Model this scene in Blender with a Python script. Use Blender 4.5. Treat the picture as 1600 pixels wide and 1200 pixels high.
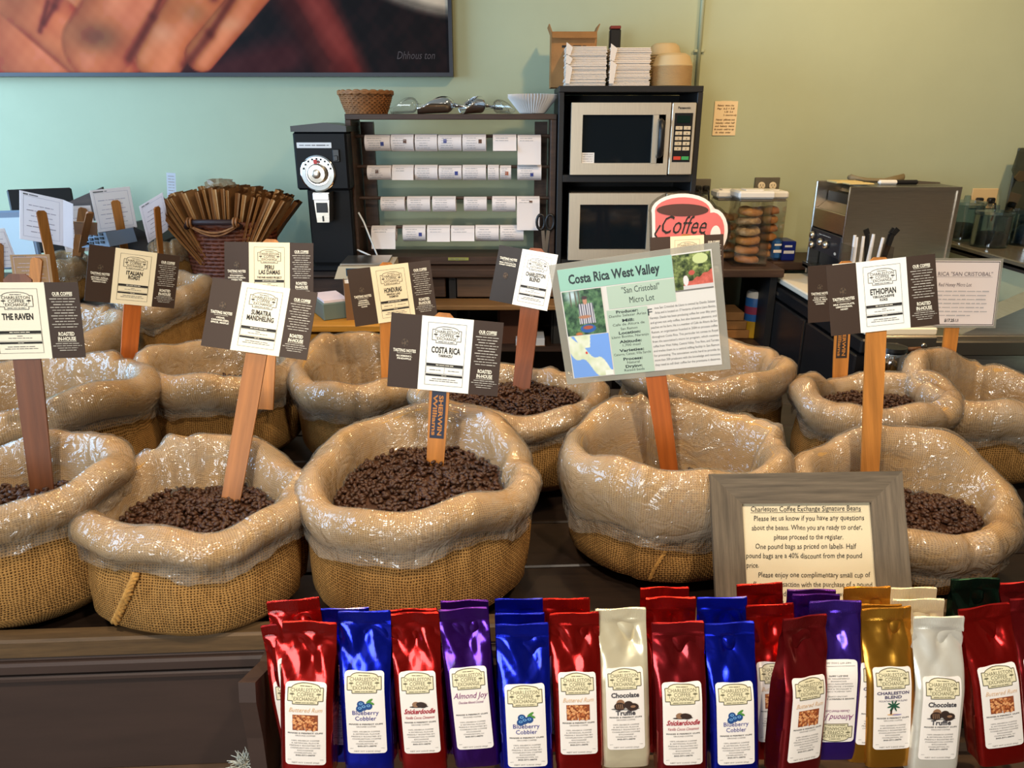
import bpy, math, random
import numpy as np
from mathutils import Vector, Matrix, Euler, noise

scene = bpy.context.scene
for o in list(bpy.data.objects):
    bpy.data.objects.remove(o)
COL = scene.collection
PI = math.pi

# ------------------------------------------------------------------ camera, world, lights, exposure
FPX = 1155.0
PITCH = math.radians(19.5)
EYE = 1.55
CP, SP = math.cos(PITCH), math.sin(PITCH)
cam = bpy.data.cameras.new('camera')
cam.sensor_width = 36.0
cam.lens = FPX / 1600 * 36.0
cam.clip_start = 0.02
cam_o = bpy.data.objects.new('camera', cam)
COL.objects.link(cam_o)
cam_o.location = (0, 0, EYE)
cam_o.rotation_euler = (PI / 2 - PITCH, 0, 0)
scene.camera = cam_o

world = bpy.data.worlds.new('world')
scene.world = world
world.use_nodes = True
world.node_tree.nodes['Background'].inputs[0].default_value = (0.62, 0.78, 1.0, 1)
world.node_tree.nodes['Background'].inputs[1].default_value = 0.6

vs = scene.view_settings
scene.display_settings.display_device = 'sRGB'
vs.view_transform = 'Standard'
vs.look = 'None'
vs.gamma = 1.0
vs.use_curve_mapping = False
vs.exposure = 0.0


def area(name, loc, target, sx, sy, watts, col, spread=180):
    l = bpy.data.lights.new(name, 'AREA')
    l.shape = 'RECTANGLE'
    l.size, l.size_y, l.energy, l.color = sx, sy, watts, col
    l.spread = math.radians(spread)
    o = bpy.data.objects.new(name, l)
    COL.objects.link(o)
    o.location = loc
    o.rotation_euler = (Vector(target) - Vector(loc)).to_track_quat('-Z', 'Y').to_euler()
    return o


def spot(name, loc, target, watts, col, angle=80, blend=0.7, r=0.06):
    l = bpy.data.lights.new(name, 'SPOT')
    l.energy, l.color, l.spot_size, l.spot_blend, l.shadow_soft_size = watts, col, math.radians(angle), blend, r
    o = bpy.data.objects.new(name, l)
    COL.objects.link(o)
    o.location = loc
    o.rotation_euler = (Vector(target) - Vector(loc)).to_track_quat('-Z', 'Y').to_euler()
    return o


COOL = (0.43, 0.69, 1.0)
WARM = (1.0, 0.66, 0.32)
NEUTRAL = (1.0, 0.87, 0.70)
# daylight through the shop windows (left wall and street side behind the camera)
area('window_light_left', (-3.3, 1.9, 1.75), (0, 2.4, 1.2), 2.6, 1.7, 150, COOL)
area('window_light_street', (-1.6, -2.75, 1.6), (0, 1.2, 1.0), 2.4, 1.4, 130, (0.86, 0.95, 1.0))
# warm track lights on the ceiling, then two added front fills
spot('track_light_bar', (1.9, 1.9, 2.85), (2.1, 3.4, 1.2), 100, WARM, 110)
spot('track_light_mid', (0.75, 2.0, 2.85), (0.7, 3.3, 1.2), 62, WARM, 110)
spot('track_light_beans_left', (-0.75, 1.75, 2.85), (-0.6, 1.3, 0.9), 55, WARM, 95)
spot('track_light_beans_mid', (0.15, 1.85, 2.85), (0.1, 1.4, 0.9), 55, WARM, 95)
spot('track_light_beans_right', (1.0, 1.75, 2.85), (0.9, 1.4, 0.9), 55, WARM, 95)
spot('front_fill_left', (-0.5, -0.15, 2.85), (-0.4, 1.25, 1.0), 125, NEUTRAL, 75)  # unseen spot added above the camera to brighten cards and bag labels
spot('front_fill_right', (0.7, -0.15, 2.85), (0.5, 1.2, 0.95), 125, NEUTRAL, 75)  # second added fill, for the cards and bags at the right

# ------------------------------------------------------------------ picture geometry -> world points
def P(x, y, Y):
    """world point at distance Y on the line of sight through photo position x, y"""
    u = (600 - y) / FPX
    d = Y / (CP + u * SP)
    return Vector(((x - 800) / FPX * d, Y, EYE + d * (u * CP - SP)))


def PZ(x, y, z):
    """world point at height z"""
    u = (600 - y) / FPX
    k = (u * CP - SP) / (CP + u * SP)
    return P(x, y, (z - EYE) / k)


# ------------------------------------------------------------------ materials
MATS = {}


def mat(name, col, rough=0.6, metal=0.0, spec=0.5, trans=0.0, alpha=1.0, coat=0.0, emit=None, bump=None, ior=1.45, vary=None):
    if name in MATS:
        return MATS[name]
    m = bpy.data.materials.new(name)
    m.use_nodes = True
    nt = m.node_tree
    b = nt.nodes['Principled BSDF']
    b.inputs['Base Color'].default_value = (*col, 1)
    b.inputs['Roughness'].default_value = rough
    b.inputs['Metallic'].default_value = metal
    b.inputs['Specular IOR Level'].default_value = spec
    b.inputs['Transmission Weight'].default_value = trans
    b.inputs['Alpha'].default_value = alpha
    b.inputs['Coat Weight'].default_value = coat
    b.inputs['IOR'].default_value = ior
    if emit:
        b.inputs['Emission Color'].default_value = (*emit[:3], 1)
        b.inputs['Emission Strength'].default_value = emit[3]
    if vary:      # (scale, amount, stretch)
        sc, am, st = vary
        tc = nt.nodes.new('ShaderNodeTexCoord')
        mp = nt.nodes.new('ShaderNodeMapping')
        mp.inputs['Scale'].default_value = st
        nz = nt.nodes.new('ShaderNodeTexNoise')
        nz.inputs['Scale'].default_value = sc
        nz.inputs['Detail'].default_value = 6
        nz.inputs['Roughness'].default_value = 0.65
        rp = nt.nodes.new('ShaderNodeValToRGB')
        rp.color_ramp.elements[0].position = 0.3
        rp.color_ramp.elements[1].position = 0.7
        rp.color_ramp.elements[0].color = (*[max(0, c * (1 - am)) for c in col], 1)
        rp.color_ramp.elements[1].color = (*[min(1, c * (1 + am)) for c in col], 1)
        nt.links.new(tc.outputs['Object'], mp.inputs[0])
        nt.links.new(mp.outputs[0], nz.inputs['Vector'])
        nt.links.new(nz.outputs['Fac'], rp.inputs[0])
        nt.links.new(rp.outputs[0], b.inputs['Base Color'])
        if bump is None:
            bump = (0, am * 0.3)
        if bump[0] == 0:
            bp = nt.nodes.new('ShaderNodeBump')
            bp.inputs['Strength'].default_value = bump[1]
            bp.inputs['Distance'].default_value = 0.002
            nt.links.new(nz.outputs['Fac'], bp.inputs['Height'])
            nt.links.new(bp.outputs[0], b.inputs['Normal'])
            bump = None
    if bump:      # (scale, strength)
        tc = nt.nodes.new('ShaderNodeTexCoord')
        nz = nt.nodes.new('ShaderNodeTexNoise')
        nz.inputs['Scale'].default_value = bump[0]
        nz.inputs['Detail'].default_value = 5
        bp = nt.nodes.new('ShaderNodeBump')
        bp.inputs['Strength'].default_value = bump[1]
        bp.inputs['Distance'].default_value = 0.004
        nt.links.new(tc.outputs['Object'], nz.inputs['Vector'])
        nt.links.new(nz.outputs['Fac'], bp.inputs['Height'])
        nt.links.new(bp.outputs[0], b.inputs['Normal'])
    MATS[name] = m
    return m


def S(r, g, b):
    """sRGB 0..255 -> linear"""
    return tuple((c / 255 / 12.92) if c < 10 else ((c / 255 + 0.055) / 1.055) ** 2.4 for c in (r, g, b))


# ------------------------------------------------------------------ mesh helpers
class MB:
    """collects shapes and links them as ONE mesh object"""
    def __init__(s):
        s.v, s.f, s.m, s.uv = [], [], [], {}

    def add(s, verts, faces, mi=0, mx=None):
        n = len(s.v)
        if mx is not None:
            verts = [mx @ Vector(v) for v in verts]
        s.v.extend([tuple(v) for v in verts])
        s.f.extend([tuple(i + n for i in f) for f in faces])
        s.m.extend([mi] * len(faces))
        return s

    def box(s, c, d, mi=0, mx=None, bev=0.0):
        x, y, z = c
        a, b, e = d[0] / 2, d[1] / 2, d[2] / 2
        if bev <= 0:
            vs_ = [(x + i * a, y + j * b, z + k * e) for i in (-1, 1) for j in (-1, 1) for k in (-1, 1)]
            fs = [(0, 1, 3, 2), (4, 6, 7, 5), (0, 4, 5, 1), (2, 3, 7, 6), (0, 2, 6, 4), (1, 5, 7, 3)]
            return s.add(vs_, fs, mi, mx)
        bev = min(bev, a * .95, b * .95, e * .95)
        vs_ = []
        idx = {}
        for i in (-1, 1):
            for j in (-1, 1):
                for k in (-1, 1):
                    for ax in range(3):
                        p = [x + i * (a - bev), y + j * (b - bev), z + k * (e - bev)]
                        p[ax] = (x + i * a, y + j * b, z + k * e)[ax]
                        idx[i, j, k, ax] = len(vs_)
                        vs_.append(tuple(p))
        fs = []
        for sg in (-1, 1):
            q = [(sg, -1, -1), (sg, 1, -1), (sg, 1, 1), (sg, -1, 1)]
            fs.append(tuple(idx[(*t, 0)] for t in (q if sg > 0 else q[::-1])))
            q = [(-1, sg, -1), (-1, sg, 1), (1, sg, 1), (1, sg, -1)]
            fs.append(tuple(idx[(*t, 1)] for t in (q if sg > 0 else q[::-1])))
            q = [(-1, -1, sg), (1, -1, sg), (1, 1, sg), (-1, 1, sg)]
            fs.append(tuple(idx[(*t, 2)] for t in (q if sg > 0 else q[::-1])))
        for i in (-1, 1):
            for j in (-1, 1):
                f = (idx[i, j, -1, 0], idx[i, j, -1, 1], idx[i, j, 1, 1], idx[i, j, 1, 0])
                fs.append(f if i * j > 0 else f[::-1])
                f = (idx[i, -1, j, 0], idx[i, 1, j, 0], idx[i, 1, j, 2], idx[i, -1, j, 2])
                fs.append(f if i * j > 0 else f[::-1])
                f = (idx[-1, i, j, 1], idx[-1, i, j, 2], idx[1, i, j, 2], idx[1, i, j, 1])
                fs.append(f if i * j > 0 else f[::-1])
                for k in (-1, 1):
                    f = (idx[i, j, k, 0], idx[i, j, k, 1], idx[i, j, k, 2])
                    fs.append(f if i * j * k > 0 else f[::-1])
        return s.add(vs_, fs, mi, mx)

    def bar(s, p, q, w, t, xdir=None, mi=0):
        """rectangular bar from p to q, w wide along xdir, t thick"""
        p, q = Vector(p), Vector(q)
        z = (q - p).normalized()
        x = Vector(xdir) if xdir is not None else (Vector((0, 0, 1)) if abs(z.z) < .9 else Vector((1, 0, 0)))
        x = (x - z * x.dot(z)).normalized()
        y = z.cross(x)
        vs_ = [c + x * i * w / 2 + y * j * t / 2 for c in (p, q) for i, j in ((-1, -1), (1, -1), (1, 1), (-1, 1))]
        return s.add(vs_, [(3, 2, 1, 0), (4, 5, 6, 7), (0, 1, 5, 4), (1, 2, 6, 5), (2, 3, 7, 6), (3, 0, 4, 7)], mi)

    def tube(s, pts, r, n=8, mi=0, closed=False, caps=True, up=None):
        pts = [Vector(p) for p in pts]
        rr = r if hasattr(r, '__len__') else [r] * len(pts)
        base = len(s.v)
        N = len(pts)
        px = None
        for i, p in enumerate(pts):
            if closed:
                t = (pts[(i + 1) % N] - pts[i - 1]).normalized()
            else:
                t = (pts[min(i + 1, N - 1)] - pts[max(i - 1, 0)]).normalized()
            if px is None:
                a = Vector((0, 0, 1)) if abs(t.z) < .9 else Vector((1, 0, 0))
                px = (a - t * a.dot(t)).normalized()
            else:
                px = (px - t * px.dot(t)).normalized()
            py = t.cross(px)
            for k in range(n):
                a = 2 * PI * k / n
                s.v.append(tuple(p + (px * math.cos(a) + py * math.sin(a)) * rr[i]))
        M = N if closed else N - 1
        for i in range(M):
            for k in range(n):
                a, b = base + i * n + k, base + i * n + (k + 1) % n
                c, d = base + ((i + 1) % N) * n + (k + 1) % n, base + ((i + 1) % N) * n + k
                s.f.append((a, b, c, d))
                s.m.append(mi)
        if caps and not closed:
            s.f.append(tuple(base + k for k in range(n))[::-1])
            s.f.append(tuple(base + (N - 1) * n + k for k in range(n)))
            s.m.extend([mi, mi])
        return s

    def lathe(s, prof, n=24, c=(0, 0, 0), mi=0, mx=None, caps=True, sx=1, sy=1):
        """prof: list of (r, z)"""
        vs_, fs = [], []
        for r, z in prof:
            for k in range(n):
                a = 2 * PI * k / n
                vs_.append((c[0] + r * sx * math.cos(a), c[1] + r * sy * math.sin(a), c[2] + z))
        for i in range(len(prof) - 1):
            for k in range(n):
                fs.append((i * n + k, i * n + (k + 1) % n, (i + 1) * n + (k + 1) % n, (i + 1) * n + k))
        if caps:
            if prof[0][0] > 1e-6:
                fs.append(tuple(range(n))[::-1])
            if prof[-1][0] > 1e-6:
                fs.append(tuple((len(prof) - 1) * n + k for k in range(n)))
        return s.add(vs_, fs, mi, mx)

    def prism(s, poly, y0, y1, mi=0, mx=None):
        """poly: (x, z) outline counter-clockwise seen from -y; extruded from y0 (front) to y1"""
        n = len(poly)
        vs_ = [(x, y0, z) for x, z in poly] + [(x, y1, z) for x, z in poly]
        fs = [tuple(range(n)), tuple(range(n, 2 * n))[::-1]]
        fs += [(i, i + n, (i + 1) % n + n, (i + 1) % n) for i in range(n)]
        return s.add(vs_, fs, mi, mx)

    def build(s, name, mats, parent=None, smooth=False, local=True):
        me = bpy.data.meshes.new(name)
        me.from_pydata(s.v, [], s.f)
        ml = mats if isinstance(mats, (list, tuple)) else [mats]
        for m_ in ml:
            me.materials.append(m_)
        if len(ml) > 1:
            me.polygons.foreach_set('material_index', s.m)
        if smooth:
            me.polygons.foreach_set('use_smooth', [True] * len(me.polygons))
            if smooth == 'auto':
                me.set_sharp_from_angle(angle=math.radians(38))
        me.update()
        o = bpy.data.objects.new(name, me)
        COL.objects.link(o)
        if parent is not None:
            o.parent = parent
            if not local:
                o.matrix_parent_inverse = world_mx(parent).inverted()
        return o


def world_mx(o):
    m = Matrix.LocRotScale(o.location, o.rotation_euler, o.scale)
    return world_mx(o.parent) @ o.matrix_parent_inverse @ m if o.parent else m


def thing(name, label, cat, loc=(0, 0, 0), rot=(0, 0, 0), group=None):
    o = bpy.data.objects.new(name, None)
    o.empty_display_size = 0.05
    COL.objects.link(o)
    o.location, o.rotation_euler = loc, rot
    return tag(o, label, cat, group)


def tag(o, label=None, cat=None, group=None, kind=None):
    if label: o['label'] = label
    if cat: o['category'] = cat
    if group: o['group'] = group
    if kind: o['kind'] = kind
    return o


KIDS = {}


def copy_tree(o, parent=None):
    c = o.copy()
    COL.objects.link(c)
    if parent is not None:
        c.parent = parent
    for ch in list(o.children):
        copy_tree(ch, c)
    return c


def obj(name, mb, m, parent=None, smooth=False):
    return mb.build(name, m, parent, smooth)


def rect_ring(mb, x0, x1, z0, z1, y, t, th, mi=0):
    """flat frame of four boxes, outer rectangle, t wide, th deep (front at y)"""
    for c, d in ((((x0 + x1) / 2, y + th / 2, z1 - t / 2), (x1 - x0, th, t)), (((x0 + x1) / 2, y + th / 2, z0 + t / 2), (x1 - x0, th, t)),
                 ((x0 + t / 2, y + th / 2, (z0 + z1) / 2), (t, th, z1 - z0 - 2 * t)), ((x1 - t / 2, y + th / 2, (z0 + z1) / 2), (t, th, z1 - z0 - 2 * t))):
        mb.box(c, d, mi)


# ------------------------------------------------------------------ flat print: lettering and small drawings
GLYPH = {}


def _text_mesh(body, off):
    cu = bpy.data.curves.new('letters', 'FONT')
    cu.body = body
    cu.size = 1.0
    cu.resolution_u = 2
    cu.offset = off
    cu.fill_mode = 'FRONT'
    o = bpy.data.objects.new('letters', cu)
    me = o.to_mesh()
    v = np.array([q.co[:2] for q in me.vertices]).reshape(-1, 2)
    f = [tuple(p.vertices) for p in me.polygons]
    o.to_mesh_clear()
    bpy.data.objects.remove(o)
    bpy.data.curves.remove(cu)
    return v, f


def glyph(ch, bold):
    k = (ch, bold)
    if k not in GLYPH:
        off = 0.030 if bold else 0.0
        if ch == ' ':
            GLYPH[k] = (np.zeros((0, 2)), [], 0.27)
        else:
            v, f = _text_mesh(ch, off)
            hh, _ = _text_mesh('HH', off)
            hc, _ = _text_mesh('H' + ch + 'H', off)
            GLYPH[k] = (v, f, float(np.ptp(hc[:, 0]) - np.ptp(hh[:, 0])))
    return GLYPH[k]


class Ink:
    """2-D print on a card: x to the right, y up, metres; several inks = several material slots"""
    def __init__(s):
        s.v, s.f, s.m, s.l = [], [], [], []
        s.n = 0

    def poly(s, pts, mi=0, layer=1):
        s.v.append(np.array(pts, float))
        s.l += [layer] * len(pts)
        s.f.append(tuple(range(s.n, s.n + len(pts))))
        s.m.append(mi)
        s.n += len(pts)

    def rect(s, x, y, w, h, mi=0, layer=1):
        s.poly([(x - w / 2, y - h / 2), (x + w / 2, y - h / 2), (x + w / 2, y + h / 2), (x - w / 2, y + h / 2)], mi, layer)

    def fill(s, x, y, w, h, mi=0, layer=1, nx=8, ny=6):
        for i in range(nx):
            for j in range(ny):
                s.rect(x + ((i + .5) / nx - .5) * w, y + ((j + .5) / ny - .5) * h, w / nx, h / ny, mi, layer)

    def frame(s, x, y, w, h, t, mi=0, layer=1):
        s.rect(x, y + h / 2, w + t, t, mi, layer)
        s.rect(x, y - h / 2, w + t, t, mi, layer)
        s.rect(x - w / 2, y, t, h, mi, layer)
        s.rect(x + w / 2, y, t, h, mi, layer)

    def ell(s, x, y, a, b, mi=0, layer=1, n=12, rot=0.0):
        c, q = math.cos(rot), math.sin(rot)
        p = [(a * math.cos(2 * PI * k / n), b * math.sin(2 * PI * k / n)) for k in range(n)]
        s.poly([(x + u * c - w * q, y + u * q + w * c) for u, w in p], mi, layer)

    def line(s, pts, t, mi=0, layer=1, closed=False, seg=.008):
        pts = list(pts)
        if closed:
            pts.append(pts[0])
        for (x0, y0), (x1, y1) in zip(pts, pts[1:]):
            L = math.hypot(x1 - x0, y1 - y0) or 1e-9
            nx, ny = -(y1 - y0) / L * t / 2, (x1 - x0) / L * t / 2
            n = max(1, int(L / seg))
            for k in range(n):
                a, b = k / n, (k + 1) / n
                ax, ay, bx, by = x0 + (x1 - x0) * a, y0 + (y1 - y0) * a, x0 + (x1 - x0) * b, y0 + (y1 - y0) * b
                s.poly([(ax + nx, ay + ny), (ax - nx, ay - ny), (bx - nx, by - ny), (bx + nx, by + ny)], mi, layer)

    def text(s, body, x, y, size, align='c', bold=False, sx=1.0, shear=0.0, mi=0, layer=2, width=None, track=0.0, wob=0.0, seed=0):
        rng = random.Random(seed * 977 + len(body))
        cur = 0.0
        gl = []
        for ch in body:
            v, f, a = glyph(ch, bold)
            gl.append((v, f, cur, rng.uniform(-1, 1) * wob))
            cur += a + track
        tot = cur * size
        if width:
            sx = width / max(tot, 1e-6)
        tot *= sx
        ox = x - (tot / 2 if align == 'c' else 0 if align == 'l' else tot)
        for v, f, cx, dy in gl:
            if not f:
                continue
            q = np.empty_like(v)
            q[:, 0] = ox + (v[:, 0] + cx) * size * sx + v[:, 1] * size * shear
            q[:, 1] = y + (v[:, 1] + dy) * size
            s.v.append(q)
            s.l += [layer] * len(v)
            for fc in f:
                s.f.append(tuple(i + s.n for i in fc))
                s.m.append(mi)
            s.n += len(v)
        return tot

    def words(s, x, y, w, h, mi=0, layer=2, seed=0, align='c', slant=0.0):
        """a line of print too small to read: one dash for each word"""
        rng = random.Random(seed)
        cx = x - (w / 2 if align == 'c' else 0)
        end = cx + w
        while cx < end - w * 0.02:
            L = min(rng.uniform(2.2, 6.5) * h, end - cx)
            hh = h * rng.uniform(.5, .8)
            s.rect(cx + L / 2, y, L, hh, mi, layer)
            cx += L + h * .65

    def build(s, name, mats, parent, off=0.0004, fn=None, step=0.00022):
        """fn maps (x, y, height above the card) -> local xyz; default is a card in the xz plane facing -y"""
        if not s.n:
            return None
        v = np.concatenate(s.v)
        L = np.array(s.l) * step + off
        if fn is None:
            co = np.stack([v[:, 0], -L, v[:, 1]], 1)
        else:
            co = fn(v[:, 0], v[:, 1], L)
        me = bpy.data.meshes.new(name)
        me.from_pydata(co.tolist(), [], s.f)
        for m_ in mats:
            me.materials.append(m_)
        me.polygons.foreach_set('material_index', s.m)
        me.update()
        o = bpy.data.objects.new(name, me)
        COL.objects.link(o)
        o.parent = parent
        return o


def vcol_mat(name, rough=0.6):
    if name in MATS:
        return MATS[name]
    m = mat(name, (1, 1, 1), rough)
    a = m.node_tree.nodes.new('ShaderNodeVertexColor')
    a.layer_name = 'ink'
    m.node_tree.links.new(a.outputs['Color'], m.node_tree.nodes['Principled BSDF'].inputs['Base Color'])
    return m


def picture(name, w, h, nx, ny, fn, parent, loc=(0, 0, 0), m=None):
    """a flat printed or painted picture: fn(u, v) -> sRGB 0..255, u right, v down, both 0..1"""
    u = np.linspace(0, 1, nx)
    v = np.linspace(0, 1, ny)
    U, V = np.meshgrid(u, v)
    rgb = np.clip(fn(U, V), 0, 255) / 255.0
    lin = np.where(rgb < 0.04045, rgb / 12.92, ((rgb + 0.055) / 1.055) ** 2.4)
    co = np.stack([(U - .5) * w, np.zeros_like(U), (.5 - V) * h], -1).reshape(-1, 3)
    i = np.arange(nx * ny).reshape(ny, nx)
    q = np.stack([i[1:, :-1], i[1:, 1:], i[:-1, 1:], i[:-1, :-1]], -1).reshape(-1, 4)
    me = bpy.data.meshes.new(name)
    me.vertices.add(len(co))
    me.vertices.foreach_set('co', co.ravel())
    me.loops.add(q.size)
    me.loops.foreach_set('vertex_index', q.ravel())
    me.polygons.add(len(q))
    me.polygons.foreach_set('loop_start', np.arange(0, q.size, 4))
    me.update(calc_edges=True)
    a = me.color_attributes.new('ink', 'FLOAT_COLOR', 'POINT')
    a.data.foreach_set('color', np.concatenate([lin, np.ones((*lin.shape[:2], 1))], -1).ravel())
    me.materials.append(m or vcol_mat('printed_picture', 0.5))
    o = bpy.data.objects.new(name, me)
    COL.objects.link(o)
    o.parent = parent
    o.location = loc
    return o

# ------------------------------------------------------------------ common materials
M_wall = mat('sage_green_paint', (0.44, 0.49, 0.33), 0.75, vary=(1.3, 0.05, (1, 1, 1)), bump=(60, 0.05))
M_ceil = mat('ceiling_paint', (0.6, 0.58, 0.52), 0.9)
M_floor = mat('brown_floor', (0.10, 0.065, 0.04), 0.5, vary=(6, .3, (1, .1, 1)))
M_darkwood = mat('dark_stained_wood', S(66, 46, 34), 0.5, vary=(9, .4, (1, 1, 8)))
M_darkwood_h = mat('dark_stained_wood_long', S(66, 46, 34), 0.5, vary=(9, .4, (.6, 8, 8)))
M_trough = mat('dark_brown_painted_board', S(60, 44, 37), 0.55, vary=(5, .18, (.5, 4, 4)))
M_trough_top = mat('worn_brown_board_edge', S(88, 66, 40), 0.6, vary=(22, .35, (.4, 4, 4)))
M_midbrown = mat('brown_board', S(92, 70, 52), 0.55, vary=(7, .3, (.5, 6, 6)))
M_black = mat('black_plastic', (0.012, 0.012, 0.013), 0.35)
M_blackmatte = mat('black_laminate', (0.014, 0.013, 0.013), 0.5, bump=(200, 0.1))
M_steel = mat('brushed_steel', (0.64, 0.575, 0.49), 0.28, metal=1.0, vary=(14, .10, (1, 1, 30)))
M_steel_x = mat('brushed_steel_cross', (0.64, 0.575, 0.49), 0.26, metal=1.0, vary=(14, .10, (30, 1, 1)))
M_chrome = mat('chrome', (0.8, 0.8, 0.8), 0.08, metal=1.0)
M_darksteel = mat('dark_steel', (0.16, 0.15, 0.13), 0.35, metal=0.8)
M_glassdark = mat('dark_glass', (0.006, 0.010, 0.014), 0.06, spec=0.6)
M_white = mat('white_plastic', (0.80, 0.79, 0.75), 0.35)
M_paper = mat('white_paper', (0.80, 0.78, 0.76), 0.8)
M_cream = mat('cream_card', S(243, 236, 216), 0.7)
M_brown = mat('dark_brown_card', S(56, 38, 26), .6)
M_ink = mat('black_ink', (0.018, 0.015, 0.013), 0.7)
M_inkgrey = mat('grey_ink', (0.16, 0.15, 0.14), 0.7)
M_inkpale = mat('pale_ink', (0.55, 0.51, 0.44), 0.7)
M_inklight = mat('faint_ink', (0.42, 0.40, 0.40), 0.7)
M_clear = None


def clear_mat(name, tint=(1, 1, 1), amt=0.045, rough=0.06):
    """thin clear plastic or glass: mostly see-through with a glossy skin that grows at the edges"""
    if name in MATS:
        return MATS[name]
    m = bpy.data.materials.new(name)
    m.use_nodes = True
    nt = m.node_tree
    nt.nodes.clear()
    out = nt.nodes.new('ShaderNodeOutputMaterial')
    tr = nt.nodes.new('ShaderNodeBsdfTransparent')
    tr.inputs[0].default_value = (*tint, 1)
    gl = nt.nodes.new('ShaderNodeBsdfGlossy')
    gl.inputs['Roughness'].default_value = rough
    lw = nt.nodes.new('ShaderNodeLayerWeight')
    lw.inputs[0].default_value = 0.25
    ma = nt.nodes.new('ShaderNodeMath')
    ma.operation = 'MULTIPLY_ADD'
    ma.inputs[1].default_value = 0.45
    ma.inputs[2].default_value = amt
    mx = nt.nodes.new('ShaderNodeMixShader')
    nt.links.new(lw.outputs['Fresnel'], ma.inputs[0])
    nt.links.new(ma.outputs[0], mx.inputs[0])
    nt.links.new(tr.outputs[0], mx.inputs[1])
    nt.links.new(gl.outputs[0], mx.inputs[2])
    nt.links.new(mx.outputs[0], out.inputs[0])
    MATS[name] = m
    return m


M_clear = clear_mat('clear_plastic')
M_clearblue = clear_mat('bluish_clear_plastic', (0.72, 0.84, 0.92), 0.14)

# ------------------------------------------------------------------ room shell
YW = 3.60


def struct(name, c, d, m, parent=None):
    o = MB().box(c, d).build(name, m, parent)
    return tag(o, kind='structure')


struct('floor', (0, .4, -.05), (7.2, 6.9, .1), M_floor)
struct('ceiling', (0, .4, 3.05), (7.2, 6.9, .1), M_ceil)
struct('wall_back', (0, YW + .05, 1.5), (7.2, .1, 3), M_wall)
M_shop = mat('warm_brown_shop_wall', (0.26, 0.17, 0.10), 0.8, vary=(2, .2, (1, 1, 1)))
struct('wall_left', (-3.55, .4, 1.5), (.1, 6.5, 3), M_shop)
struct('wall_right', (3.55, .4, 1.5), (.1, 6.5, 3), M_shop)
struct('wall_front', (0, -3.0, 1.5), (7.2, .1, 3), M_shop)
# half-height partition on the right with a ledge on top
struct('wall_partition', (1.99, 2.78, .51), (.10, 1.64, 1.02), M_wall)
led = thing('ledge', 'dark grey ledge on top of the half wall at the right', 'ledge', (2.25, 2.78, 1.02))
obj('ledge_board', MB().box((0, 0, .022), (.70, 1.63, .03), bev=.004), mat('ledge_laminate', S(96, 92, 80), .22, vary=(30, .15, (1, 1, 1))), led)
obj('edge_strip', MB().box((-.346, 0, .010), (.008, 1.63, .022)), M_blackmatte, led)

# ------------------------------------------------------------------ painting on the wall
def capsule(U, V, p, q, r):
    d = np.array([q[0] - p[0], q[1] - p[1]], float)
    L = np.hypot(*d)
    d /= L
    a = (U - p[0]) * d[0] + (V - p[1]) * d[1]
    n = (-(U - p[0]) * d[1] + (V - p[1]) * d[0])
    t = np.clip(a, 0, L)
    dist = np.hypot(U - (p[0] + d[0] * t), V - (p[1] + d[1] * t))
    return dist / r, n / r, a / L


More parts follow.
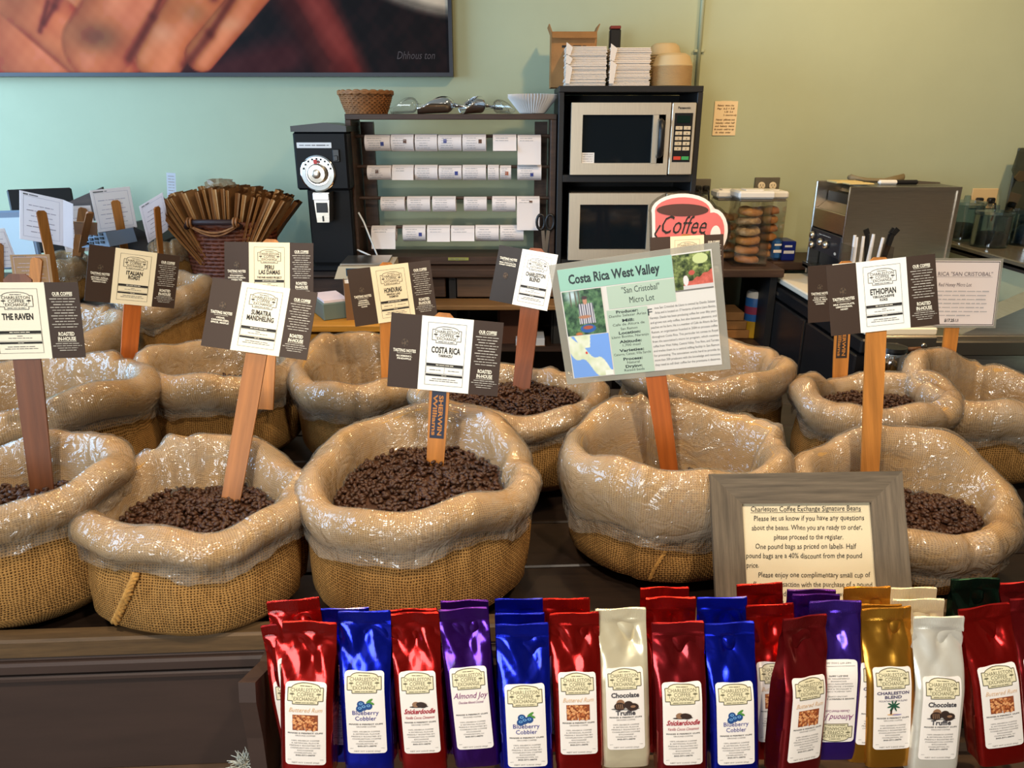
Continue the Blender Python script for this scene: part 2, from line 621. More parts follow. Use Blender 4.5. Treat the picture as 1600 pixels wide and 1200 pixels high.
def paint_hands(u, v):
    U = u * 1010 - 300
    V = v * 420 - 292          # photo-like units: bottom edge of the canvas near 117
    nz = np.sin(U * .11 + V * .05) * np.sin(V * .09 - U * .03) * 5 + np.sin(U * .31) * np.sin(V * .27) * 2.5
    img = np.stack([24 + 6 * (nz > 0), 17 + 0 * U, 20 + 0 * U], -1).astype(float)

    def lay(mask, col, soft=.12):
        k = np.clip((1 - mask) / soft, 0, 1)[..., None]
        img[:] = img * (1 - k) + np.asarray(col) * k
    # pale blue patch and dark sleeve at the left
    lay(capsule(U, V, (-260, -30), (2, -8), 34)[0], (150, 170, 180), .2)
    # round red bean lower left
    m_, n_, _ = capsule(U, V, (-70, 150), (40, 130), 62)
    lay(m_, np.stack([168 + 30 * n_, 62 + 18 * n_, 52 + 14 * n_], -1), .15)
    # cup and saucer: maroon crescent, plate rim
    m_, n_, _ = capsule(U, V, (468, -40), (545, 130), 52)
    lay(m_, np.stack([92 - 48 * n_, 34 - 18 * n_, 32 - 15 * n_], -1), .5)
    m_, n_, _ = capsule(U, V, (500, 0), (548, 92), 24)
    lay(m_, np.stack([140 + 0 * n_, 66 + 0 * n_, 62 + 0 * n_], -1), .9)
    m_, n_, _ = capsule(U, V, (330, 140), (470, 105), 38)
    lay(m_, np.stack([74 + 0 * n_, 28 + 0 * n_, 32 + 0 * n_], -1), .7)
    e = np.hypot((U - 760) / 255, (V + 120) / 172)
    lay(e / 1.04, (120, 116, 116), .05)
    lay(e / .97, (206, 200, 196), .05)
    e2 = np.hypot((U - 770) / 235, (V + 140) / 160)
    lay(e2, (232, 226, 220), .06)
    # palm and the fingers, each modelled like a brush-shaded cylinder
    def finger(p, q, r, base, seed, ridge=0):
        d, n, a = capsule(U, V, p, q, r)
        sh = np.sqrt(np.clip(1 - np.clip(d, 0, 1) ** 2, 0, 1))
        st = np.sin(a * 9 + seed) * 6 + np.sin(n * 7 + a * 5 + seed) * 5
        c = np.stack([base[0] * (.60 + .46 * sh) + 24 * n * -.5 + st, base[1] * (.46 + .58 * sh) + st, base[2] * (.42 + .60 * sh) + st * .8], -1)
        lay(d, c, .10)
    finger((40, -140), (60, 60), 60, (206, 118, 98), 1)
    finger((110, -160), (110, 70), 92, (198, 116, 92), 2)
    finger((260, -160), (215, 60), 80, (212, 130, 102), 4)
    finger((60, -10), (205, 128), 44, (203, 118, 92), 7)
    finger((325, -60), (190, 92), 52, (204, 122, 96), 3)
    finger((430, -70), (280, 108), 37, (210, 126, 94), 5)
    finger((520, -70), (342, 104), 24, (214, 132, 100), 6)
    for cx, cy, rx, ry, col, kk in ((196, 78, 36, 22, (112, 76, 60), .85), (85, 18, 42, 36, (140, 84, 66), .8), (340, 45, 22, 16, (160, 112, 88), .6),
                                    (155, 12, 16, 20, (225, 160, 130), .5), (290, 72, 22, 14, (228, 166, 140), .5), (392, 60, 20, 10, (232, 170, 140), .5), (250, -60, 60, 40, (170, 96, 78), .5)):
        k = np.exp(-((U - cx) / rx) ** 2 - ((V - cy) / ry) ** 2)[..., None] * kk
        img[:] = img * (1 - k) + np.asarray(col) * k
    # dark lines between the fingers
    for p, q, r in (((318, -10), (280, 50), 5), ((280, 50), (236, 108), 7), ((398, -20), (372, 24), 8), ((412, 10), (360, 74), 6), ((360, 74), (318, 118), 8), ((132, 30), (112, 70), 4), ((175, -20), (140, 36), 7), ((140, 36), (120, 60), 4)):
        k = np.exp(-capsule(U, V, p, q, r)[0] ** 2)[..., None] * .75
        img[:] = img * (1 - k) + np.asarray((92, 38, 30)) * k
    img = (img + nz[..., None])
    return np.where(img > 90, 90 + (img - 90) * 1.12, img * .92) * np.array([.94, .87, .76])


xr_ = P(703, 60, YW - .03).x
zb_ = P(400, 120, YW - .03).z
PW, PH = 3.05, 1.25
pic = thing('framed_painting', 'large dark-framed oil painting of hands holding a cup hanging on the wall', 'painting', (xr_ - PW / 2 + .012, YW - .035, zb_ + PH / 2))
picture('canvas', PW - .03, PH - .03, 420, 180, paint_hands, pic, (0, -.004, 0), vcol_mat('oil_paint', 0.6))
MATS['oil_paint'].node_tree.nodes['Principled BSDF'].inputs['Specular IOR Level'].default_value = .15
fr = MB()
rect_ring(fr, -PW / 2, PW / 2, -PH / 2, PH / 2, -.022, .016, .055)
obj('picture_frame', fr, mat('dark_picture_frame', S(36, 36, 44), .4), pic)
obj('stretcher_board', MB().box((0, .012, 0), (PW - .03, .026, PH - .03)), M_darkwood, pic)
ik = Ink()
ik.text('Dhhous ton', PW / 2 - .165, -PH / 2 + .072, .045, shear=.25, width=.17)
ik.build('signature', [mat('grey_paint', S(74, 62, 62), .6)], pic, off=.0055)

# ------------------------------------------------------------------ wall fittings
a_, b_ = P(1097, 0, YW - .02), P(1088, 136, YW - .02)
pp = thing('wall_conduit', 'thin painted conduit pipe running up the wall above the bowls', 'pipe', (P(1093, 60, YW).x, YW - .014, b_.z))
obj('pipe', MB().tube([(0, 0, 0), (0, 0, 3.0 - b_.z)], .009, 10), M_wall, pp, True)
hz = P(1090, 80, YW).z - b_.z
obj('clamp', MB().box((0, .004, hz), (.046, .014, .012), bev=.002).tube([(-.012, 0, hz - .004), (-.012, 0, hz + .004)], .003, 6), M_wall, pp)

c_ = P(1133, 185, YW - .004)
nt_ = thing('handwritten_note', 'small handwritten paper note taped to the bare wall', 'note', tuple(c_))
obj('paper', MB().box((0, 0, 0), (.105, .001, .148)).box((0, -.0008, .066), (.05, .0006, .018)), mat('note_paper', S(246, 222, 180), .8), nt_)
ik = Ink()
for k, (x, s_, w) in enumerate(((-.04, 'Bakery  Mon-Thu', .075), (-.04, 'Pay:  6-2 + 3-8', .078), (-.008, '1-30  5-4', .04), (-.01, '2 - tomorrow only', .06), (-.042, 'Never  pillows out', .086), (-.042, 'bakeday - when  half', .086), (-.044, 'and  bakery  items', .088), (-.046, '& count - add to up', .09), (-.04, 'do  when  order', .07))):
    ik.text(s_, x, .052 - k * .0138 - (.006 if k > 3 else 0), .0105, 'l', bold=True, width=w, shear=.12)
ik.build('handwriting', [mat('pen_ink', S(110, 78, 40), .7)], nt_, off=.0006)


def outlet(x, y, w, h, label, plate, kinds):
    c = P(x, y, YW - .004)
    t = thing('wall_outlet', label, 'outlet', tuple(c))
    obj('cover_plate', MB().box((0, 0, 0), (w, .008, h), bev=.0025), plate, t)
    for i, k in enumerate(kinds):
        xx = (i - (len(kinds) - 1) / 2) * w * .45
        if k == 'open':
            sk = obj('socket', MB().lathe([(.017, 0), (.017, .004), (.015, .005)], 16, mx=Matrix.Translation((xx, -.004, 0)) @ Matrix.Rotation(PI / 2, 4, 'X')), mat('ivory_socket', S(238, 222, 190), .4), t)
            obj('slots', MB().box((xx - .006, -.0093, .003), (.002, .001, .008)).box((xx + .006, -.0093, .003), (.002, .001, .008)).box((xx, -.0093, -.007), (.004, .001, .004)), M_black, sk)
        else:
            pl_ = MB().box((xx, -.016, -.008), (.03, .026, .026), bev=.005)
            pl_.tube([(xx, -.026, -.012), (xx + .004, -.045, -.02), (xx + .008, -.05, -.05), (xx + .012, -.03, -.10)], .0045, 6)
            obj('plug', pl_, M_black, t, 'auto')
    return t


M_plate = mat('steel_plate', (.30, .27, .22), .35, metal=.8)
outlet(1198, 290, .118, .075, 'steel double wall outlet with two empty ivory sockets above the bagel jars', M_plate, ['open', 'open'])
outlet(1096, 291, .085, .068, 'steel wall outlet with black plugs right beside the microwave cabinet', M_plate, ['plug', 'plug'])
outlet(1537, 310, .122, .092, 'ivory wall outlet with two dark plugs behind the glass jars at the right', mat('ivory_plate', S(226, 200, 152), .4), ['plug', 'plug'])

# ------------------------------------------------------------------ back counter
ZC = 0.955
bc = thing('back_counter', 'dark back counter along the wall under the microwaves and label rack', 'counter', (0, 0, 0))
obj('worktop', MB().box((.115, 3.375, ZC - .018), (2.11, .45, .036), bev=.004).box((1.55, 3.46, ZC - .018), (.75, .28, .036), bev=.004), M_darkwood_h, bc)
for x in (-.92, -.26, .44, .90, 1.14):
    obj('upright', MB().box((x, 3.385, (ZC - .04) / 2), (.03, .40, ZC - .04)), M_blackmatte, bc)
obj('drawer_front', MB().box((-.60, 3.19, ZC - .085), (.62, .02, .085), bev=.003), M_darkwood_h, bc)
obj('drawer_front', MB().box((.09, 3.19, ZC - .085), (.66, .02, .085), bev=.003), M_midbrown, bc)
obj('pull_out_board', MB().box((.0, 3.12, ZC - .145), (.80, .14, .02), bev=.003), mat('oak_board', S(128, 92, 52), .5, vary=(10, .3, (.5, 8, 8))), bc)
obj('shelf', MB().box((.115, 3.39, .585), (2.08, .38, .025)), M_darkwood_h, bc)
obj('back_panel', MB().box((-.02, 3.575, .47), (1.84, .012, .9)), M_blackmatte, bc)

# things on the lower shelf
def canister(c):
    t = thing('wipes_canister', 'blue and white wipes canister with a yellow base on the low shelf', 'canister', c)
    obj('body', MB().lathe([(.040, 0), (.044, .004), (.044, .085)], 20), mat('yellow_plastic', S(190, 150, 40), .35), t, 'auto')
    obj('sleeve', MB().lathe([(.0445, .082), (.0445, .185), (.042, .19)], 20), mat('blue_sleeve', S(46, 104, 176), .35), t, 'auto')
    obj('badge', MB().lathe([(.0449, .115), (.0449, .150)], 20, caps=False), mat('red_badge', S(150, 60, 90), .4), t, True)
    obj('lid', MB().lathe([(.043, .19), (.043, .212), (.036, .22), (.012, .222)], 20), M_white, t, 'auto')
    return t


canister((P(1177, 500, 3.36).x, 3.36, .598))
for i in range(3):
    tag(obj('cardboard_pack', MB().box((0, 0, .021), (.135 - .012 * i, .16, .040), bev=.003), mat('kraft_card', S(158, 112, 64), .8, vary=(12, .15, (1, 1, 1)))),
        ['lowest brown cardboard pack beside the wipes canister', 'middle brown cardboard pack of the low shelf stack', 'topmost brown cardboard pack on the low shelf stack'][i], 'box', 'cardboard packs on the low shelf').location = (P(1140, 520, 3.4).x - .01 * i, 3.40, .598 + .0425 * i)
for i, (x, w, h, c) in enumerate(((.02, .17, .21, (90, 52, 30)), (.24, .12, .16, (46, 44, 40)), (-.5, .2, .18, (40, 42, 38)), (-.75, .16, .24, (56, 50, 42)))):
    t = thing('storage_bin', ['reddish brown bin on the shelf under the label rack', 'small dark bin right of the reddish bin under the rack', 'wide dark bin on the shelf under the grinder', 'tall grey bin on the shelf near the basket'][i], 'bin', (x, 3.35, .598))
    mb = MB()
    mb.box((0, 0, .006), (w * .9, .2, .012))
    for sx in (-1, 1):
        mb.box((sx * w * .47, 0, h / 2), (.008, .22, h))
        mb.box((0, sx * .106, h / 2), (w * .94, .008, h))
    obj('walls', mb, mat('bin_%d' % i, S(*c), .6), t)
    rb = MB()
    rect_ring(rb, -w * .5, w * .5, -.112, .112, 0, .008, .012)
    rim = obj('rim', rb, M_black, t)
    rim.rotation_euler = (-PI / 2, 0, 0)
    rim.location = (0, 0, h + .012)

# low cabinet at the left with the basket, and a honey-coloured box in the aisle
lc = thing('low_cabinet', 'low dark brown cabinet against the wall at the left', 'cabinet', (-1.85, 3.22, 0))
obj('cabinet_top', MB().box((0, 0, .845), (1.78, .72, .03), bev=.004), M_darkwood_h, lc)
obj('carcass', MB().box((0, .01, .415), (1.74, .68, .83)), M_darkwood, lc)
for i in range(3):
    d = obj('door', MB().box((-.58 + .58 * i, -.34, .42), (.55, .02, .74), bev=.004), M_darkwood, lc)
    obj('handle', MB().tube([(-.58 + .58 * i + .2, -.355, .62), (-.58 + .58 * i + .2, -.375, .64), (-.58 + .58 * i + .2, -.375, .70), (-.58 + .58 * i + .2, -.355, .72)], .005, 6), M_darksteel, d)

yb = thing('wooden_box', 'honey coloured wooden box behind the sacks with books on it', 'box', (-.62, 2.62, 0))
M_honey = mat('honey_wood', S(176, 120, 36), .5, vary=(8, .25, (.6, 8, 8)))
obj('box_top', MB().box((0, 0, .885), (.62, .36, .024), bev=.003), M_honey, yb)
for sx in (-1, 1):
    obj('side_board', MB().box((sx * .28, 0, .4365), (.024, .32, .873)), M_honey, yb)
for k in range(3):
    obj('front_board', MB().box((0, -.15, .735 - .27 * k), (.536, .02, .255), bev=.003), M_honey, yb)
obj('back_board', MB().box((0, .15, .44), (.536, .02, .86)), M_honey, yb)
ZB = .897
t = thing('card_tin', 'grey green box lying open on top of the honey box', 'box', (P(517, 505, 2.58).x, 2.60, ZB), (0, 0, .5))
obj('base_box', MB().box((0, 0, .03), (.10, .17, .06), bev=.003), mat('grey_green_box', S(98, 112, 104), .5), t)
obj('paper_stack', MB().box((0, 0, .064), (.085, .15, .008)), mat('pinkish_paper', S(226, 206, 206), .7), t)
bk = [((120, 84, 50), .03, .13), ((190, 180, 160), .022, .12), ((150, 34, 44), .018, .125), ((80, 66, 54), .026, .11)]
for i, (c, w, h) in enumerate(bk):
    t = thing('book', ['brown book standing by the grey green box', 'pale book between the brown and the red book', 'thin red book standing on the honey box', 'dark book at the end of the small row'][i], 'book', (-.575 + .031 * i, 2.56, ZB), (0, 0, .25), 'books on the honey box')
    m_ = mat('book_cover_%d' % i, S(*c), .5)
    obj('cover', MB().box((-w / 2 + .0015, 0, h / 2), (.003, .09, h)).box((w / 2 - .0015, 0, h / 2), (.003, .09, h)).box((0, -.0465, h / 2), (w, .003, h)), m_, t)
    obj('pages', MB().box((0, .0, h / 2), (w - .006, .084, h - .008)), M_paper, t)

# ------------------------------------------------------------------ coffee grinder
gY = 3.14
gx = P(506, 300, gY).x
g = thing('coffee_grinder', 'tall black bulk coffee grinder with a chrome dial beside the label rack', 'grinder', (gx, gY, ZC))
z_ = lambda y: P(500, y, gY).z - ZC
xs = lambda x, y=300: P(x, y, gY).x - gx
hw = (xs(545) - xs(463)) / 2
M_grind = mat('black_enamel', S(16, 17, 20), .45, spec=.2)
hb, ht = z_(297), z_(206)
obj('column', MB().box((.008, .17, hb / 2), (hw * 2 * .84, .24, hb), bev=.006), M_grind, g)
obj('foot', MB().box((.005, .14, .012), (hw * 2.05, .36, .024), bev=.006), M_grind, g)
obj('grinder_head', MB().box((0, .14, (hb + ht) / 2), (hw * 2, .28, ht - hb), bev=.008), M_grind, g)
obj('hopper_lid', MB().prism([(-hw * 1.03, ht), (hw * 1.03, ht), (hw * 1.03, ht + .022), (hw * .2, ht + .035), (-hw * 1.03, ht + .022)], -.008, .285), M_black, g)
lb = obj('sticker', MB().box((xs(497), -.001, z_(227)), (xs(523) - xs(470), .002, .021)), M_paper, g)
ik = Ink()
ik.words(xs(497), z_(227), .12, .006, seed=4)
ik.build('lettering', [M_inkgrey], lb, off=.0022)
RX = Matrix.Rotation(PI / 2, 4, 'X')
dc = Matrix.Translation((xs(500), 0, z_(271))) @ RX
dial = obj('dial', MB().lathe([(.072, 0), (.072, .008), (.067, .012), (.050, .013), (.048, .010)], 40, mx=dc), M_chrome, g, 'auto')
obj('dial_scale', MB().lathe([(.066, .0125), (.050, .0135)], 40, mx=dc, caps=False), mat('dial_face', S(214, 216, 212), .3, metal=.4), dial, True)
obj('dial_knob', MB().lathe([(.040, .01), (.040, .03), (.034, .036), (.018, .037), (.016, .048), (.010, .05)], 32, mx=dc), M_steel, dial, 'auto')
mk = MB()
for k in range(9):
    a = math.radians(20 + 17.5 * k)
    mk.box((xs(500) + .058 * math.cos(a), -.0142, z_(271) + .058 * math.sin(a)), (.007, .001, .007))
obj('dial_marks', mk, M_ink, dial)
obj('pointer', MB().box((xs(500), -.0375, z_(252)), (.014, .003, .016)), mat('red_plastic', S(196, 40, 36), .4), dial)
obj('switch', MB().box((xs(530), -.004, z_(243)), (.028, .012, .05), bev=.003).box((xs(530), -.012, z_(247)), (.016, .008, .02), bev=.002), M_black, g)
sp = obj('spout', MB().prism([(xs(492), z_(300)), (xs(495), z_(346)), (xs(514), z_(346)), (xs(517), z_(300))], -.035, .045), M_steel, g)
obj('spout_flap', MB().box((xs(504.5), -.038, z_(306)), (.066, .012, .026), bev=.002), mat('pale_steel', (.75, .76, .78), .35, metal=.7), sp)
obj('spout_mouth', MB().box((xs(504.5), -.037, z_(323)), (.045, .006, .04)).box((xs(505), -.038, z_(340)), (.005, .005, .022)), M_black, sp)

# ------------------------------------------------------------------ label rack
rY = 3.24
rx0, rx1 = P(546, 290, rY).x, P(868, 290, rY).x
rz0, rz1 = ZC, P(700, 178, rY).z
rk = thing('label_rack', 'open dark wooden rack with four dowels holding label rolls', 'rack', ((rx0 + rx1) / 2, rY, rz0))
W_, H_ = rx1 - rx0, rz1 - rz0
DEP = .20
obj('top_board', MB().box((0, DEP / 2, H_ - .011), (W_, DEP, .022), bev=.002), M_darkwood_h, rk)
obj('bottom_board', MB().box((0, DEP / 2, .022), (W_ - .05, DEP, .034), bev=.002), M_darkwood_h, rk)
for sx in (-1, 1):
    obj('side_board', MB().box((sx * (W_ / 2 - .012), DEP / 2, (H_ - .022) / 2), (.024, DEP, H_ - .022), bev=.002), M_darkwood, rk)
    obj('inner_post', MB().box((sx * (W_ / 2 - .058), DEP - .02, (H_ - .04) / 2 + .02), (.055, .03, H_ - .06)), M_darkwood, rk)
tg = obj('strip', MB().box((W_ * .02, -.0015, .030), (.09, .003, .012)), mat('green_strip', S(150, 150, 70), .5), rk)
lab = tg
ik = Ink()
ik.words(W_ * .02, .030, .07, .005, seed=3)
ik.build('lettering', [M_inkgrey], tg, off=.0032)

rows = [(209, 237, [(571, 611), (612, 648), (649, 684), (685, 722), (723, 760), (770, 807), (808, 845)]),
        (257, 282, [(575, 613), (614, 648), (649, 685), (686, 722), (723, 760), (762, 780), (781, 799), (808, 846)]),
        (306, 331, [(596, 634), (637, 673), (676, 713), (725, 761), (769, 806), (807, 843)]),
        (351, 377, [(582, 620), (630, 666), (668, 704), (705, 742), (743, 780), (781, 818)])]
ROWN = ['top', 'second', 'third', 'bottom']
ORD = ['first', 'second', 'third', 'fourth', 'fifth', 'sixth', 'seventh', 'eighth']
LY = rY + .075
M_roll = mat('label_roll_paper', S(236, 226, 222), .55)
M_pic = [mat('print_brown', S(96, 60, 40), .6), mat('print_blue', S(60, 70, 140), .6), mat('print_rust', S(176, 96, 62), .6)]
for ri, (y0, y1, rl) in enumerate(rows):
    zc = P(700, (y0 + y1) / 2, LY).z
    r = (P(700, y0, LY).z - P(700, y1, LY).z) / 2 * .97
    rod = obj('dowel', MB().tube([(-W_ / 2 + .02, LY - rY, zc + r * .75 - rz0), (W_ / 2 - .02, LY - rY, zc + r * .75 - rz0)], .007, 8), M_darkwood_h, rk, 'auto')
    for i, (x0, x1) in enumerate(rl):
        X0, X1 = P(x0, (y0 + y1) / 2, LY).x, P(x1, (y0 + y1) / 2, LY).x
        w = X1 - X0 - .002
        tail = {(0, 6): .055, (2, 5): .075, (3, 0): .03}.get((ri, i), random.Random(ri * 9 + i).choice([0, 0, 0, 0, -.004]))
        t = thing('label_roll', '%s printed label roll from the left on the %s dowel of the rack' % (ORD[i], ROWN[ri]), 'label roll', ((X0 + X1) / 2, LY, zc), (0, 0, random.Random(i + ri * 7).uniform(-.03, .03)), 'label rolls on the rack')
        MX = Matrix.Translation((-w / 2, 0, 0)) @ Matrix.Rotation(PI / 2, 4, 'Y')
        rr = r * (1 if i % 3 else .94)
        obj('roll', MB().lathe([(.010, 0), (rr, 0), (rr, w), (.010, w), (.010, 0)], 28, mx=MX, caps=False), M_roll, t, 'auto')
        if tail:
            mb = MB()
            n = 6
            v = []
            for k in range(n + 1):
                q = k / n
                yy = -rr - .0012 - .010 * q * q
                zz = rr * .2 - q * (rr * 1.2 + tail)
                v += [(-w / 2, yy, zz), (w / 2, yy - .004 * q, zz)]
            mb.add(v, [(2 * k, 2 * k + 2, 2 * k + 3, 2 * k + 1) for k in range(n)])
            obj('loose_end', mb, M_roll, t, True)
        ik = Ink()
        rng = random.Random(ri * 31 + i)
        for k in range(5):
            ik.words(-w * .12, (.55 - .28 * k) * rr, w * rng.uniform(.35, .62), .0035, 0, seed=k + i * 7 + ri * 50)
        ik.frame(w * .02, 0, w * .86, rr * 1.5, .0012, 0)
        if rng.random() < .55:
            ik.rect(w * rng.uniform(-.2, .3), rr * rng.uniform(-.3, .3), .014, .016, 1 + rng.randrange(3), layer=3)
        ik.build('printing', [M_inklight] + M_pic, t, fn=lambda x, y, L, rr=rr: np.stack([x, -np.sqrt(np.maximum((rr + L + .0004) ** 2 - y ** 2, 1e-8)), y], 1))

# ---- things standing on the rack
zt = rz1
def woven_basket(name, label, cat, c, r0, r1, h, m, nst=28, nrow=11, oval=1.0, fn=None):
    t = thing(name, label, cat, c)
    pr = lambda q: r0 + (r1 - r0) * q ** .8
    wv = MB()
    for k in range(nrow):
        q = (k + .5) / nrow
        pts = []
        for j in range(nst * 2):
            a = PI * j / nst
            rr = pr(q) + (.0035 if (j + k) % 2 else -.0035) * r1 / .09
            pts.append((rr * math.cos(a), rr * math.sin(a) * oval, q * h))
        wv.tube(pts, h / nrow * .56, 6, closed=True)
    tag(obj('weave', wv, m, t, True), kind='stuff')
    st = MB()
    for j in range(nst):
        a = 2 * PI * (j + .25) / nst
        st.tube([(pr(0) * math.cos(a), pr(0) * math.sin(a) * oval, 0), (pr(.5) * math.cos(a), pr(.5) * math.sin(a) * oval, h * .5), (pr(1) * math.cos(a), pr(1) * math.sin(a) * oval, h)], .0028 * r1 / .09, 5)
    obj('stakes', st, m, t, True)
    rp = MB()
    for s_ in (0, 1):
        rp.tube([((pr(1) + .004) * math.cos(2 * PI * j / 60), (pr(1) + .004) * math.sin(2 * PI * j / 60) * oval, h + .005 * math.sin(j * PI / 3 + s_ * PI)) for j in range(60)], .0055 * r1 / .09, 6, closed=True)
    obj('rim', rp, m, t, True)
    obj('base', MB().lathe([(.001, .002), (pr(0), .002), (pr(0), .008), (.001, .008)], 24, sy=oval), m, t)
    return t


M_wick = mat('tan_wicker', S(150, 98, 54), .6, vary=(40, .35, (1, 1, 1)))
M_wickdark = mat('reddish_wicker', S(104, 52, 30), .5, vary=(30, .4, (1, 1, 1)))
bY = rY + .10
woven_basket('wicker_basket', 'small empty tan wicker basket on the left end of the rack', 'basket', (P(572, 160, bY).x, bY, zt), .078, .108, P(572, 143, bY).z - zt - .006, M_wick)


def scoop(label, c, rz, m, L=.11, r=.034, grip=True, name='metal_scoop'):
    t = thing(name, label, 'scoop', c, (0, 0, rz))
    v, f = [], []
    nu, nv = 12, 12
    for i in range(nu + 1):
        q = i / nu
        rr = r * (1 - .15 * q) * (1 if i < nu - 1 else .8 if i < nu else .45)
        op = PI * (1.06 - .30 * (1 - q))          # scoop mouth cut at a slant
        for j in range(nv + 1):
            a = -PI / 2 - op + 2 * op * j / nv * (.5 if q < .2 else .5 + .5 * min(1, (q - .2) / .5))
            a = -PI / 2 + (j / nv - .5) * 2 * op * (.52 + .46 * min(1, max(0, q - .1) / .6))
            v.append((q * L, rr * math.cos(a), r + rr * math.sin(a)))
    for i in range(nu):
        for j in range(nv):
            p = i * (nv + 1) + j
            f.append((p, p + 1, p + nv + 2, p + nv + 1))
    o = obj('bowl', MB().add(v, f), m, t, True)
    sm = o.modifiers.new('thickness', 'SOLIDIFY')
    sm.thickness = .0015
    obj('handle', MB().tube([(L - .002, 0, r * .95), (L + .02, 0, r * .9), (L + .055, 0, r * .7), (L + .085, 0, r * .6), (L + .09, 0, r * .6)], [.010, .007, .009, .008, .004], 10), m, t, True)
    return t


sY = rY + .09
scoop('polished metal scoop lying on the rack, its handle pointing right', (P(652, 172, sY).x, sY, zt), .12, M_chrome, L=.155, r=.038)
scoop('polished metal scoop next to the paper filters, seen end on', (P(722, 172, sY).x, sY + .01, zt), .55, M_chrome, L=.11, r=.039)
scoop('clear plastic scoop behind the wicker basket', (P(610, 172, sY).x, sY + .03, zt), -.1, M_clear, L=.115, r=.036, name='plastic_scoop')
scoop('clear plastic scoop right of the metal scoops', (P(800, 172, sY).x, sY + .03, zt), PI - .5, M_clear, L=.09, r=.032, name='plastic_scoop')

fl = thing('paper_filters', 'nested stack of white fluted paper coffee filters on the rack', 'filters', (P(832, 170, sY).x, sY + .01, zt))
for k in range(3):
    v, f = [], []
    n = 96
    for i, (r, z) in enumerate(((.045, .001), (.052, .004), (.085, .048), (.098, .066))):
        for j in range(n):
            a = 2 * PI * j / n
            w = (1 if j % 2 else -1) * (0, .002, .006, .008)[i]
            v.append(((r + w) * math.cos(a), (r + w) * math.sin(a), z + .006 * k))
    for i in range(3):
        for j in range(n):
            f.append((i * n + j, i * n + (j + 1) % n, (i + 1) * n + (j + 1) % n, (i + 1) * n + j))
    f.append(tuple(range(n))[::-1])
    obj('paper_filter', MB().add(v, f), M_paper, fl)

# ---- beside the rack: scissors hanging at its right side, wire stand at its left
sc = thing('scissors', 'black handled scissors hanging at the right side of the rack', 'scissors', (P(852, 360, rY - .02).x, rY - .022, P(852, 395, rY).z))
for s_ in (-1, 1):
    obj('blade', MB().prism([(s_ * .002 - .007, 0), (s_ * .002 + .007, 0), (s_ * .012 + .008, .10), (s_ * .012 - .006, .10)], -.003 + .003 * s_, 0 + .003 * s_), M_steel, sc)
    obj('grip', MB().tube([(s_ * .02 + .017 * math.cos(2 * PI * k / 16), 0, .135 + .032 * math.sin(2 * PI * k / 16)) for k in range(16)], .006, 7, closed=True), M_black, sc, True)
ws = thing('wire_stand', 'bent white wire stand leaning inside the left of the rack', 'stand', (P(572, 380, rY - .03).x, rY - .03, ZC))
obj('wire', MB().tube([(-.04, 0, .075), (.03, -.01, .045), (.045, 0, .05), (-.01, .03, .19), (-.03, .03, .23)], .004, 6), M_white, ws, True)

# ---- digital scale on the counter in front of the rack
dg = thing('digital_scale', 'beige digital scale with a dark blue display in front of the rack', 'scale', (P(577, 412, 3.1).x, 3.05, ZC), (0, 0, .05))
obj('housing', MB().prism([(-.12, 0), (.12, 0), (.115, .05), (-.10, .05)], -.1, .12), mat('beige_plastic', S(206, 190, 160), .4), dg)
fp = obj('face', MB().box((.02, -.1015, .028), (.18, .003, .030)), mat('teal_face', S(22, 66, 86), .3), dg)
obj('display', MB().box((-.02, -.1035, .028), (.07, .002, .018)), M_glassdark, fp)
for k in range(3):
    obj('button', MB().box((.055 + .022 * k, -.1035, .028), (.016, .003, .012), bev=.001), mat('scale_button_%d' % (k % 2), S(*((206, 120, 96), (220, 214, 200))[k % 2]), .4), fp)
obj('weighing_plate', MB().box((.0, .01, .056), (.19, .2, .008), bev=.002), M_steel, dg)

# ------------------------------------------------------------------ microwave cabinet
mY = 3.20
cx0, cx1 = P(871, 270, mY).x, P(1089, 270, mY).x
cz1 = P(980, 134, mY).z
cab = thing('microwave_cabinet', 'open black cabinet holding two steel microwaves', 'cabinet', ((cx0 + cx1) / 2, mY, ZC))
CW, CH = cx1 - cx0, cz1 - ZC
M_cab = M_blackmatte
obj('cabinet_top', MB().box((0, .18, CH - .012), (CW, .36, .024), bev=.002), M_cab, cab)
for sx in (-1, 1):
    obj('cabinet_side', MB().box((sx * (CW / 2 - .011), .18, (CH - .024) / 2), (.022, .36, CH - .024), bev=.002), M_cab, cab)
shz = P(980, 279, mY).z - ZC
obj('shelf', MB().box((0, .18, shz), (CW - .044, .36, .03), bev=.002), M_cab, cab)
obj('cabinet_back', MB().box((0, .355, CH / 2), (CW - .044, .012, CH - .05)), M_cab, cab)


M_mw = mat('microwave_steel', (.80, .72, .58), .42, metal=.75, vary=(14, .06, (30, 1, 1)))


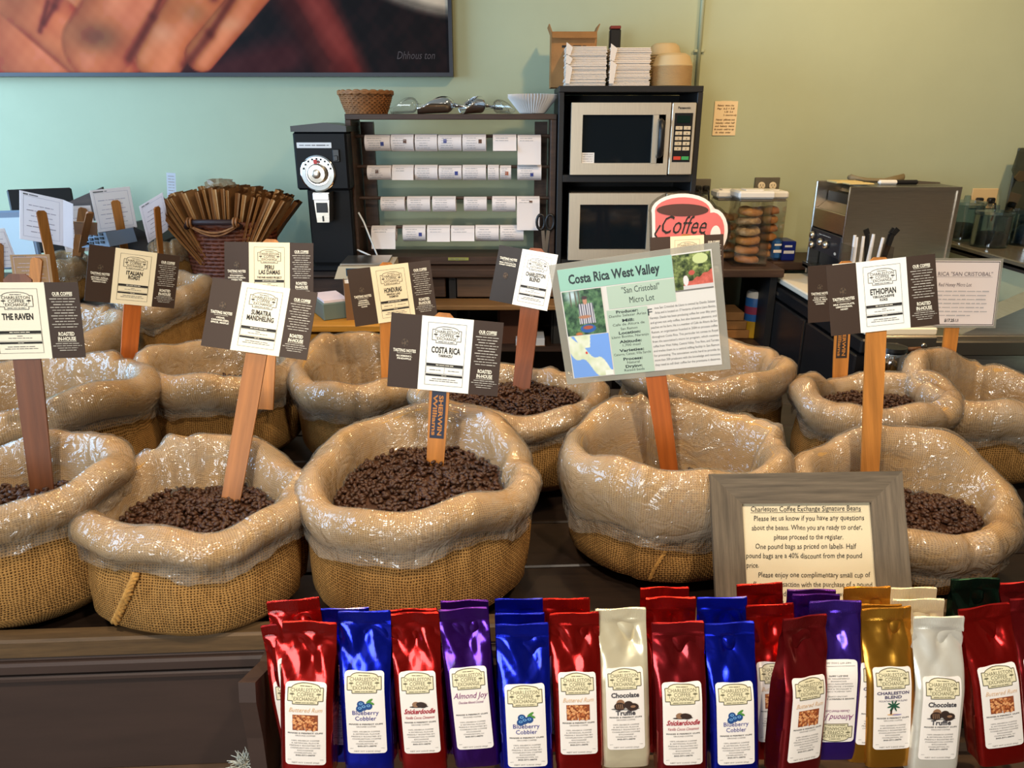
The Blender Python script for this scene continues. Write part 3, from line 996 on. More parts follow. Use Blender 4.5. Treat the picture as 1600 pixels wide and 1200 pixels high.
def microwave(label, z0, full):
    t = thing('microwave', label, 'microwave', ((cx0 + cx1) / 2 + .012, mY - .012, z0))
    k = mY * 1.0
    w = P(1080, 215, mY).x - P(888, 215, mY).x
    h = P(980, 158, mY).z - P(980, 270, mY).z
    obj('body', MB().box((0, .17, h / 2 + .004), (w - .01, .30, h - .006), bev=.004), M_darksteel, t)
    dw = w * .797
    dx = -w / 2 + dw / 2
    door = MB()
    rect_ring(door, -w / 2, -w / 2 + dw - .002, .0, h, -.012, .046, .03)
    # wider stile on the handle side
    door.box((-w / 2 + dw - .045, .003, h / 2), (.05, .03, h - .09))
    d = obj('door', door, M_mw, t)
    gx0, gx1 = -w / 2 + .044, -w / 2 + dw - .062
    obj('window', MB().box(((gx0 + gx1) / 2, .004, h / 2), (gx1 - gx0, .012, h - .088)), M_glassdark, d)
    ch = MB()
    rect_ring(ch, gx0, gx1, .042, h - .042, -.004, .004, .004)
    obj('window_trim', ch, M_chrome, d)
    hx = -w / 2 + dw - .040
    obj('handle', MB().tube([(hx, -.012, h * .26), (hx, -.034, h * .29), (hx, -.042, h * .4), (hx, -.042, h * .62), (hx, -.034, h * .73), (hx, -.012, h * .76)], .012, 10), M_black, d, True)
    if full:
        st = obj('sticker', MB().box((gx0 + .028, -.0025, .066), (.054, .001, .042)), M_paper, d)
        ik = Ink()
        for q in range(4):
            ik.words(gx0 + .028, .080 - q * .009, .042, .004, seed=q)
        ik.build('lettering', [M_inklight], st, off=.0032)
    px = w / 2 - w * .2 / 2
    pw = w * .2 - .004
    cp = obj('control_panel', MB().box((px, .003, h / 2), (pw, .03, h), bev=.003), M_mw, t)
    obj('keypad', MB().box((px, -.0125, h * .52), (pw * .76, .002, h * .68)), M_black, cp)
    obj('display', MB().box((px, -.0142, h * .775), (pw * .55, .002, h * .10)), mat('green_display', S(20, 40, 34), .2), cp)
    bt = mat('keypad_button', S(214, 200, 172), .5)
    for r in range(5):
        for c in range(2):
            kx = px + (c - .5) * pw * .34
            obj('button', MB().box((kx, -.0145, h * (.655 - .072 * r)), (pw * .29, .003, h * .05), bev=.001), bt, cp)
    for c, nm, col in ((0, 'stop_button', (206, 70, 50)), (1, 'start_button', (64, 160, 90))):
        obj(nm, MB().box((px + (c - .5) * pw * .34, -.0145, h * .235), (pw * .31, .003, h * .05), bev=.001), mat(nm, S(*col), .5), cp)
    ik = Ink()
    ik.text('Panasonic', px, h * .915, .013, bold=True)
    for r in range(5):
        for c in range(2):
            ik.text('%d' % ((r * 2 + c + 1) % 10), px + (c - .5) * pw * .34, h * (.64 - .072 * r), .011, layer=4)
    ik.build('lettering', [M_ink], cp, fn=lambda x, y, L: np.stack([x, np.where(y > h * .88, -.0128, -.0168) + 0 * L, y], 1))
    for sx in (-1, 1):
        obj('foot', MB().lathe([(.012, 0), (.012, .006)], 10, c=(sx * w * .42, .05, -.002)), M_black, t)
    return t


mz1 = ZC + shz + .015
microwave('upper steel microwave on the cabinet shelf, with a sticker on its window', mz1 + .002, True)
microwave('lower steel microwave at the foot of the cabinet, behind the mug sign', P(980, 405, mY).z, False)
rs = P(980, 405, mY).z
obj('riser', MB().box((0, .17, (rs - ZC) / 2 - .002), (CW - .05, .3, max(.01, rs - ZC - .006))), M_cab, cab)

# ---- on top of the cabinet
tY = mY + .10
cbx = thing('cardboard_box', 'open cardboard box standing behind the left napkin stack', 'box', (P(895, 90, mY + .2).x, mY + .22, cz1))
w = P(930, 90, mY + .2).x - P(862, 90, mY + .2).x
h = P(895, 52, mY + .2).z - cz1
M_kraft = mat('kraft_card', S(158, 112, 64), .8)
for sx in (-1, 1):
    obj('box_side', MB().box((sx * w / 2, 0, h / 2), (.004, .14, h)), M_kraft, cbx)
    obj('flap', MB().bar((sx * w / 2, 0, h), (sx * (w / 2 + .012), 0, h + .03), .14, .004, xdir=(0, 1, 0)), M_kraft, cbx)
fp = obj('box_front', MB().box((0, -.07, h / 2), (w, .004, h)), M_kraft, cbx)
obj('box_back', MB().box((0, .07, h / 2), (w, .004, h)), M_kraft, cbx)
obj('flap', MB().bar((0, -.07, h), (0, -.095, h - .025), w, .004, xdir=(1, 0, 0)), M_kraft, cbx)
ik = Ink()
ik.words(-.0, h - .055, .10, .012, seed=8)
ik.build('lettering', [M_ink], fp, off=.0725)


def napkins(x0, x1, ys, label, seed):
    Y = mY + .02
    rng = random.Random(seed)
    X0, X1 = P(x0, 100, Y).x, P(x1, 100, Y).x
    t = thing('napkin_stack', label, 'napkins', ((X0 + X1) / 2, Y + .085, cz1))
    zb = 0
    for i, y in enumerate(ys):
        zt_ = P(900, y, Y).z - cz1
        n = max(4, int((zt_ - zb) / .006))
        mb = MB()
        for k in range(n):
            zz = zb + (k + .5) * (zt_ - zb) / n
            mb.box((rng.uniform(-.003, .003), rng.uniform(-.003, .003), zz), (X1 - X0 - .006, .165, (zt_ - zb) / n * .82), bev=.0015)
        mb.prism([(-(X1 - X0) / 2 + .002, zb + .01), (-(X1 - X0) / 2 + .02, zb + .008), (-(X1 - X0) / 2 + .03, zt_ - .004), (-(X1 - X0) / 2 + .004, zt_ + .014)], -.088, -.083)
        obj('napkin_bundle', mb, mat('napkin_paper', S(238, 226, 212), .85), t)
        zb = zt_
    return t


napkins(883, 949, (104, 90, 72), 'left stack of three folded napkin bundles on the cabinet', 3)
napkins(952, 1018, (99, 74), 'right stack of two folded napkin bundles on the cabinet', 5)

bt = thing('black_bottle', 'black slim bottle with a red top standing behind the napkins', 'bottle', (P(960, 70, mY + .2).x, mY + .20, cz1))
hh = P(960, 41, mY + .2).z - cz1
obj('body', MB().box((0, 0, hh / 2 - .006), (.046, .046, hh - .012), bev=.005), M_black, bt)
obj('cap', MB().box((0, 0, hh - .006), (.044, .044, .012), bev=.002), mat('red_cap', S(120, 40, 32), .5), bt)


def bowls(x, y_top, n, label, Y, r):
    c = P(x, 110, Y)
    t = thing('bowl_stack', label, 'bowls', (c.x, Y, cz1))
    h = P(x, y_top, Y).z - cz1
    M_b = mat('tan_paper_bowl', S(172, 142, 98), .75)
    step = (h - .05) / n
    for k in range(n):
        z0 = k * step
        obj('bowl', MB().lathe([(r, z0), (r + .002, z0 + .003), (r * .86, z0 + .040), (r * .66, z0 + .050), (.002, z0 + .050)], 32, caps=False), M_b if k < n - 1 else mat('cream_paper_bowl', S(200, 176, 132), .75), t, 'auto')
    return t


bowls(1050, 82, 16, 'front stack of upside-down tan paper bowls on the cabinet', mY + .09, .080)
bowls(1037, 64, 13, 'rear stack of upside-down paper bowls nearest the wall', mY + .26, .068)

# ------------------------------------------------------------------ bagel jars
def bagel_mesh(seed):
    rng = random.Random(seed)
    v, f = [], []
    nu, nv = 28, 14
    ph = rng.uniform(0, 6)
    for i in range(nu):
        a = 2 * PI * i / nu
        for j in range(nv):
            b = 2 * PI * j / nv
            rr = .0235 + .002 * math.sin(3 * a + ph) + .0012 * math.sin(5 * a + 2 * b)
            x = (.030 + rr * math.cos(b))
            z = rr * .86 * math.sin(b)
            if z < -.012: z = -.012 - (z + .012) * .1
            v.append((x * math.cos(a), x * math.sin(a), z + .013))
    for i in range(nu):
        for j in range(nv):
            f.append((i * nv + j, ((i + 1) % nu) * nv + j, ((i + 1) % nu) * nv + (j + 1) % nv, i * nv + (j + 1) % nv))
    return MB().add(v, f)


def bagel_mat(name, a, b):
    m = mat(name, a, .5, vary=(45, .28, (1, 1, 1)))
    for n in m.node_tree.nodes:
        if n.type == 'VALTORGB':
            n.color_ramp.elements[0].color = (*b, 1)
            n.color_ramp.elements[1].color = (*a, 1)
    return m


M_bag = [bagel_mat('golden_crust', S(214, 156, 84), S(160, 96, 40)), bagel_mat('seeded_crust', S(222, 186, 130), S(120, 84, 48)), bagel_mat('dark_crust', S(196, 128, 60), S(150, 88, 36))]
BAG = [bagel_mesh(i) for i in range(3)]


def jar(x0, x1, y_top, y_bot, Y, label, n, kinds, which):
    xm = (x0 + x1) / 2
    c = PZ(xm, y_bot, ZC)
    c = Vector((P(xm, y_bot, Y).x, Y, ZC))
    w = P(x1, 350, Y).x - P(x0, 350, Y).x
    h = P(xm, y_top, Y).z - ZC
    t = thing('food_jar', label, 'jar', (c.x, Y + w / 2, ZC))
    lid_h = .045
    hb = h - lid_h
    mb = MB()
    b = w / 2 * .93
    mb.box((0, 0, .003), (2 * b, 2 * b, .006))
    for sx in (-1, 1):
        mb.box((sx * (b - .001), 0, hb / 2 + .003), (.002, 2 * b, hb))
        mb.box((0, sx * (b - .001), hb / 2 + .003), (2 * b - .004, .002, hb))
    obj('clear_body', mb, M_clear, t)
    obj('seal', MB().box((0, 0, hb + .004), (2 * b - .008, 2 * b - .008, .012), bev=.003), mat('grey_seal', S(110, 104, 92), .4), t)
    l_ = obj('lid', MB().box((0, 0, hb + .026), (w, w, .032), bev=.008), M_white, t)
    obj('lid_button', MB().box((0, 0, hb + .0435), (w * .5, w * .5, .006), bev=.002), M_white, l_)
    rng = random.Random(which)
    sp_ = min(.043, (hb - .03) / n)
    for k in range(n):
        o = BAG[k % 3].build('bagel', M_bag[kinds[k % len(kinds)]], None, True) if k + which * 10 < 3 else bpy.data.objects.new('bagel', bpy.data.objects['bagel' if k % 3 == 0 else 'bagel.%03d' % (k % 3)].data.copy())
        if not o.users_collection:
            COL.objects.link(o)
            o.data.materials.clear()
            o.data.materials.append(M_bag[kinds[k % len(kinds)]])
        s_ = min(1.0, (b - .005) / .057)
        o.location = (c.x + rng.uniform(-.003, .003), Y + w / 2 + rng.uniform(-.003, .003), ZC + .007 + k * sp_)
        o.rotation_euler = (rng.uniform(-.10, .10), rng.uniform(-.12, .12), rng.uniform(0, 6))
        o.scale = (s_, s_, s_ * (.95 if kinds[k % len(kinds)] else 1))
        tag(o, '%s bagel from the bottom in the %s' % (ORD[k], ['front bagel jar', 'left bagel jar behind the mug sign', 'right bagel jar'][which]), 'bagel', 'bagels in the clear jars')


jar(1144, 1201, 298, 409, 3.215, 'front clear bagel jar with a white lid nearest the counter edge', 6, [2, 2, 0, 1, 1, 0], 0)
jar(1112, 1152, 297, 396, 3.345, 'left clear bagel jar half hidden by the pink mug sign', 5, [0, 2], 1)
jar(1176, 1223, 298, 395, 3.36, 'right clear bagel jar behind the front jar, under the outlet', 6, [0, 2, 0, 2], 2)
for i, (x0, x1, y0, s_) in enumerate(((1215, 1231, 371, 'curled blue foil packet beside the right bagel jar'), (1231, 1252, 374, 'dark blue carton with white print beside the toaster'))):
    t = thing('blue_carton', s_, 'carton', (P((x0 + x1) / 2, 385, 3.30).x, 3.42, ZC))
    w = P(x1, 385, 3.3).x - P(x0, 385, 3.3).x
    h = P(1230, y0, 3.42).z - ZC
    obj('box', MB().box((0, 0, h / 2), (w * 1.02, .12, h), bev=.004 + .01 * (1 - i)), mat('blue_carton_%d' % i, S(*((40, 90, 150), (26, 40, 120))[i]), .3), t)
    ik = Ink()
    ik.words(0, h * .75, w * .7, .012, seed=i)
    ik.words(0, h * .45, w * .8, .018, seed=i + 5)
    ik.build('lettering', [M_paper], t, off=.0606)

# ------------------------------------------------------------------ prep refrigerator on the right
fx0, fx1, fy0, fy1, fz = 1.19, 1.90, 2.36, 3.31, .875
pf = thing('prep_refrigerator', 'black prep refrigerator with a steel end and white cutting board', 'refrigerator', (0, 0, 0))
M_fridge = mat('black_fridge_enamel', S(34, 32, 32), .25)
M_endsteel = mat('blue_grey_steel', (.46, .48, .50), .32, metal=.9, vary=(14, .08, (1, 1, 20)))
obj('cabinet', MB().box(((fx0 + fx1) / 2, (fy0 + fy1) / 2, .47), (fx1 - fx0 - .02, fy1 - fy0 - .02, .78)), M_fridge, pf)
for k in range(2):
    y0, y1 = fy0 + .02 + k * .46, fy0 + .47 + k * .46
    d = obj('door', MB().box((fx0 - .012, (y0 + y1) / 2, .46), (.04, y1 - y0 - .008, .70), bev=.006), M_fridge, pf)
    obj('handle_recess', MB().prism([(y0 + .10, .55), (y0 + .32, .60), (y0 + .34, .30), (y0 + .15, .28)], -.0335, -.031, mx=Matrix.Translation((fx0, 0, 0)) @ Matrix(((0, 1, 0, 0), (1, 0, 0, 0), (0, 0, 1, 0), (0, 0, 0, 1)))), M_black, d)
obj('seam_strip', MB().box((fx0 - .034, fy0 + .478, .46), (.004, .006, .70)), M_steel, pf)
obj('top_rail', MB().box((fx0 - .005, (fy0 + fy1) / 2, .845), (.05, fy1 - fy0, .05), bev=.006), M_black, pf)
obj('badge', MB().box((fx0 - .031, fy1 - .12, .845), (.004, .05, .012)), M_steel, pf)
obj('steel_end', MB().box(((fx0 + fx1) / 2 + .01, fy0 + .004, .44), (fx1 - fx0 - .03, .012, .76)), M_endsteel, pf)
rl_ = obj('end_rail', MB().box(((fx0 + fx1) / 2 + .02, fy0 - .012, .848), (fx1 - fx0, .04, .05), bev=.004), M_darksteel, pf)
br = obj('bracket', MB().box((1.30, fy0 - .036, .865), (.17, .012, .05), bev=.002), M_darksteel, pf)
for x in (1.255, 1.345):
    obj('screw', MB().lathe([(.009, 0), (.009, .004), (.005, .006)], 12, mx=Matrix.Translation((x, fy0 - .042, .862)) @ RX), M_steel, br, True)
obj('worktop', MB().box(((fx0 + fx1) / 2 + .02, (fy0 + fy1) / 2, fz + .002), (fx1 - fx0, fy1 - fy0, .012), bev=.002), M_steel, pf)
obj('cutting_board', MB().box((fx0 + .10, (fy0 + fy1) / 2, fz + .021), (.24, fy1 - fy0 - .01, .026), bev=.005), mat('white_board', S(232, 224, 204), .4), pf)
obj('lid', MB().prism([(1.50, fz + .008), (1.90, fz + .008), (1.90, fz + .20)], fy0 + .02, fy0 + .13), M_endsteel, pf)

# steel pitcher behind the sacks
pt = thing('steel_pitcher', 'dark steel coffee pitcher standing beside the prep refrigerator', 'pitcher', (P(1404, 560, 2.12).x, 2.16, .745))
ph = P(1404, 547, 2.12).z - .745
obj('body', MB().lathe([(.03, 0), (.045, .004), (.048, ph * .5), (.045, ph * .86), (.036, ph * .93)], 28), M_chrome, pt, True)
obj('lid', MB().lathe([(.040, ph * .92), (.043, ph * .94), (.040, ph), (.004, ph + .006)], 24), M_black, pt, 'auto')
obj('handle', MB().tube([(.04, 0, ph * .93), (.08, 0, ph * .95), (.095, 0, ph * .8), (.085, 0, ph * .5), (.048, 0, ph * .4)], .008, 8), mat('brown_handle', S(96, 60, 34), .4), pt, True)

# ------------------------------------------------------------------ conveyor toaster
tx0, tx1, ty0, ty1 = 1.31, 1.74, 2.95, 3.29
tz0, tz1 = fz + .04, P(1400, 292, 2.95).z
ts = thing('conveyor_toaster', 'steel conveyor toaster with four knobs on the prep refrigerator', 'toaster', (tx0, ty0, tz0))
TW, TD, TH = tx1 - tx0, ty1 - ty0, tz1 - tz0
# side plates (near, far), bent frame of the near side
sd = obj('side_plate', MB().box((TW / 2, .006, TH / 2), (TW, .012, TH), bev=.003), M_steel, ts)
sf = MB()
rect_ring(sf, .0, TW, 0, TH, -.006, .014, .008)
obj('plate_rim', sf, M_steel, sd)
obj('side_plate', MB().box((TW / 2, TD - .006, TH / 2), (TW, .012, TH), bev=.003), M_steel, ts)
obj('top_plate', MB().box((TW / 2 + .05, TD / 2, TH - .006), (TW - .1, TD - .02, .012)), M_darksteel, ts)
obj('back_plate', MB().box((TW - .008, TD / 2, TH / 2), (.016, TD - .024, TH - .02)), M_steel, ts)
obj('loading_chute', MB().bar((.01, TD / 2, TH * .70), (.13, TD / 2, TH * .97), TD - .03, .006, xdir=(0, 1, 0)), mat('bronze_steel', (.30, .24, .16), .3, metal=.9), ts)
obj('upper_front', MB().box((.012, TD / 2, TH * .62), (.014, TD - .026, TH * .2), bev=.002), M_steel, ts)
obj('heating_chamber', MB().box((.22, TD / 2, TH * .5), (.34, TD - .04, TH * .8)), M_black, ts)
cpn = obj('control_panel', MB().box((.006, TD / 2, TH * .40), (.014, TD - .026, TH * .22), bev=.002), mat('toaster_panel', S(40, 40, 44), .35), ts)
for yy, zz in ((TD * .82, .44), (TD * .80, .34), (TD * .55, .40), (TD * .38, .39)):
    obj('knob', MB().lathe([(.016, 0), (.016, .012), (.012, .02), (.004, .022)], 16, mx=Matrix.Translation((-.001, yy, TH * zz)) @ Matrix.Rotation(-PI / 2, 4, 'Y')), M_steel, cpn, True)
ik = Ink()
ik.ell(-.05, TH * .33, .012, .006)
ik.words(-.17, TH * .47, .12, .004, seed=2)
ik.build('lettering', [M_inkpale], cpn, fn=lambda x, y, L: np.stack([0 * x - .002, -x, y], 1))
obj('catch_tray', MB().box((.06, TD / 2, TH * .10), (.16, TD - .03, .01)).box((-.015, TD / 2, TH * .11), (.01, TD - .03, .024)), M_darksteel, ts)
for i in (0.05, TW - .05):
    for j in (.04, TD - .04):
        obj('foot', MB().lathe([(.016, -.033), (.016, 0)], 12, c=(i, j, 0)), M_black, ts)
zT = tz1
t = thing('serving_tongs', 'grey tongs lying across the top of the toaster', 'tongs', (P(1330, 285, 3.18).x, 3.2, zT))
obj('tong_arm', MB().tube([(0, 0, .02), (.06, -.01, .008), (.15, -.015, .006), (.22, -.005, .015)], [.012, .007, .006, .011], 8), mat('grey_silicone', S(128, 116, 88), .6), t, True)
obj('tong_arm', MB().tube([(.0, .01, .018), (.09, .03, .008), (.16, .03, .007), (.24, .03, .02)], [.010, .006, .006, .012], 8), mat('grey_silicone', S(128, 116, 88), .6), t, True)
t = thing('bread_knife', 'knife with a white and black handle on the toaster', 'knife', (P(1375, 287, 3.05).x, 3.05, zT))
obj('handle', MB().box((.03, 0, .010), (.075, .022, .018), bev=.006), M_white, t)
obj('handle_end', MB().box((.105, 0, .010), (.09, .020, .018), bev=.006), M_black, t)
obj('blade', MB().prism([(.14, .002), (.24, .004), (.24, .010), (.14, .016)], -.001, .001), M_steel, t)
t = thing('paper_packet', 'flat cream paper packet lying on the far side of the toaster', 'packet', (P(1310, 287, 3.15).x + .03, 3.16, zT))
obj('sheet', MB().box((0, 0, .004), (.11, .10, .008), bev=.002), mat('cream_packet', S(212, 190, 130), .7), t)
obj('sheet', MB().box((.02, -.08, .003), (.10, .07, .006), bev=.002), mat('cream_packet', S(212, 190, 130), .7), t)

# ---- straw holder
sh_ = thing('straw_holder', 'clear plastic holder on the prep refrigerator near the toaster', 'holder', (P(1352, 400, 2.66).x, 2.66, fz + .034))
hz_ = P(1352, 384, 2.66).z - fz - .034
b = .055
mb = MB()
mb.box((0, 0, .003), (2 * b + .03, 2 * b, .006))
for sx in (-1, 1):
    mb.box((sx * (b + .015), 0, hz_ / 2 + .003), (.003, 2 * b, hz_))
    mb.box((0, sx * b, hz_ / 2 + .003), (2 * b + .03, .003, hz_))
obj('clear_box', mb, M_clear, sh_)
for i in range(7):
    rng = random.Random(i + 60)
    x = -.045 + .011 * i
    tag(obj('paper_straw', MB().tube([(0, 0, 0), (rng.uniform(-.02, .02) - .012 + .006 * i, rng.uniform(-.01, .01), hz_ + rng.uniform(.015, .035))], .0055, 8), mat('straw_white', S(226, 228, 232), .5)),
        '%s white wrapped straw from the left in the clear holder' % ORD[i], 'straw', 'straws in the holder').location = (sh_.location.x + x, 2.66 + rng.uniform(-.02, .02), fz + .042)
for i, (x, dx) in enumerate(((.03, -.03), (.045, .05), (.055, .035))):
    t = thing('black_tongs', ['black tongs leaning left in the clear holder', 'black tongs leaning right in the clear holder', 'upright black tongs between the other two'][i], 'tongs', (sh_.location.x + x, 2.67 + .008 * i, fz + .042), group='black tongs in the holder')
    obj('handle', MB().bar((0, 0, 0), (dx, 0, hz_ + .03), .014, .006, xdir=(1, 0, 0)), M_black, t)
    obj('tip', MB().bar((dx, 0, hz_ + .03), (dx * 1.3, 0, hz_ + .05), .018, .006, xdir=(1, 0, 0)), M_black, t)

# ---- ledge things: clear jars and a blender
LZ = 1.02 + .037
for i, (x, y0, r, Y, lb_) in enumerate(((1548, 330, .07, 2.98, 'front bluish clear canister on the ledge below the ivory outlet'), (1508, 335, .075, 3.22, 'rear clear canister on the ledge next to the toaster'), (1578, 345, .07, 3.25, 'clear canister on the ledge in front of the blender'))):
    c = P(x, 380, Y)
    t = thing('clear_canister', lb_, 'canister', (*((2.005, 3.13), (2.0, 3.33), (2.19, 3.17))[i], LZ))
    h = .13 + .02 * (i % 2)
    obj('wall', MB().lathe([(r * .9, .0), (r, .006), (r, h), (r + .004, h + .004), (r - .003, h + .004), (r - .003, .01), (.002, .008)], 28, caps=False), M_clearblue, t, 'auto')
    obj('contents', MB().lathe([(r * .85, .010), (r * .88, .05), (r * .5, .062 + .01 * i), (.002, .058)], 16), mat('dark_contents_%d' % i, S(*((40, 38, 36), (60, 52, 30), (52, 60, 70))[i]), .6), t, True)
    obj('lid', MB().lathe([(r + .002, h + .004), (r + .004, h + .016), (r * .5, h + .02), (.015, h + .022), (.012, h + .04), (.002, h + .042)], 24), M_clearblue, t, 'auto')
bl = thing('blender', 'grey blender with a clear hood standing on the right ledge', 'blender', (2.40, 3.40, LZ))
bl.scale = (1, 1, .80)
M_bl = mat('blender_grey', S(70, 74, 64), .4)
obj('base', MB().box((0, 0, .05), (.21, .22, .10), bev=.02), M_black, bl)
obj('hood', MB().prism([(-.12, .10), (.12, .10), (.10, .30), (.12, .38), (.12, .48), (-.10, .48), (-.115, .46), (-.125, .36), (-.10, .30)], -.10, .10), clear_mat('smoky_plastic', (.42, .45, .42), .12), bl)
obj('back_panel', MB().box((0, .108, .29), (.22, .012, .38), bev=.004), M_bl, bl)
obj('head', MB().box((.01, .02, .42), (.19, .14, .10), bev=.015), M_bl, bl)
obj('emblem', MB().lathe([(.052, 0), (.052, .006), (.046, .009), (.002, .009)], 28, mx=Matrix.Translation((.01, -.05, .42)) @ RX), mat('blender_disc', S(150, 146, 124), .4), bl, 'auto')
obj('jug', MB().lathe([(.045, .11), (.05, .12), (.065, .30), (.06, .31)], 24), M_clearblue, bl, True)

# white pad on the low shelf, seen between the signs
pd = thing('paper_pad', 'white paper pad lying on the low shelf behind the CHARLESTON BLEND stick', 'pad', (P(828, 548, 3.25).x, 3.27, .598))
obj('sheets', MB().box((0, 0, .018), (.13, .14, .036), bev=.002), M_paper, pd)
obj('backing_card', MB().box((0, 0, .0015), (.134, .144, .003)), mat('kraft_card', S(158, 112, 64), .8), pd)

# ------------------------------------------------------------------ display table (a wide low trough)
ZT = 0.742
YAW = math.radians(3.0)
M_tabletop = mat('very_dark_stained_wood', S(34, 23, 16), .45, vary=(9, .35, (.6, 8, 8)))
tb = thing('display_table', 'dark brown wooden display table with a raised front edge under the sacks', 'table', (0, 1.02, 0), (0, 0, YAW))
for k in range(7):
    obj('table_plank', MB().box((-.175, .12 + .166 * k, ZT - .0125), (4.05, .162, .025), bev=.003), M_tabletop, tb)
obj('front_edge', MB().box((-.175, .012, ZT + .010), (4.05, .034, .036), bev=.004), M_trough_top, tb)
obj('bead', MB().box((-.175, -.008, ZT - .022), (4.05, .012, .022), bev=.004).box((-.175, -.006, ZT - .044), (4.05, .010, .012), bev=.003), M_trough, tb)
obj('front_board', MB().box((-.175, .008, ZT - .125), (4.05, .022, .235), bev=.002), M_trough, tb)
obj('lower_board', MB().box((-.175, .0, ZT - .36), (4.05, .03, .235), bev=.003), M_midbrown, tb)
for x in (-2.1, 1.75):
    for y in (.08, 1.10):
        obj('leg', MB().box((x, y, (ZT - .03) / 2), (.09, .09, ZT - .03), bev=.004), M_darkwood, tb)
obj('rear_board', MB().box((-.175, 1.18, ZT - .085), (4.05, .024, .12)), M_darkwood_h, tb)


rt = thing('rear_table', 'second dark table at the left behind the display table, under the rear sacks', 'table', (-1.58, 2.49, 0))
for k in range(3):
    obj('table_plank', MB().box((0, -.155 + .155 * k, ZT - .0125), (1.24, .151, .025), bev=.003), M_tabletop, rt)
for x in (-.56, .56):
    for y in (-.17, .17):
        obj('leg', MB().box((x, y, (ZT - .025) / 2), (.07, .07, ZT - .025), bev=.004), M_darkwood, rt)
obj('apron', MB().box((0, -.205, ZT - .065), (1.10, .02, .08)), M_darkwood_h, rt)


# ------------------------------------------------------------------ burlap and plastic
def burlap(name, c_hi, c_lo, hole, pitch=.0042, bump=.8):
    m = bpy.data.materials.new(name)
    m.use_nodes = True
    nt = m.node_tree
    N, L = nt.nodes, nt.links
    b = N['Principled BSDF']
    b.inputs['Roughness'].default_value = .9
    b.inputs['Specular IOR Level'].default_value = .15
    uv = N.new('ShaderNodeUVMap')
    uv.uv_map = 'weave'
    nz = N.new('ShaderNodeTexNoise')
    nz.inputs['Scale'].default_value = 22
    nz.inputs['Detail'].default_value = 4
    L.new(uv.outputs[0], nz.inputs['Vector'])
    mixv = N.new('ShaderNodeMix')
    mixv.data_type = 'VECTOR'
    mixv.inputs[0].default_value = .012
    L.new(uv.outputs[0], mixv.inputs[4])
    L.new(nz.outputs['Color'], mixv.inputs[5])
    sp_ = N.new('ShaderNodeSeparateXYZ')
    L.new(mixv.outputs[1], sp_.inputs[0])

    def M(op, a, b_=None, c=None):
        n = N.new('ShaderNodeMath')
        n.operation = op
        for i, q in enumerate((a, b_, c)):
            if q is None: continue
            if isinstance(q, (int, float)): n.inputs[i].default_value = q
            else: L.new(q, n.inputs[i])
        return n.outputs[0]
    k = PI / pitch
    su = M('ABSOLUTE', M('SINE', M('MULTIPLY', sp_.outputs[0], k)))
    sv = M('ABSOLUTE', M('SINE', M('MULTIPLY', sp_.outputs[1], k)))
    par = M('SIGN', M('MULTIPLY', M('SINE', M('MULTIPLY', sp_.outputs[0], k)), M('SINE', M('MULTIPLY', sp_.outputs[1], k))))
    over = M('MULTIPLY_ADD', par, .3, .7)
    under = M('MULTIPLY_ADD', par, -.3, .7)
    h = M('MAXIMUM', M('MULTIPLY', su, over), M('MULTIPLY', sv, under))
    fat = M('MAXIMUM', su, sv)
    n2 = N.new('ShaderNodeTexNoise')
    n2.inputs['Scale'].default_value = 160
    n2.inputs['Detail'].default_value = 3
    sc = N.new('ShaderNodeVectorMath')
    sc.operation = 'MULTIPLY'
    sc.inputs[1].default_value = (1, .25, 1)
    L.new(uv.outputs[0], sc.inputs[0])
    L.new(sc.outputs[0], n2.inputs['Vector'])
    fat2 = M('ADD', fat, M('MULTIPLY', M('SUBTRACT', n2.outputs['Fac'], .5), .55))
    r = N.new('ShaderNodeValToRGB')
    r.color_ramp.elements[0].position = .42
    r.color_ramp.elements[0].color = (*hole, 1)
    r.color_ramp.elements[1].position = .62
    r.color_ramp.elements[1].color = (*c_lo, 1)
    e = r.color_ramp.elements.new(1.0)
    e.color = (*c_hi, 1)
    L.new(fat2, r.inputs[0])
    n3 = N.new('ShaderNodeTexNoise')
    n3.inputs['Scale'].default_value = 7
    n3.inputs['Detail'].default_value = 3
    L.new(uv.outputs[0], n3.inputs['Vector'])
    hs = N.new('ShaderNodeHueSaturation')
    L.new(M('MULTIPLY_ADD', n3.outputs['Fac'], .5, .75), hs.inputs['Value'])
    L.new(r.outputs[0], hs.inputs['Color'])
    L.new(hs.outputs[0], b.inputs['Base Color'])
    bp = N.new('ShaderNodeBump')
    bp.inputs['Strength'].default_value = bump
    bp.inputs['Distance'].default_value = .0012
    L.new(h, bp.inputs['Height'])
    L.new(bp.outputs[0], b.inputs['Normal'])
    return m


M_burlap = burlap('burlap', S(164, 122, 68), S(118, 80, 36), S(36, 21, 7))
M_cuff = burlap('burlap_cuff', S(182, 144, 90), S(162, 124, 72), S(120, 88, 46), .0036, bump=.25)


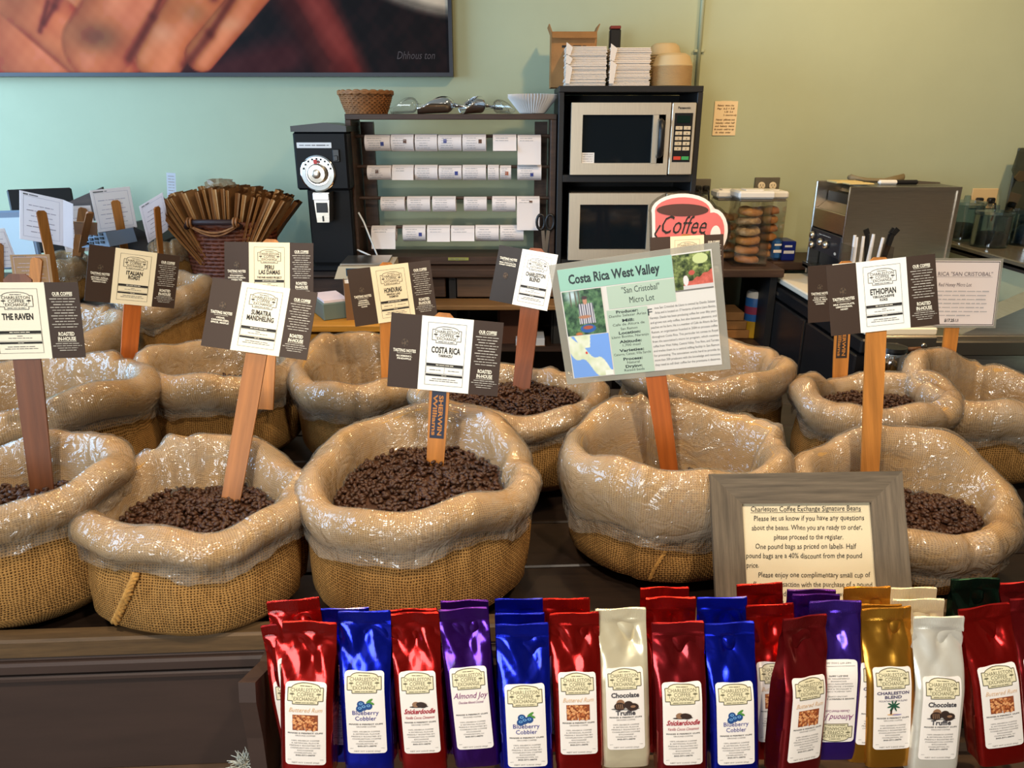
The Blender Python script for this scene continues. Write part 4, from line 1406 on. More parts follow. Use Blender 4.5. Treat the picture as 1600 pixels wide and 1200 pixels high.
def plastic():
    """thin milky polythene: mostly see-through, with a crisply crinkled glossy skin"""
    m = bpy.data.materials.new('polythene')
    m.use_nodes = True
    nt = m.node_tree
    N, L = nt.nodes, nt.links
    N.clear()
    out = N.new('ShaderNodeOutputMaterial')
    tc = N.new('ShaderNodeTexCoord')

    def math_(op, a, b=None, c=None):
        n = N.new('ShaderNodeMath')
        n.operation = op
        for i, q in enumerate((a, b, c)):
            if q is None: continue
            if isinstance(q, (int, float)): n.inputs[i].default_value = q
            else: L.new(q, n.inputs[i])
        return n.outputs[0]

    def noise_(sc, det, dis=0.0):
        n = N.new('ShaderNodeTexNoise')
        n.inputs['Scale'].default_value = sc
        n.inputs['Detail'].default_value = det
        n.inputs['Distortion'].default_value = dis
        L.new(tc.outputs['Object'], n.inputs['Vector'])
        return n.outputs['Fac']
    r1 = math_('ABSOLUTE', math_('SUBTRACT', noise_(11, 2, .8), .5))
    r2 = math_('ABSOLUTE', math_('SUBTRACT', noise_(27, 2, 1.5), .5))
    r3 = math_('ABSOLUTE', math_('SUBTRACT', noise_(60, 1, 1.0), .5))
    h = math_('ADD', math_('MULTIPLY', r1, 2.4), math_('ADD', math_('MULTIPLY', r2, 1.0), math_('MULTIPLY', r3, .16)))
    bp = N.new('ShaderNodeBump')
    bp.inputs['Strength'].default_value = .8
    bp.inputs['Distance'].default_value = .011
    L.new(h, bp.inputs['Height'])
    tr = N.new('ShaderNodeBsdfTransparent')
    df = N.new('ShaderNodeBsdfDiffuse')
    df.inputs[0].default_value = (.64, .57, .47, 1)
    L.new(bp.outputs[0], df.inputs['Normal'])
    mx = N.new('ShaderNodeMixShader')
    mr = N.new('ShaderNodeMapRange')
    mr.inputs[1].default_value, mr.inputs[2].default_value = .3, .75
    mr.inputs[3].default_value, mr.inputs[4].default_value = .08, .28
    L.new(noise_(9, 3), mr.inputs[0])
    L.new(mr.outputs[0], mx.inputs[0])
    L.new(tr.outputs[0], mx.inputs[1])
    L.new(df.outputs[0], mx.inputs[2])
    gl = N.new('ShaderNodeBsdfGlossy')
    gl.inputs['Roughness'].default_value = .13
    L.new(bp.outputs[0], gl.inputs['Normal'])
    lw = N.new('ShaderNodeLayerWeight')
    lw.inputs[0].default_value = .3
    L.new(bp.outputs[0], lw.inputs['Normal'])
    mx2 = N.new('ShaderNodeMixShader')
    L.new(math_('MULTIPLY_ADD', lw.outputs['Fresnel'], .5, .05), mx2.inputs[0])
    L.new(mx.outputs[0], mx2.inputs[1])
    L.new(gl.outputs[0], mx2.inputs[2])
    L.new(mx2.outputs[0], out.inputs[0])
    return m


M_poly = plastic()
NTH = 168


def fold(rng, n, lo, hi):
    """a few sharp creases around the rim: (angle, width, depth)"""
    return [(rng.uniform(0, 2 * PI), rng.uniform(.05, .14), rng.uniform(lo, hi)) for _ in range(n)]


def shell(name, prof, cx, rx, ry, mtl, parent, seed, zr, folds, wob, crink=0.0, jag=0.0, smooth_top=True, lean=(0, 0)):
    """prof: list of (dr, z mode, value, scale) rings; zr(th) crest height"""
    th = np.linspace(0, 2 * PI, NTH, endpoint=False)
    nr = len(prof)
    rows = []
    for k, (dr, mode, val, amp) in enumerate(prof):
        fr = np.zeros(NTH)
        fz = np.zeros(NTH)
        for a, w, d in folds:
            x = (th - a + PI) % (2 * PI) - PI
            s_ = a * 2.1 + .6 * math.sin(k * .9 + a)
            g_ = np.exp(-((x + .03 * math.sin(k * .8 + s_)) / w) ** 2) - .6 * np.exp(-((x - 1.6 * w) / (w * .8)) ** 2)
            fr -= g_ * d * amp
            fz -= g_ * d * .7 * amp * (1 if mode == 'c' else 0)
        low = wob * (np.sin(2 * th + seed) * .5 + np.sin(3 * th + seed * 1.7) * .35 + np.sin(5 * th + seed * .6) * .25)
        r = dr + fr + low * (amp if mode == 'c' else .6)
        z = (zr(th) + val + fz) if mode == 'c' else np.full(NTH, val)
        if mode == 'm':        # between table and hem: val 0..1 of the hem height
            z = (zr(th) - .085) * 0 + val
        zz_ = np.minimum(z, .2) - .2
        rows.append(np.stack([lean[0] * zz_ + (rx + r) * np.cos(th), lean[1] * zz_ + (ry + r) * np.sin(th), z], -1))
    V = np.array(rows)
    if crink:
        for k in range(nr):
            for j in range(NTH):
                p = V[k, j]
                n_ = .7 * noise.noise(Vector((p[0] * 26 + seed * 7, p[1] * 26, p[2] * 26))) - 1.3 * abs(noise.noise(Vector((p[0] * 21, p[1] * 21 + seed * 3, p[2] * 13)))) + .5 * abs(noise.noise(Vector((p[0] * 52, p[1] * 52 + seed * 3, p[2] * 34))))
                d = crink * prof[k][3] * (max(n_, -.2) if jag else n_)
                V[k, j, 0] += d * math.cos(th[j])
                V[k, j, 1] += d * math.sin(th[j])
                V[k, j, 2] += d * .5
    if jag:
        for j in range(NTH):
            q = noise.noise(Vector((math.cos(th[j]) * 3 + seed, math.sin(th[j]) * 3, seed * 2.3)))
            q2 = noise.noise(Vector((math.cos(th[j]) * 11 + seed, math.sin(th[j]) * 11, seed)))
            V[0, j, 2] += jag * (1.6 * q + .7 * q2)
            V[1, j, 2] += jag * .7 * q
    flat = V.reshape(-1, 3)
    idx = np.arange(nr * NTH).reshape(nr, NTH)
    nx_ = np.roll(idx, -1, 1)
    q = np.stack([idx[:-1], nx_[:-1], nx_[1:], idx[1:]], -1).reshape(-1, 4)
    me = bpy.data.meshes.new(name)
    me.from_pydata(flat.tolist(), [], q.tolist())
    me.materials.append(mtl)
    me.polygons.foreach_set('use_smooth', [True] * len(q))
    # weave coordinates in metres: round the sack, along the profile
    uvl = me.uv_layers.new(name='weave')
    seg = np.linalg.norm(np.diff(V.mean(1), axis=0), axis=1)
    rad = np.hypot(V[..., 0], V[..., 1]).mean(1)
    seg = np.hypot(np.diff(rad), np.diff(V[..., 2].mean(1)))
    vv = np.concatenate([[0], np.cumsum(seg)])
    uu = np.concatenate([th, [2 * PI]]) * (rx + ry) / 2
    kk = np.repeat(np.arange(nr - 1), NTH)
    jj = np.tile(np.arange(NTH), nr - 1)
    # fit a whole number of threads round the sack
    per = uu[-1]
    uu = uu / per * round(per / .0084) * .0084
    UV = np.stack([np.stack([uu[jj], vv[kk]], -1), np.stack([uu[jj + 1], vv[kk]], -1), np.stack([uu[jj + 1], vv[kk + 1]], -1), np.stack([uu[jj], vv[kk + 1]], -1)], 1)
    uvl.data.foreach_set('uv', UV.reshape(-1))
    me.update()
    o = bpy.data.objects.new(name, me)
    COL.objects.link(o)
    o.parent = parent
    return o


# one coffee bean: a flattened half-egg with a groove
def bean_proto():
    v, f = [], []
    ring = 8
    for i, (x, r) in enumerate(((-1, .25), (-.72, .72), (0, 1.0), (.72, .72), (1, .25))):
        for j in range(ring):
            a = 2 * PI * j / ring + PI / ring
            z = math.sin(a) * r * .62
            y = math.cos(a) * r * .74
            v.append((x, y, z))
    for i in range(4):
        for j in range(ring):
            f.append((i * ring + j, i * ring + (j + 1) % ring, (i + 1) * ring + (j + 1) % ring, (i + 1) * ring + j))
    f.append(tuple(range(ring))[::-1])
    f.append(tuple(4 * ring + j for j in range(ring)))
    return np.array(v), f


BV, BF = bean_proto()
M_bean = mat('roasted_bean', S(60, 33, 17), .5, vary=(60, .45, (1, 1, 1)))


def beans(c, rx, ry, z, seed, label, n=900, tilt=0.0, size=.0058):
    rng = np.random.default_rng(seed)
    a = rng.uniform(0, 2 * PI, n)
    q = np.sqrt(rng.uniform(0, 1, n)) * .99
    x, y = q * rx * np.cos(a), q * ry * np.sin(a)
    zz = .010 * (1 - q ** 2) + rng.uniform(-.004, .004, n) + tilt * y + .004 * np.sin(x * 40 + seed) * np.cos(y * 37)
    ang = rng.uniform(0, 2 * PI, n)
    el = rng.normal(0, .45, n)
    ro = rng.uniform(0, 2 * PI, n)
    s_ = size * rng.uniform(.85, 1.15, n)
    P0 = BV[None] * s_[:, None, None]
    cr, sr = np.cos(ro)[:, None], np.sin(ro)[:, None]
    X, Y, Z = P0[..., 0], P0[..., 1] * cr - P0[..., 2] * sr, P0[..., 1] * sr + P0[..., 2] * cr
    ce, se = np.cos(el)[:, None], np.sin(el)[:, None]
    X, Z = X * ce - Z * se, X * se + Z * ce
    ca, sa = np.cos(ang)[:, None], np.sin(ang)[:, None]
    X, Y = X * ca - Y * sa, X * sa + Y * ca
    V = np.stack([X + x[:, None], Y + y[:, None], Z + zz[:, None]], -1).reshape(-1, 3).tolist()
    F = []
    m_ = len(BV)
    for i in range(n):
        F.extend([tuple(k + i * m_ for k in fc) for fc in BF])
    # the heap below the top layer
    base = len(V)
    N = 40
    for rr, dz in ((1.0, -.004), (.5, .003), (0, .005)):
        for j in range(N if rr else 1):
            b = 2 * PI * j / N
            V.append((rx * rr * math.cos(b), ry * rr * math.sin(b), dz + tilt * ry * rr * math.sin(b)))
    for j in range(N):
        k = (j + 1) % N
        F.append((base + j, base + k, base + N + k, base + N + j))
        F.append((base + N + j, base + N + k, base + 2 * N))
    me = bpy.data.meshes.new('coffee_beans')
    me.from_pydata(V, [], F)
    me.materials.append(M_bean)
    me.polygons.foreach_set('use_smooth', [True] * len(F))
    me.update()
    o = bpy.data.objects.new('coffee_beans', me)
    COL.objects.link(o)
    o.location = (c[0], c[1], z)
    tag(o, label, 'coffee beans', kind='stuff')
    return o


SACKS = {}


def sack(key, xl, xr, yb, yf, zb, zf, label, bean=None, hem=.095, base_z=None, seed=1, bulge=1.0, nf=7, wob=.012, tuck=.05, roll=1.0, ymid=None, bottom=1.0, side_lean=0.0, fwd=0.0, skew=0.0, ryk=1.0, shift=0.0, hang=None):
    base_z = ZT if base_z is None else base_z
    ym = (yb + yf) / 2
    Yb, Yf = PZ((xl + xr) / 2, yb, zb).y, PZ((xl + xr) / 2, yf, zf).y
    Yc = (Yb + Yf) / 2 + shift
    ry = abs(Yb - Yf) / 2 * ryk
    zm = (zb + zf) / 2
    # distance along the axis at the rim centre
    dep = Yc * CP - (zm - EYE) * SP
    X0, X1 = (xl - 800) / FPX * dep, (xr - 800) / FPX * dep
    out = .030 * roll
    rx = (X1 - X0) / 2 - out
    cx = (X0 + X1) / 2
    rng = random.Random(seed * 131)
    t = thing('burlap_sack', label, 'sack', (cx, Yc, base_z), group='burlap coffee sacks')
    dzt = (zb - zf) / 2

    def zr(th):
        return zm - base_z + dzt * np.sin(th) + skew * np.cos(th) + .010 * np.sin(2 * th + seed * 2.2) + .008 * np.sin(3 * th + seed) + .005 * np.sin(7 * th + seed * 3)
    folds = fold(rng, max(3, nf // 2), .004, .014)
    hz = zm - base_z - hem
    R = roll
    lean = (side_lean, fwd)
    # body
    B = bottom
    body = [(-.5 * min(rx, ry) * B, 'm', .001, .1), (-.10 * B - .0, 'm', .002, .15), (-.03 * B + .006, 'm', hz * .10, .25), (.000 + .010 * bulge, 'm', hz * .28, .5), (.014 * bulge, 'm', hz * .5, .8), (.014 * bulge, 'm', hz * .7, 1.0), (.008 * bulge, 'm', hz * .88, 1.0),
            (.004, 'c', -hem * .84, .8), (.000, 'c', -hem * .5, .6), (-.004, 'c', -hem * .3, .5)]
    shell('burlap_body', body, None, rx, ry, M_burlap, t, seed, zr, folds, wob, crink=.006, lean=lean)
    cuff = [(.016 * R, 'c', -hem * .97, 1.0), (.020 * R, 'c', -hem * .93, .9), (.029 * R, 'c', -hem * .72, .7), (.033 * R, 'c', -hem * .48, .6), (.031 * R, 'c', -hem * .26, .6), (.022 * R, 'c', -hem * .08, .8), (.012 * R, 'c', -.001, 1.0), (0, 'c', .002, 1.1), (-.010, 'c', -.004, 1.1), (-.018, 'c', -.020, 1.0), (-.024, 'c', -.042, .9), (-.030, 'c', -.075, .8), (-.034 - tuck * .2, 'c', -.12, .7), (-.036 - tuck * .4, 'c', -.17, .6)]
    shell('rolled_cuff', cuff, None, rx, ry, M_cuff, t, seed, zr, folds, wob, crink=.003, lean=lean)
    hg = .016 if hang is None else hang
    lin = [(.022 * R, 'c', -hem - hg, 1.2), (.024 * R, 'c', -hem - hg * .3, 1.0)] + [(d + .0035, m_, v_, a_ * 1.05) for d, m_, v_, a_ in cuff[1:6]] + [(d + .002, m_, v_ + .0035, a_ * 1.15) for d, m_, v_, a_ in cuff[6:9]] + [(d - .0035, m_, v_ + .001, a_ * 1.1) for d, m_, v_, a_ in cuff[9:]]
    shell('plastic_liner', lin, None, rx, ry, M_poly, t, seed, zr, folds, wob, crink=.007, jag=.008, lean=lean)
    SACKS[key] = (cx, Yc, zm, rx, ry, base_z)
    if bean is not None:
        zbn, fn_, n, lab_ = bean
        beans((cx, Yc + .0), (rx - .030) * fn_, (ry - .030) * fn_, zbn, seed, lab_, n, tilt=dzt / max(ry, .05) * .35)
    return t


# front row
sack('raven', -190, 196, 682, 792, .985, .985, 'front row sack at the left end holding the tallest stained stick', hem=.056, seed=3, skew=.012, fwd=.16, bean=(.905, .95, 500, 'roasted coffee beans in the front left sack'))
sB = sack('sumatra', 130, 480, 690, 840, .985, .945, 'front row sack with a braided seam, second from the left', hem=.052, seed=2, bean=(.905, 1.0, 1100, 'dark roasted coffee beans in the sack with the braided seam'), bulge=1.0, fwd=.16)
sack('costa', 469, 842, 642, 806, .990, .97, 'front row sack standing behind the left foil bags, full of brown beans', hem=.062, seed=5, fwd=.2, bean=(.918, 1.0, 1400, 'brown coffee beans in the full front sack at the middle'), wob=.014)
sD = sack('valley', 882, 1232, 632, 766, 1.005, .98, 'front row sack with a deep plastic collar behind the grey frame', hem=.125, seed=8, nf=10, wob=.016, ryk=.92, shift=.03, bean=(.87, 1.0, 500, 'coffee beans deep in the sack behind the grey frame'), hang=.02)
sack('ethiopian', 1236, 1604, 684, 850, .985, .885, 'front row sack at the right end with a slumped rim', hem=.072, seed=11, skew=-.01, bean=(.868, .93, 1000, 'dark coffee beans in the slumped sack at the right'), wob=.012, shift=.025, bottom=2.2)
# second row
sack('row2_left', -190, 240, 556, 652, 1.0, .99, 'second row sack behind the front left sack', hem=.08, seed=4, skew=.020)
sack('peru', 214, 474, 524, 588, 1.00, .995, 'second row sack with bright white plastic behind the braided seam sack', hem=.082, seed=6, nf=9, bean=(.90, .9, 200, 'coffee beans in the white collared second row sack'))
sack('honduras', 458, 690, 520, 602, 1.00, .985, 'second row sack under the first cream sign right of centre-left', hem=.074, seed=7, nf=9)
sack('blend', 640, 948, 572, 640, .985, .975, 'second row sack filled with beans, behind the middle front sack', hem=.056, seed=9, bean=(.950, 1.0, 1100, 'coffee beans filling the second row sack behind the middle'))
sack('mug', 962, 1240, 522, 590, 1.01, 1.0, 'second row sack under the pink mug sign', hem=.072, seed=10, nf=10)
sack('row2_right', 1236, 1500, 580, 634, .985, .98, 'second row sack holding the printed paint stick', hem=.075, seed=12, bean=(.938, 1.0, 600, 'coffee beans around the printed paint stick'))
sack('cristobal', 1418, 1680, 556, 640, 1.0, .955, 'second row sack at the far right with a sloping rim', hem=.085, seed=13, skew=-.03)
# third row and the small ones by the wall
sack('row3_a', -110, 192, 478, 530, 1.02, 1.01, 'third row sack at the left below the printed cards', hem=.10, seed=14)
sack('row3_b', 192, 326, 424, 462, 1.045, 1.04, 'third row sack with a clear plastic collar left of the wicker bag basket', hem=.085, seed=15, nf=6, wob=.008)
sack('small_a', 58, 138, 394, 412, 1.045, 1.03, 'small pale sack standing behind the printed cards at the left', hem=.07, seed=16, nf=4, wob=.006, base_z=.862, roll=.7)
sack('small_b', 236, 308, 358, 378, 1.10, 1.085, 'small brown sack against the wall left of the paper bag basket', hem=.07, seed=17, nf=4, wob=.006, base_z=.862, roll=.7)

# braided seam on the second sack, sewn seam on the fourth: cords laid on the burlap
from mathutils.bvhtree import BVHTree
M_cord = mat('jute_cord', S(176, 128, 62), .9, vary=(120, .35, (1, 1, 1)))


def seam(sk, pts_px, r, name):
    body = [o for o in sk.children if o.name.startswith('burlap_body')][0]
    tree = BVHTree.FromPolygons([v.co.copy() for v in body.data.vertices], [tuple(p.vertices) for p in body.data.polygons])
    org = Vector((0, 0, EYE)) - Vector(sk.location)
    pts = []
    for (xa, ya), (xb, yb) in zip(pts_px, pts_px[1:]):
        for k in range(10):
            q = k / 10
            d = (P(xa + (xb - xa) * q, ya + (yb - ya) * q, 1.0) - Vector((0, 0, EYE))).normalized()
            hit = tree.ray_cast(org, d)[0]
            if hit is not None:
                pts.append(hit - d * r * .5)
    if len(pts) < 3:
        return None
    mb = MB()
    for s_ in range(3):
        mb.tube([p + Vector((math.cos(i * 1.1 + s_ * 2.1) * r * .7, 0, math.sin(i * 1.1 + s_ * 2.1) * r * .7)) for i, p in enumerate(pts)], r * .7, 6)
    return obj(name, mb, M_cord, sk, True)


seam(sB, [(214, 898), (200, 930), (184, 965), (166, 1000)], .006, 'braided_seam')
seam(sD, [(1040, 862), (1022, 890), (1004, 930), (998, 950)], .003, 'sewn_seam')

# ------------------------------------------------------------------ bean signs
CARD = {'costa': ((-0.1230, 1.2953, 1.1481), (-0.1619, 0.0838, -0.0434)), 'charleston': ((0.0273, 1.7903, 1.1916), (-0.2760, 0.1082, -0.3368)),
        'honduras': ((-0.2915, 1.7787, 1.1562), (-0.2143, -0.0426, 0.3998)), 'sumatra': ((-0.4959, 1.4134, 1.1854), (-0.4192, 0.1541, 0.0167)),
        'peru': ((-0.5620, 1.6982, 1.2227), (-0.2766, 0.0174, 0.0018)), 'italian': ((-0.9407, 1.8200, 1.1857), (0.0379, 0.2428, 0.6650)),
        'raven': ((-0.8791, 1.2773, 1.2164), (-0.1198, 0.0468, 0.2443)), 'ethiopian': ((0.7197, 1.4109, 1.2332), (-0.1634, -0.1245, -0.0362)),
        'behind': ((0.8157, 1.7459, 1.1673), (-0.1118, -0.0978, -0.0695)), 'hidden': ((0.4984, 2.1032, 1.1792), (-0.1826, -0.0561, -0.0541)),
        'cristobal': ((1.1248, 1.8520, 1.1392), (-0.1644, -0.0002, -0.0287)), 'valley': ((0.2223, 1.2563, 1.2294), (-0.3231, -0.1760, -0.2188)),
        'backA': ((-1.5858, 2.5354, 1.2435), (-0.2357, 0.2979, 1.0458)), 'backC': ((-1.5256, 2.8942, 1.2352), (0.1663, -0.0574, 0.6895)), 'backD': ((-1.4438, 3.0447, 1.1861), (0.1917, -0.3071, 1.2597))}


def stick_wood(name, c):
    return mat(name, c, .45, vary=(7, .32, (10, 10, .5)))


M_stick = [stick_wood('stick_amber', S(176, 112, 48)), stick_wood('stick_red_brown', S(128, 70, 38)), stick_wood('stick_dark', S(104, 60, 34)), stick_wood('stick_orange', S(164, 84, 30)), stick_wood('stick_brown', S(150, 96, 50))]


def stick_mesh(name, t, p_top, p_bot, w, th, mtl, xdir):
    """paint-stirrer shaped stick: rounded top corners, in the frame of the sign"""
    inv = world_mx(t).inverted()
    a, b = inv @ p_bot, inv @ p_top
    z = (b - a)
    L = z.length
    z.normalize()
    x = Vector(xdir)
    x = (x - z * x.dot(z)).normalized()
    y = z.cross(x)
    c = w * .22
    o2 = [(-w / 2 + .003, 0), (w / 2 - .003, 0), (w / 2, L * .5), (w / 2, L - c), (w / 2 - c, L), (-w / 2 + c, L), (-w / 2, L - c), (-w / 2, L * .5)]
    M_ = Matrix((x, y, z)).transposed().to_4x4()
    M_.translation = a
    mb = MB()
    n = len(o2)
    mb.add([(u, -th / 2, v) for u, v in o2] + [(u, th / 2, v) for u, v in o2], [tuple(range(n)), tuple(range(n, 2 * n))[::-1]] + [(i, i + n, (i + 1) % n + n, (i + 1) % n) for i in range(n)], mx=M_)
    o = obj(name, mb, mtl, t)
    return o, M_, L


EYEP = Vector((0, 0, EYE))


def plant(card, bot_px, bot_z):
    if bot_z is None:
        return card[0], card[1], 1.0
    return _plant(card, bot_px, bot_z)


def _plant(card, bot_px, bot_z):
    """lean a card so that its plane passes through the foot of its stick; returns location, rotation, scale"""
    C, R = Vector(card[0]), Euler(card[1]).to_matrix()
    B = PZ(bot_px[0], bot_px[1], bot_z)
    n = R @ Vector((0, 1, 0))
    s = n.dot(B - EYEP) / n.dot(C - EYEP)
    s = max(.93, min(1.07, s))
    C = EYEP + (C - EYEP) * s
    x = R @ Vector((1, 0, 0))
    u = C - B
    z = (u - x * u.dot(x)).normalized()
    y = z.cross(x)
    R2 = Matrix((x, y, z)).transposed()
    return tuple(C), tuple(R2.to_euler()), s


def on_plane(px, C, n):
    d = P(px[0], px[1], 1.0) - EYEP
    return EYEP + d * ((Vector(C) - EYEP).dot(n) / d.dot(n))


def sign_stick(t, card, back_y, top_px, bot_px, bot_z, w, mtl, over=.012, th=.006, deeper=.05, name='stick'):
    """stick behind a card: runs from the beans (bot_px at height bot_z) up the back of the card"""
    e = Euler(card[1])
    n = e.to_matrix() @ Vector((0, 1, 0))
    c = Vector(card[0]) + n * (back_y + th / 2 + .001)
    top, bot = on_plane(top_px, c, n), on_plane(bot_px, c, n)
    u = (bot - top).normalized()
    return stick_mesh(name, t, top, bot + u * deeper, w, th, mtl, (1, 0, 0))


def plaque(ik, x, y, w, mi, mf=None, bold=False):
    """arched shop plaque: outline, three lines of lettering, a small palm on both sides"""
    h = w * .58
    n = 10
    top = []
    for k in range(n + 1):
        a = PI * (1 - k / n)
        top.append((x + w * .40 * math.cos(a), y + h * .30 + h * .20 * math.sin(a)))
    out = [(x - w / 2, y - h * .34), (x - w / 2, y + h * .30)] + top + [(x + w / 2, y + h * .30), (x + w / 2, y - h * .34), (x + w * .36, y - h * .34), (x + w * .36, y - h * .5), (x - w * .36, y - h * .5), (x - w * .36, y - h * .34)]
    if mf is not None:
        ik.fill(x, y - h * .02, w, h * .64, mf, 1, 10, 6)
        for (xa, ya), (xb, yb) in zip(top, top[1:]):
            ik.poly([(xa, y + h * .30), (xb, y + h * .30), (xb, yb), (xa, ya)], mf, 1)
        ik.fill(x, y - h * .42, w * .72, h * .16, mf, 1, 8, 2)
    ik.line(out, w * (.016 if not bold else .022), mi, 2, closed=True)
    ik.words(x, y + h * .36, w * .34, h * .045, mi, 2, seed=5)
    ik.text('CHARLESTON', x, y + h * .10, h * .25, width=w * .86, mi=mi, layer=2)
    ik.text('COFFEE', x, y - h * .11, h * .27, width=w * .50, mi=mi, layer=2)
    ik.text('EXCHANGE', x, y - h * .32, h * .26, width=w * .68, mi=mi, layer=2)
    ik.words(x, y - h * .42, w * .56, h * .05, mi, 2, seed=6)
    for s_ in (-1, 1):
        px, py = x + s_ * w * .38, y - h * .03
        for k in range(5):
            a = PI * (.1 + .2 * k)
            ik.ell(px + .045 * w * math.cos(a), py + .028 * w * math.sin(a), .036 * w, .011 * w, mi, 2, 7, a)
        ik.line([(px, py), (px - s_ * .01 * w, py - .16 * h)], w * .012, mi, 2)


CW_, CH_ = .205, .137


def card_sign(key, title, subs, label, stick, notes, deeper=.05, w=CW_, fold_l=0.0, fold_r=0.0, white=None, dark=None, split=True, two=False, hidden_title=False):
    """a folded card of three panels on a wooden stick"""
    loc, rot, sc = plant(CARD[key], stick[1], stick[2])
    t = thing('bean_sign', label, 'sign', loc, rot, 'folded card signs on sticks')
    t.scale = (sc, sc, sc)
    th = .0016
    cf = white or M_cream
    df = dark or M_brown
    f1, f2 = (.275, .735) if not two else (.40, 1.0)
    X = lambda q: (q - .5) * w
    x1, x2 = X(f1), X(f2)
    mp = obj('main_panel', MB().box(((x1 + x2) / 2, 0, 0), (x2 - x1, th, CH_)), cf, t)
    ik = Ink()
    cx = (x1 + x2) / 2
    pw = x2 - x1
    ik.frame(cx, 0, pw * .74, CH_ * .84, .0005, 0)
    plaque(ik, cx, CH_ * .265, pw * .56, 0)
    y = CH_ * .075
    if len(title) > 1:
        y = CH_ * .085
    for k, s_ in enumerate(title):
        ik.text(s_, cx, y - CH_ * (.055 if len(title) == 1 else .035 + .082 * k), CH_ * (.115 if len(title) == 1 else .098), bold=True, width=min(pw * .56, len(s_) * CH_ * .040))
    y2 = y - CH_ * (.055 + .082 * (len(title) - 1))
    for k, s_ in enumerate(subs):
        ik.text(s_, cx, y2 - CH_ * (.052 + .045 * k), CH_ * .048, bold=True, width=min(pw * .6, len(s_) * CH_ * .027))
    by = -CH_ * .145
    ik.rect(cx, by, pw * .72, CH_ * .038, 0)
    ik.words(cx, by, pw * .34, CH_ * .013, 1, 3, seed=1)
    ik.frame(cx, -CH_ * .215, pw * .72, CH_ * .09, .0004, 0)
    if split:
        ik.rect(cx, -CH_ * .215, .0004, CH_ * .09, 0)
        ik.words(cx - pw * .18, -CH_ * .215, pw * .22, CH_ * .012, 2, seed=2)
        ik.words(cx + pw * .18, -CH_ * .215, pw * .22, CH_ * .012, 2, seed=3)
    else:
        ik.words(cx, -CH_ * .195, pw * .10, CH_ * .010, 2, seed=2)
        ik.words(cx, -CH_ * .222, pw * .40, CH_ * .012, 2, seed=3)
    ik.rect(cx, -CH_ * .285, pw * .72, CH_ * .028, 0)
    ik.words(cx, -CH_ * .285, pw * .1, CH_ * .010, 1, 3, seed=4)
    ik.words(cx, -CH_ * .335, pw * .46, CH_ * .012, 2, seed=5)
    ik.words(cx, -CH_ * .362, pw * .56, CH_ * .012, 2, seed=6)
    ik.build('lettering', [M_ink, M_cream, M_inkgrey], mp, off=th / 2 + .0003)
    # left panel, hinged at x1
    lp = MB().box((-(f1 * w) / 2, 0, 0), (f1 * w, th, CH_)).build('tasting_panel', df, t)
    lp.location = (x1, 0, 0)
    lp.rotation_euler = (0, 0, -fold_l)
    ik = Ink()
    c = -f1 * w / 2
    dy = CH_ * .27 if two else 0
    ik.ell(c, CH_ * (.115 if not two else -.02), CH_ * .045, CH_ * .055, 1, 1, 14)
    for k in range(5):
        ik.ell(c + CH_ * .028 * math.cos(k * 1.3), CH_ * (.11 if not two else -.03) + CH_ * .04 * math.sin(k * 1.3), CH_ * .016, CH_ * .020, 2, 2, 8)
    ik.text('TASTING NOTES', c, dy - CH_ * .01, CH_ * .058, bold=True, width=f1 * w * .74)
    ik.rect(c, dy - CH_ * .028, f1 * w * .48, .0005)
    for k, s_ in enumerate(notes):
        ik.text(s_, c, dy - CH_ * (.075 + .036 * k), CH_ * .032, bold=True, width=min(f1 * w * .72, len(s_) * CH_ * .021))
    ik.build('lettering', [M_cream, mat('emboss_brown', S(92, 74, 56), .6), mat('emboss_dark', S(56, 42, 32), .6)], lp, off=th / 2 + .0003)
    if not two:
        rw = (1 - f2) * w
        rp = MB().box((rw / 2, 0, 0), (rw, th, CH_)).build('story_panel', df, t)
        rp.location = (x2, 0, 0)
        rp.rotation_euler = (0, 0, fold_r)
        ik = Ink()
        c = rw / 2
        ik.text('OUR COFFEE', c, CH_ * .33, CH_ * .062, bold=True, width=rw * .60)
        ik.rect(c, CH_ * .318, rw * .56, .0005)
        for k in range(11):
            ik.words(c, CH_ * (.285 - .037 * k), rw * (.78 - .1 * ((k * 7) % 3)), CH_ * .014, 1, seed=k)
        ik.text('ROASTED', c, -CH_ * .20, CH_ * .068, bold=True, width=rw * .48)
        ik.text('IN-HOUSE', c, -CH_ * .265, CH_ * .068, bold=True, width=rw * .54)
        ik.rect(c, -CH_ * .28, rw * .56, .0005)
        for k in range(4):
            ik.words(c, -CH_ * (.305 + .030 * k), rw * (.70, .86, .6, .5)[k], CH_ * .012, 1, seed=k + 20)
        ik.build('lettering', [M_cream, M_inkpale], rp, off=th / 2 + .0003)
    top_px, bot_px, bz, sw, mtl = stick
    so, SM, SL = sign_stick(t, (loc, rot), th / 2, top_px, bot_px, bz, sw, mtl, deeper=deeper if bz else .12)
    return t, so, SM, SL


M_cardwhite = mat('white_card', S(246, 243, 234), .7)
M_cardwarm = mat('warm_cream_card', S(240, 226, 192), .7)
M_cardblack = mat('black_brown_card', S(44, 38, 36), .6)

r_ = card_sign('costa', ['COSTA RICA'], ['TARRAZU'], 'three-panel card reading COSTA RICA TARRAZU on a printed paint stick', ((694, 489), (680, 726), .925, .037, M_stick[0]), ['BLUEBERRY,', 'PINEAPPLE'], white=M_cardwhite)


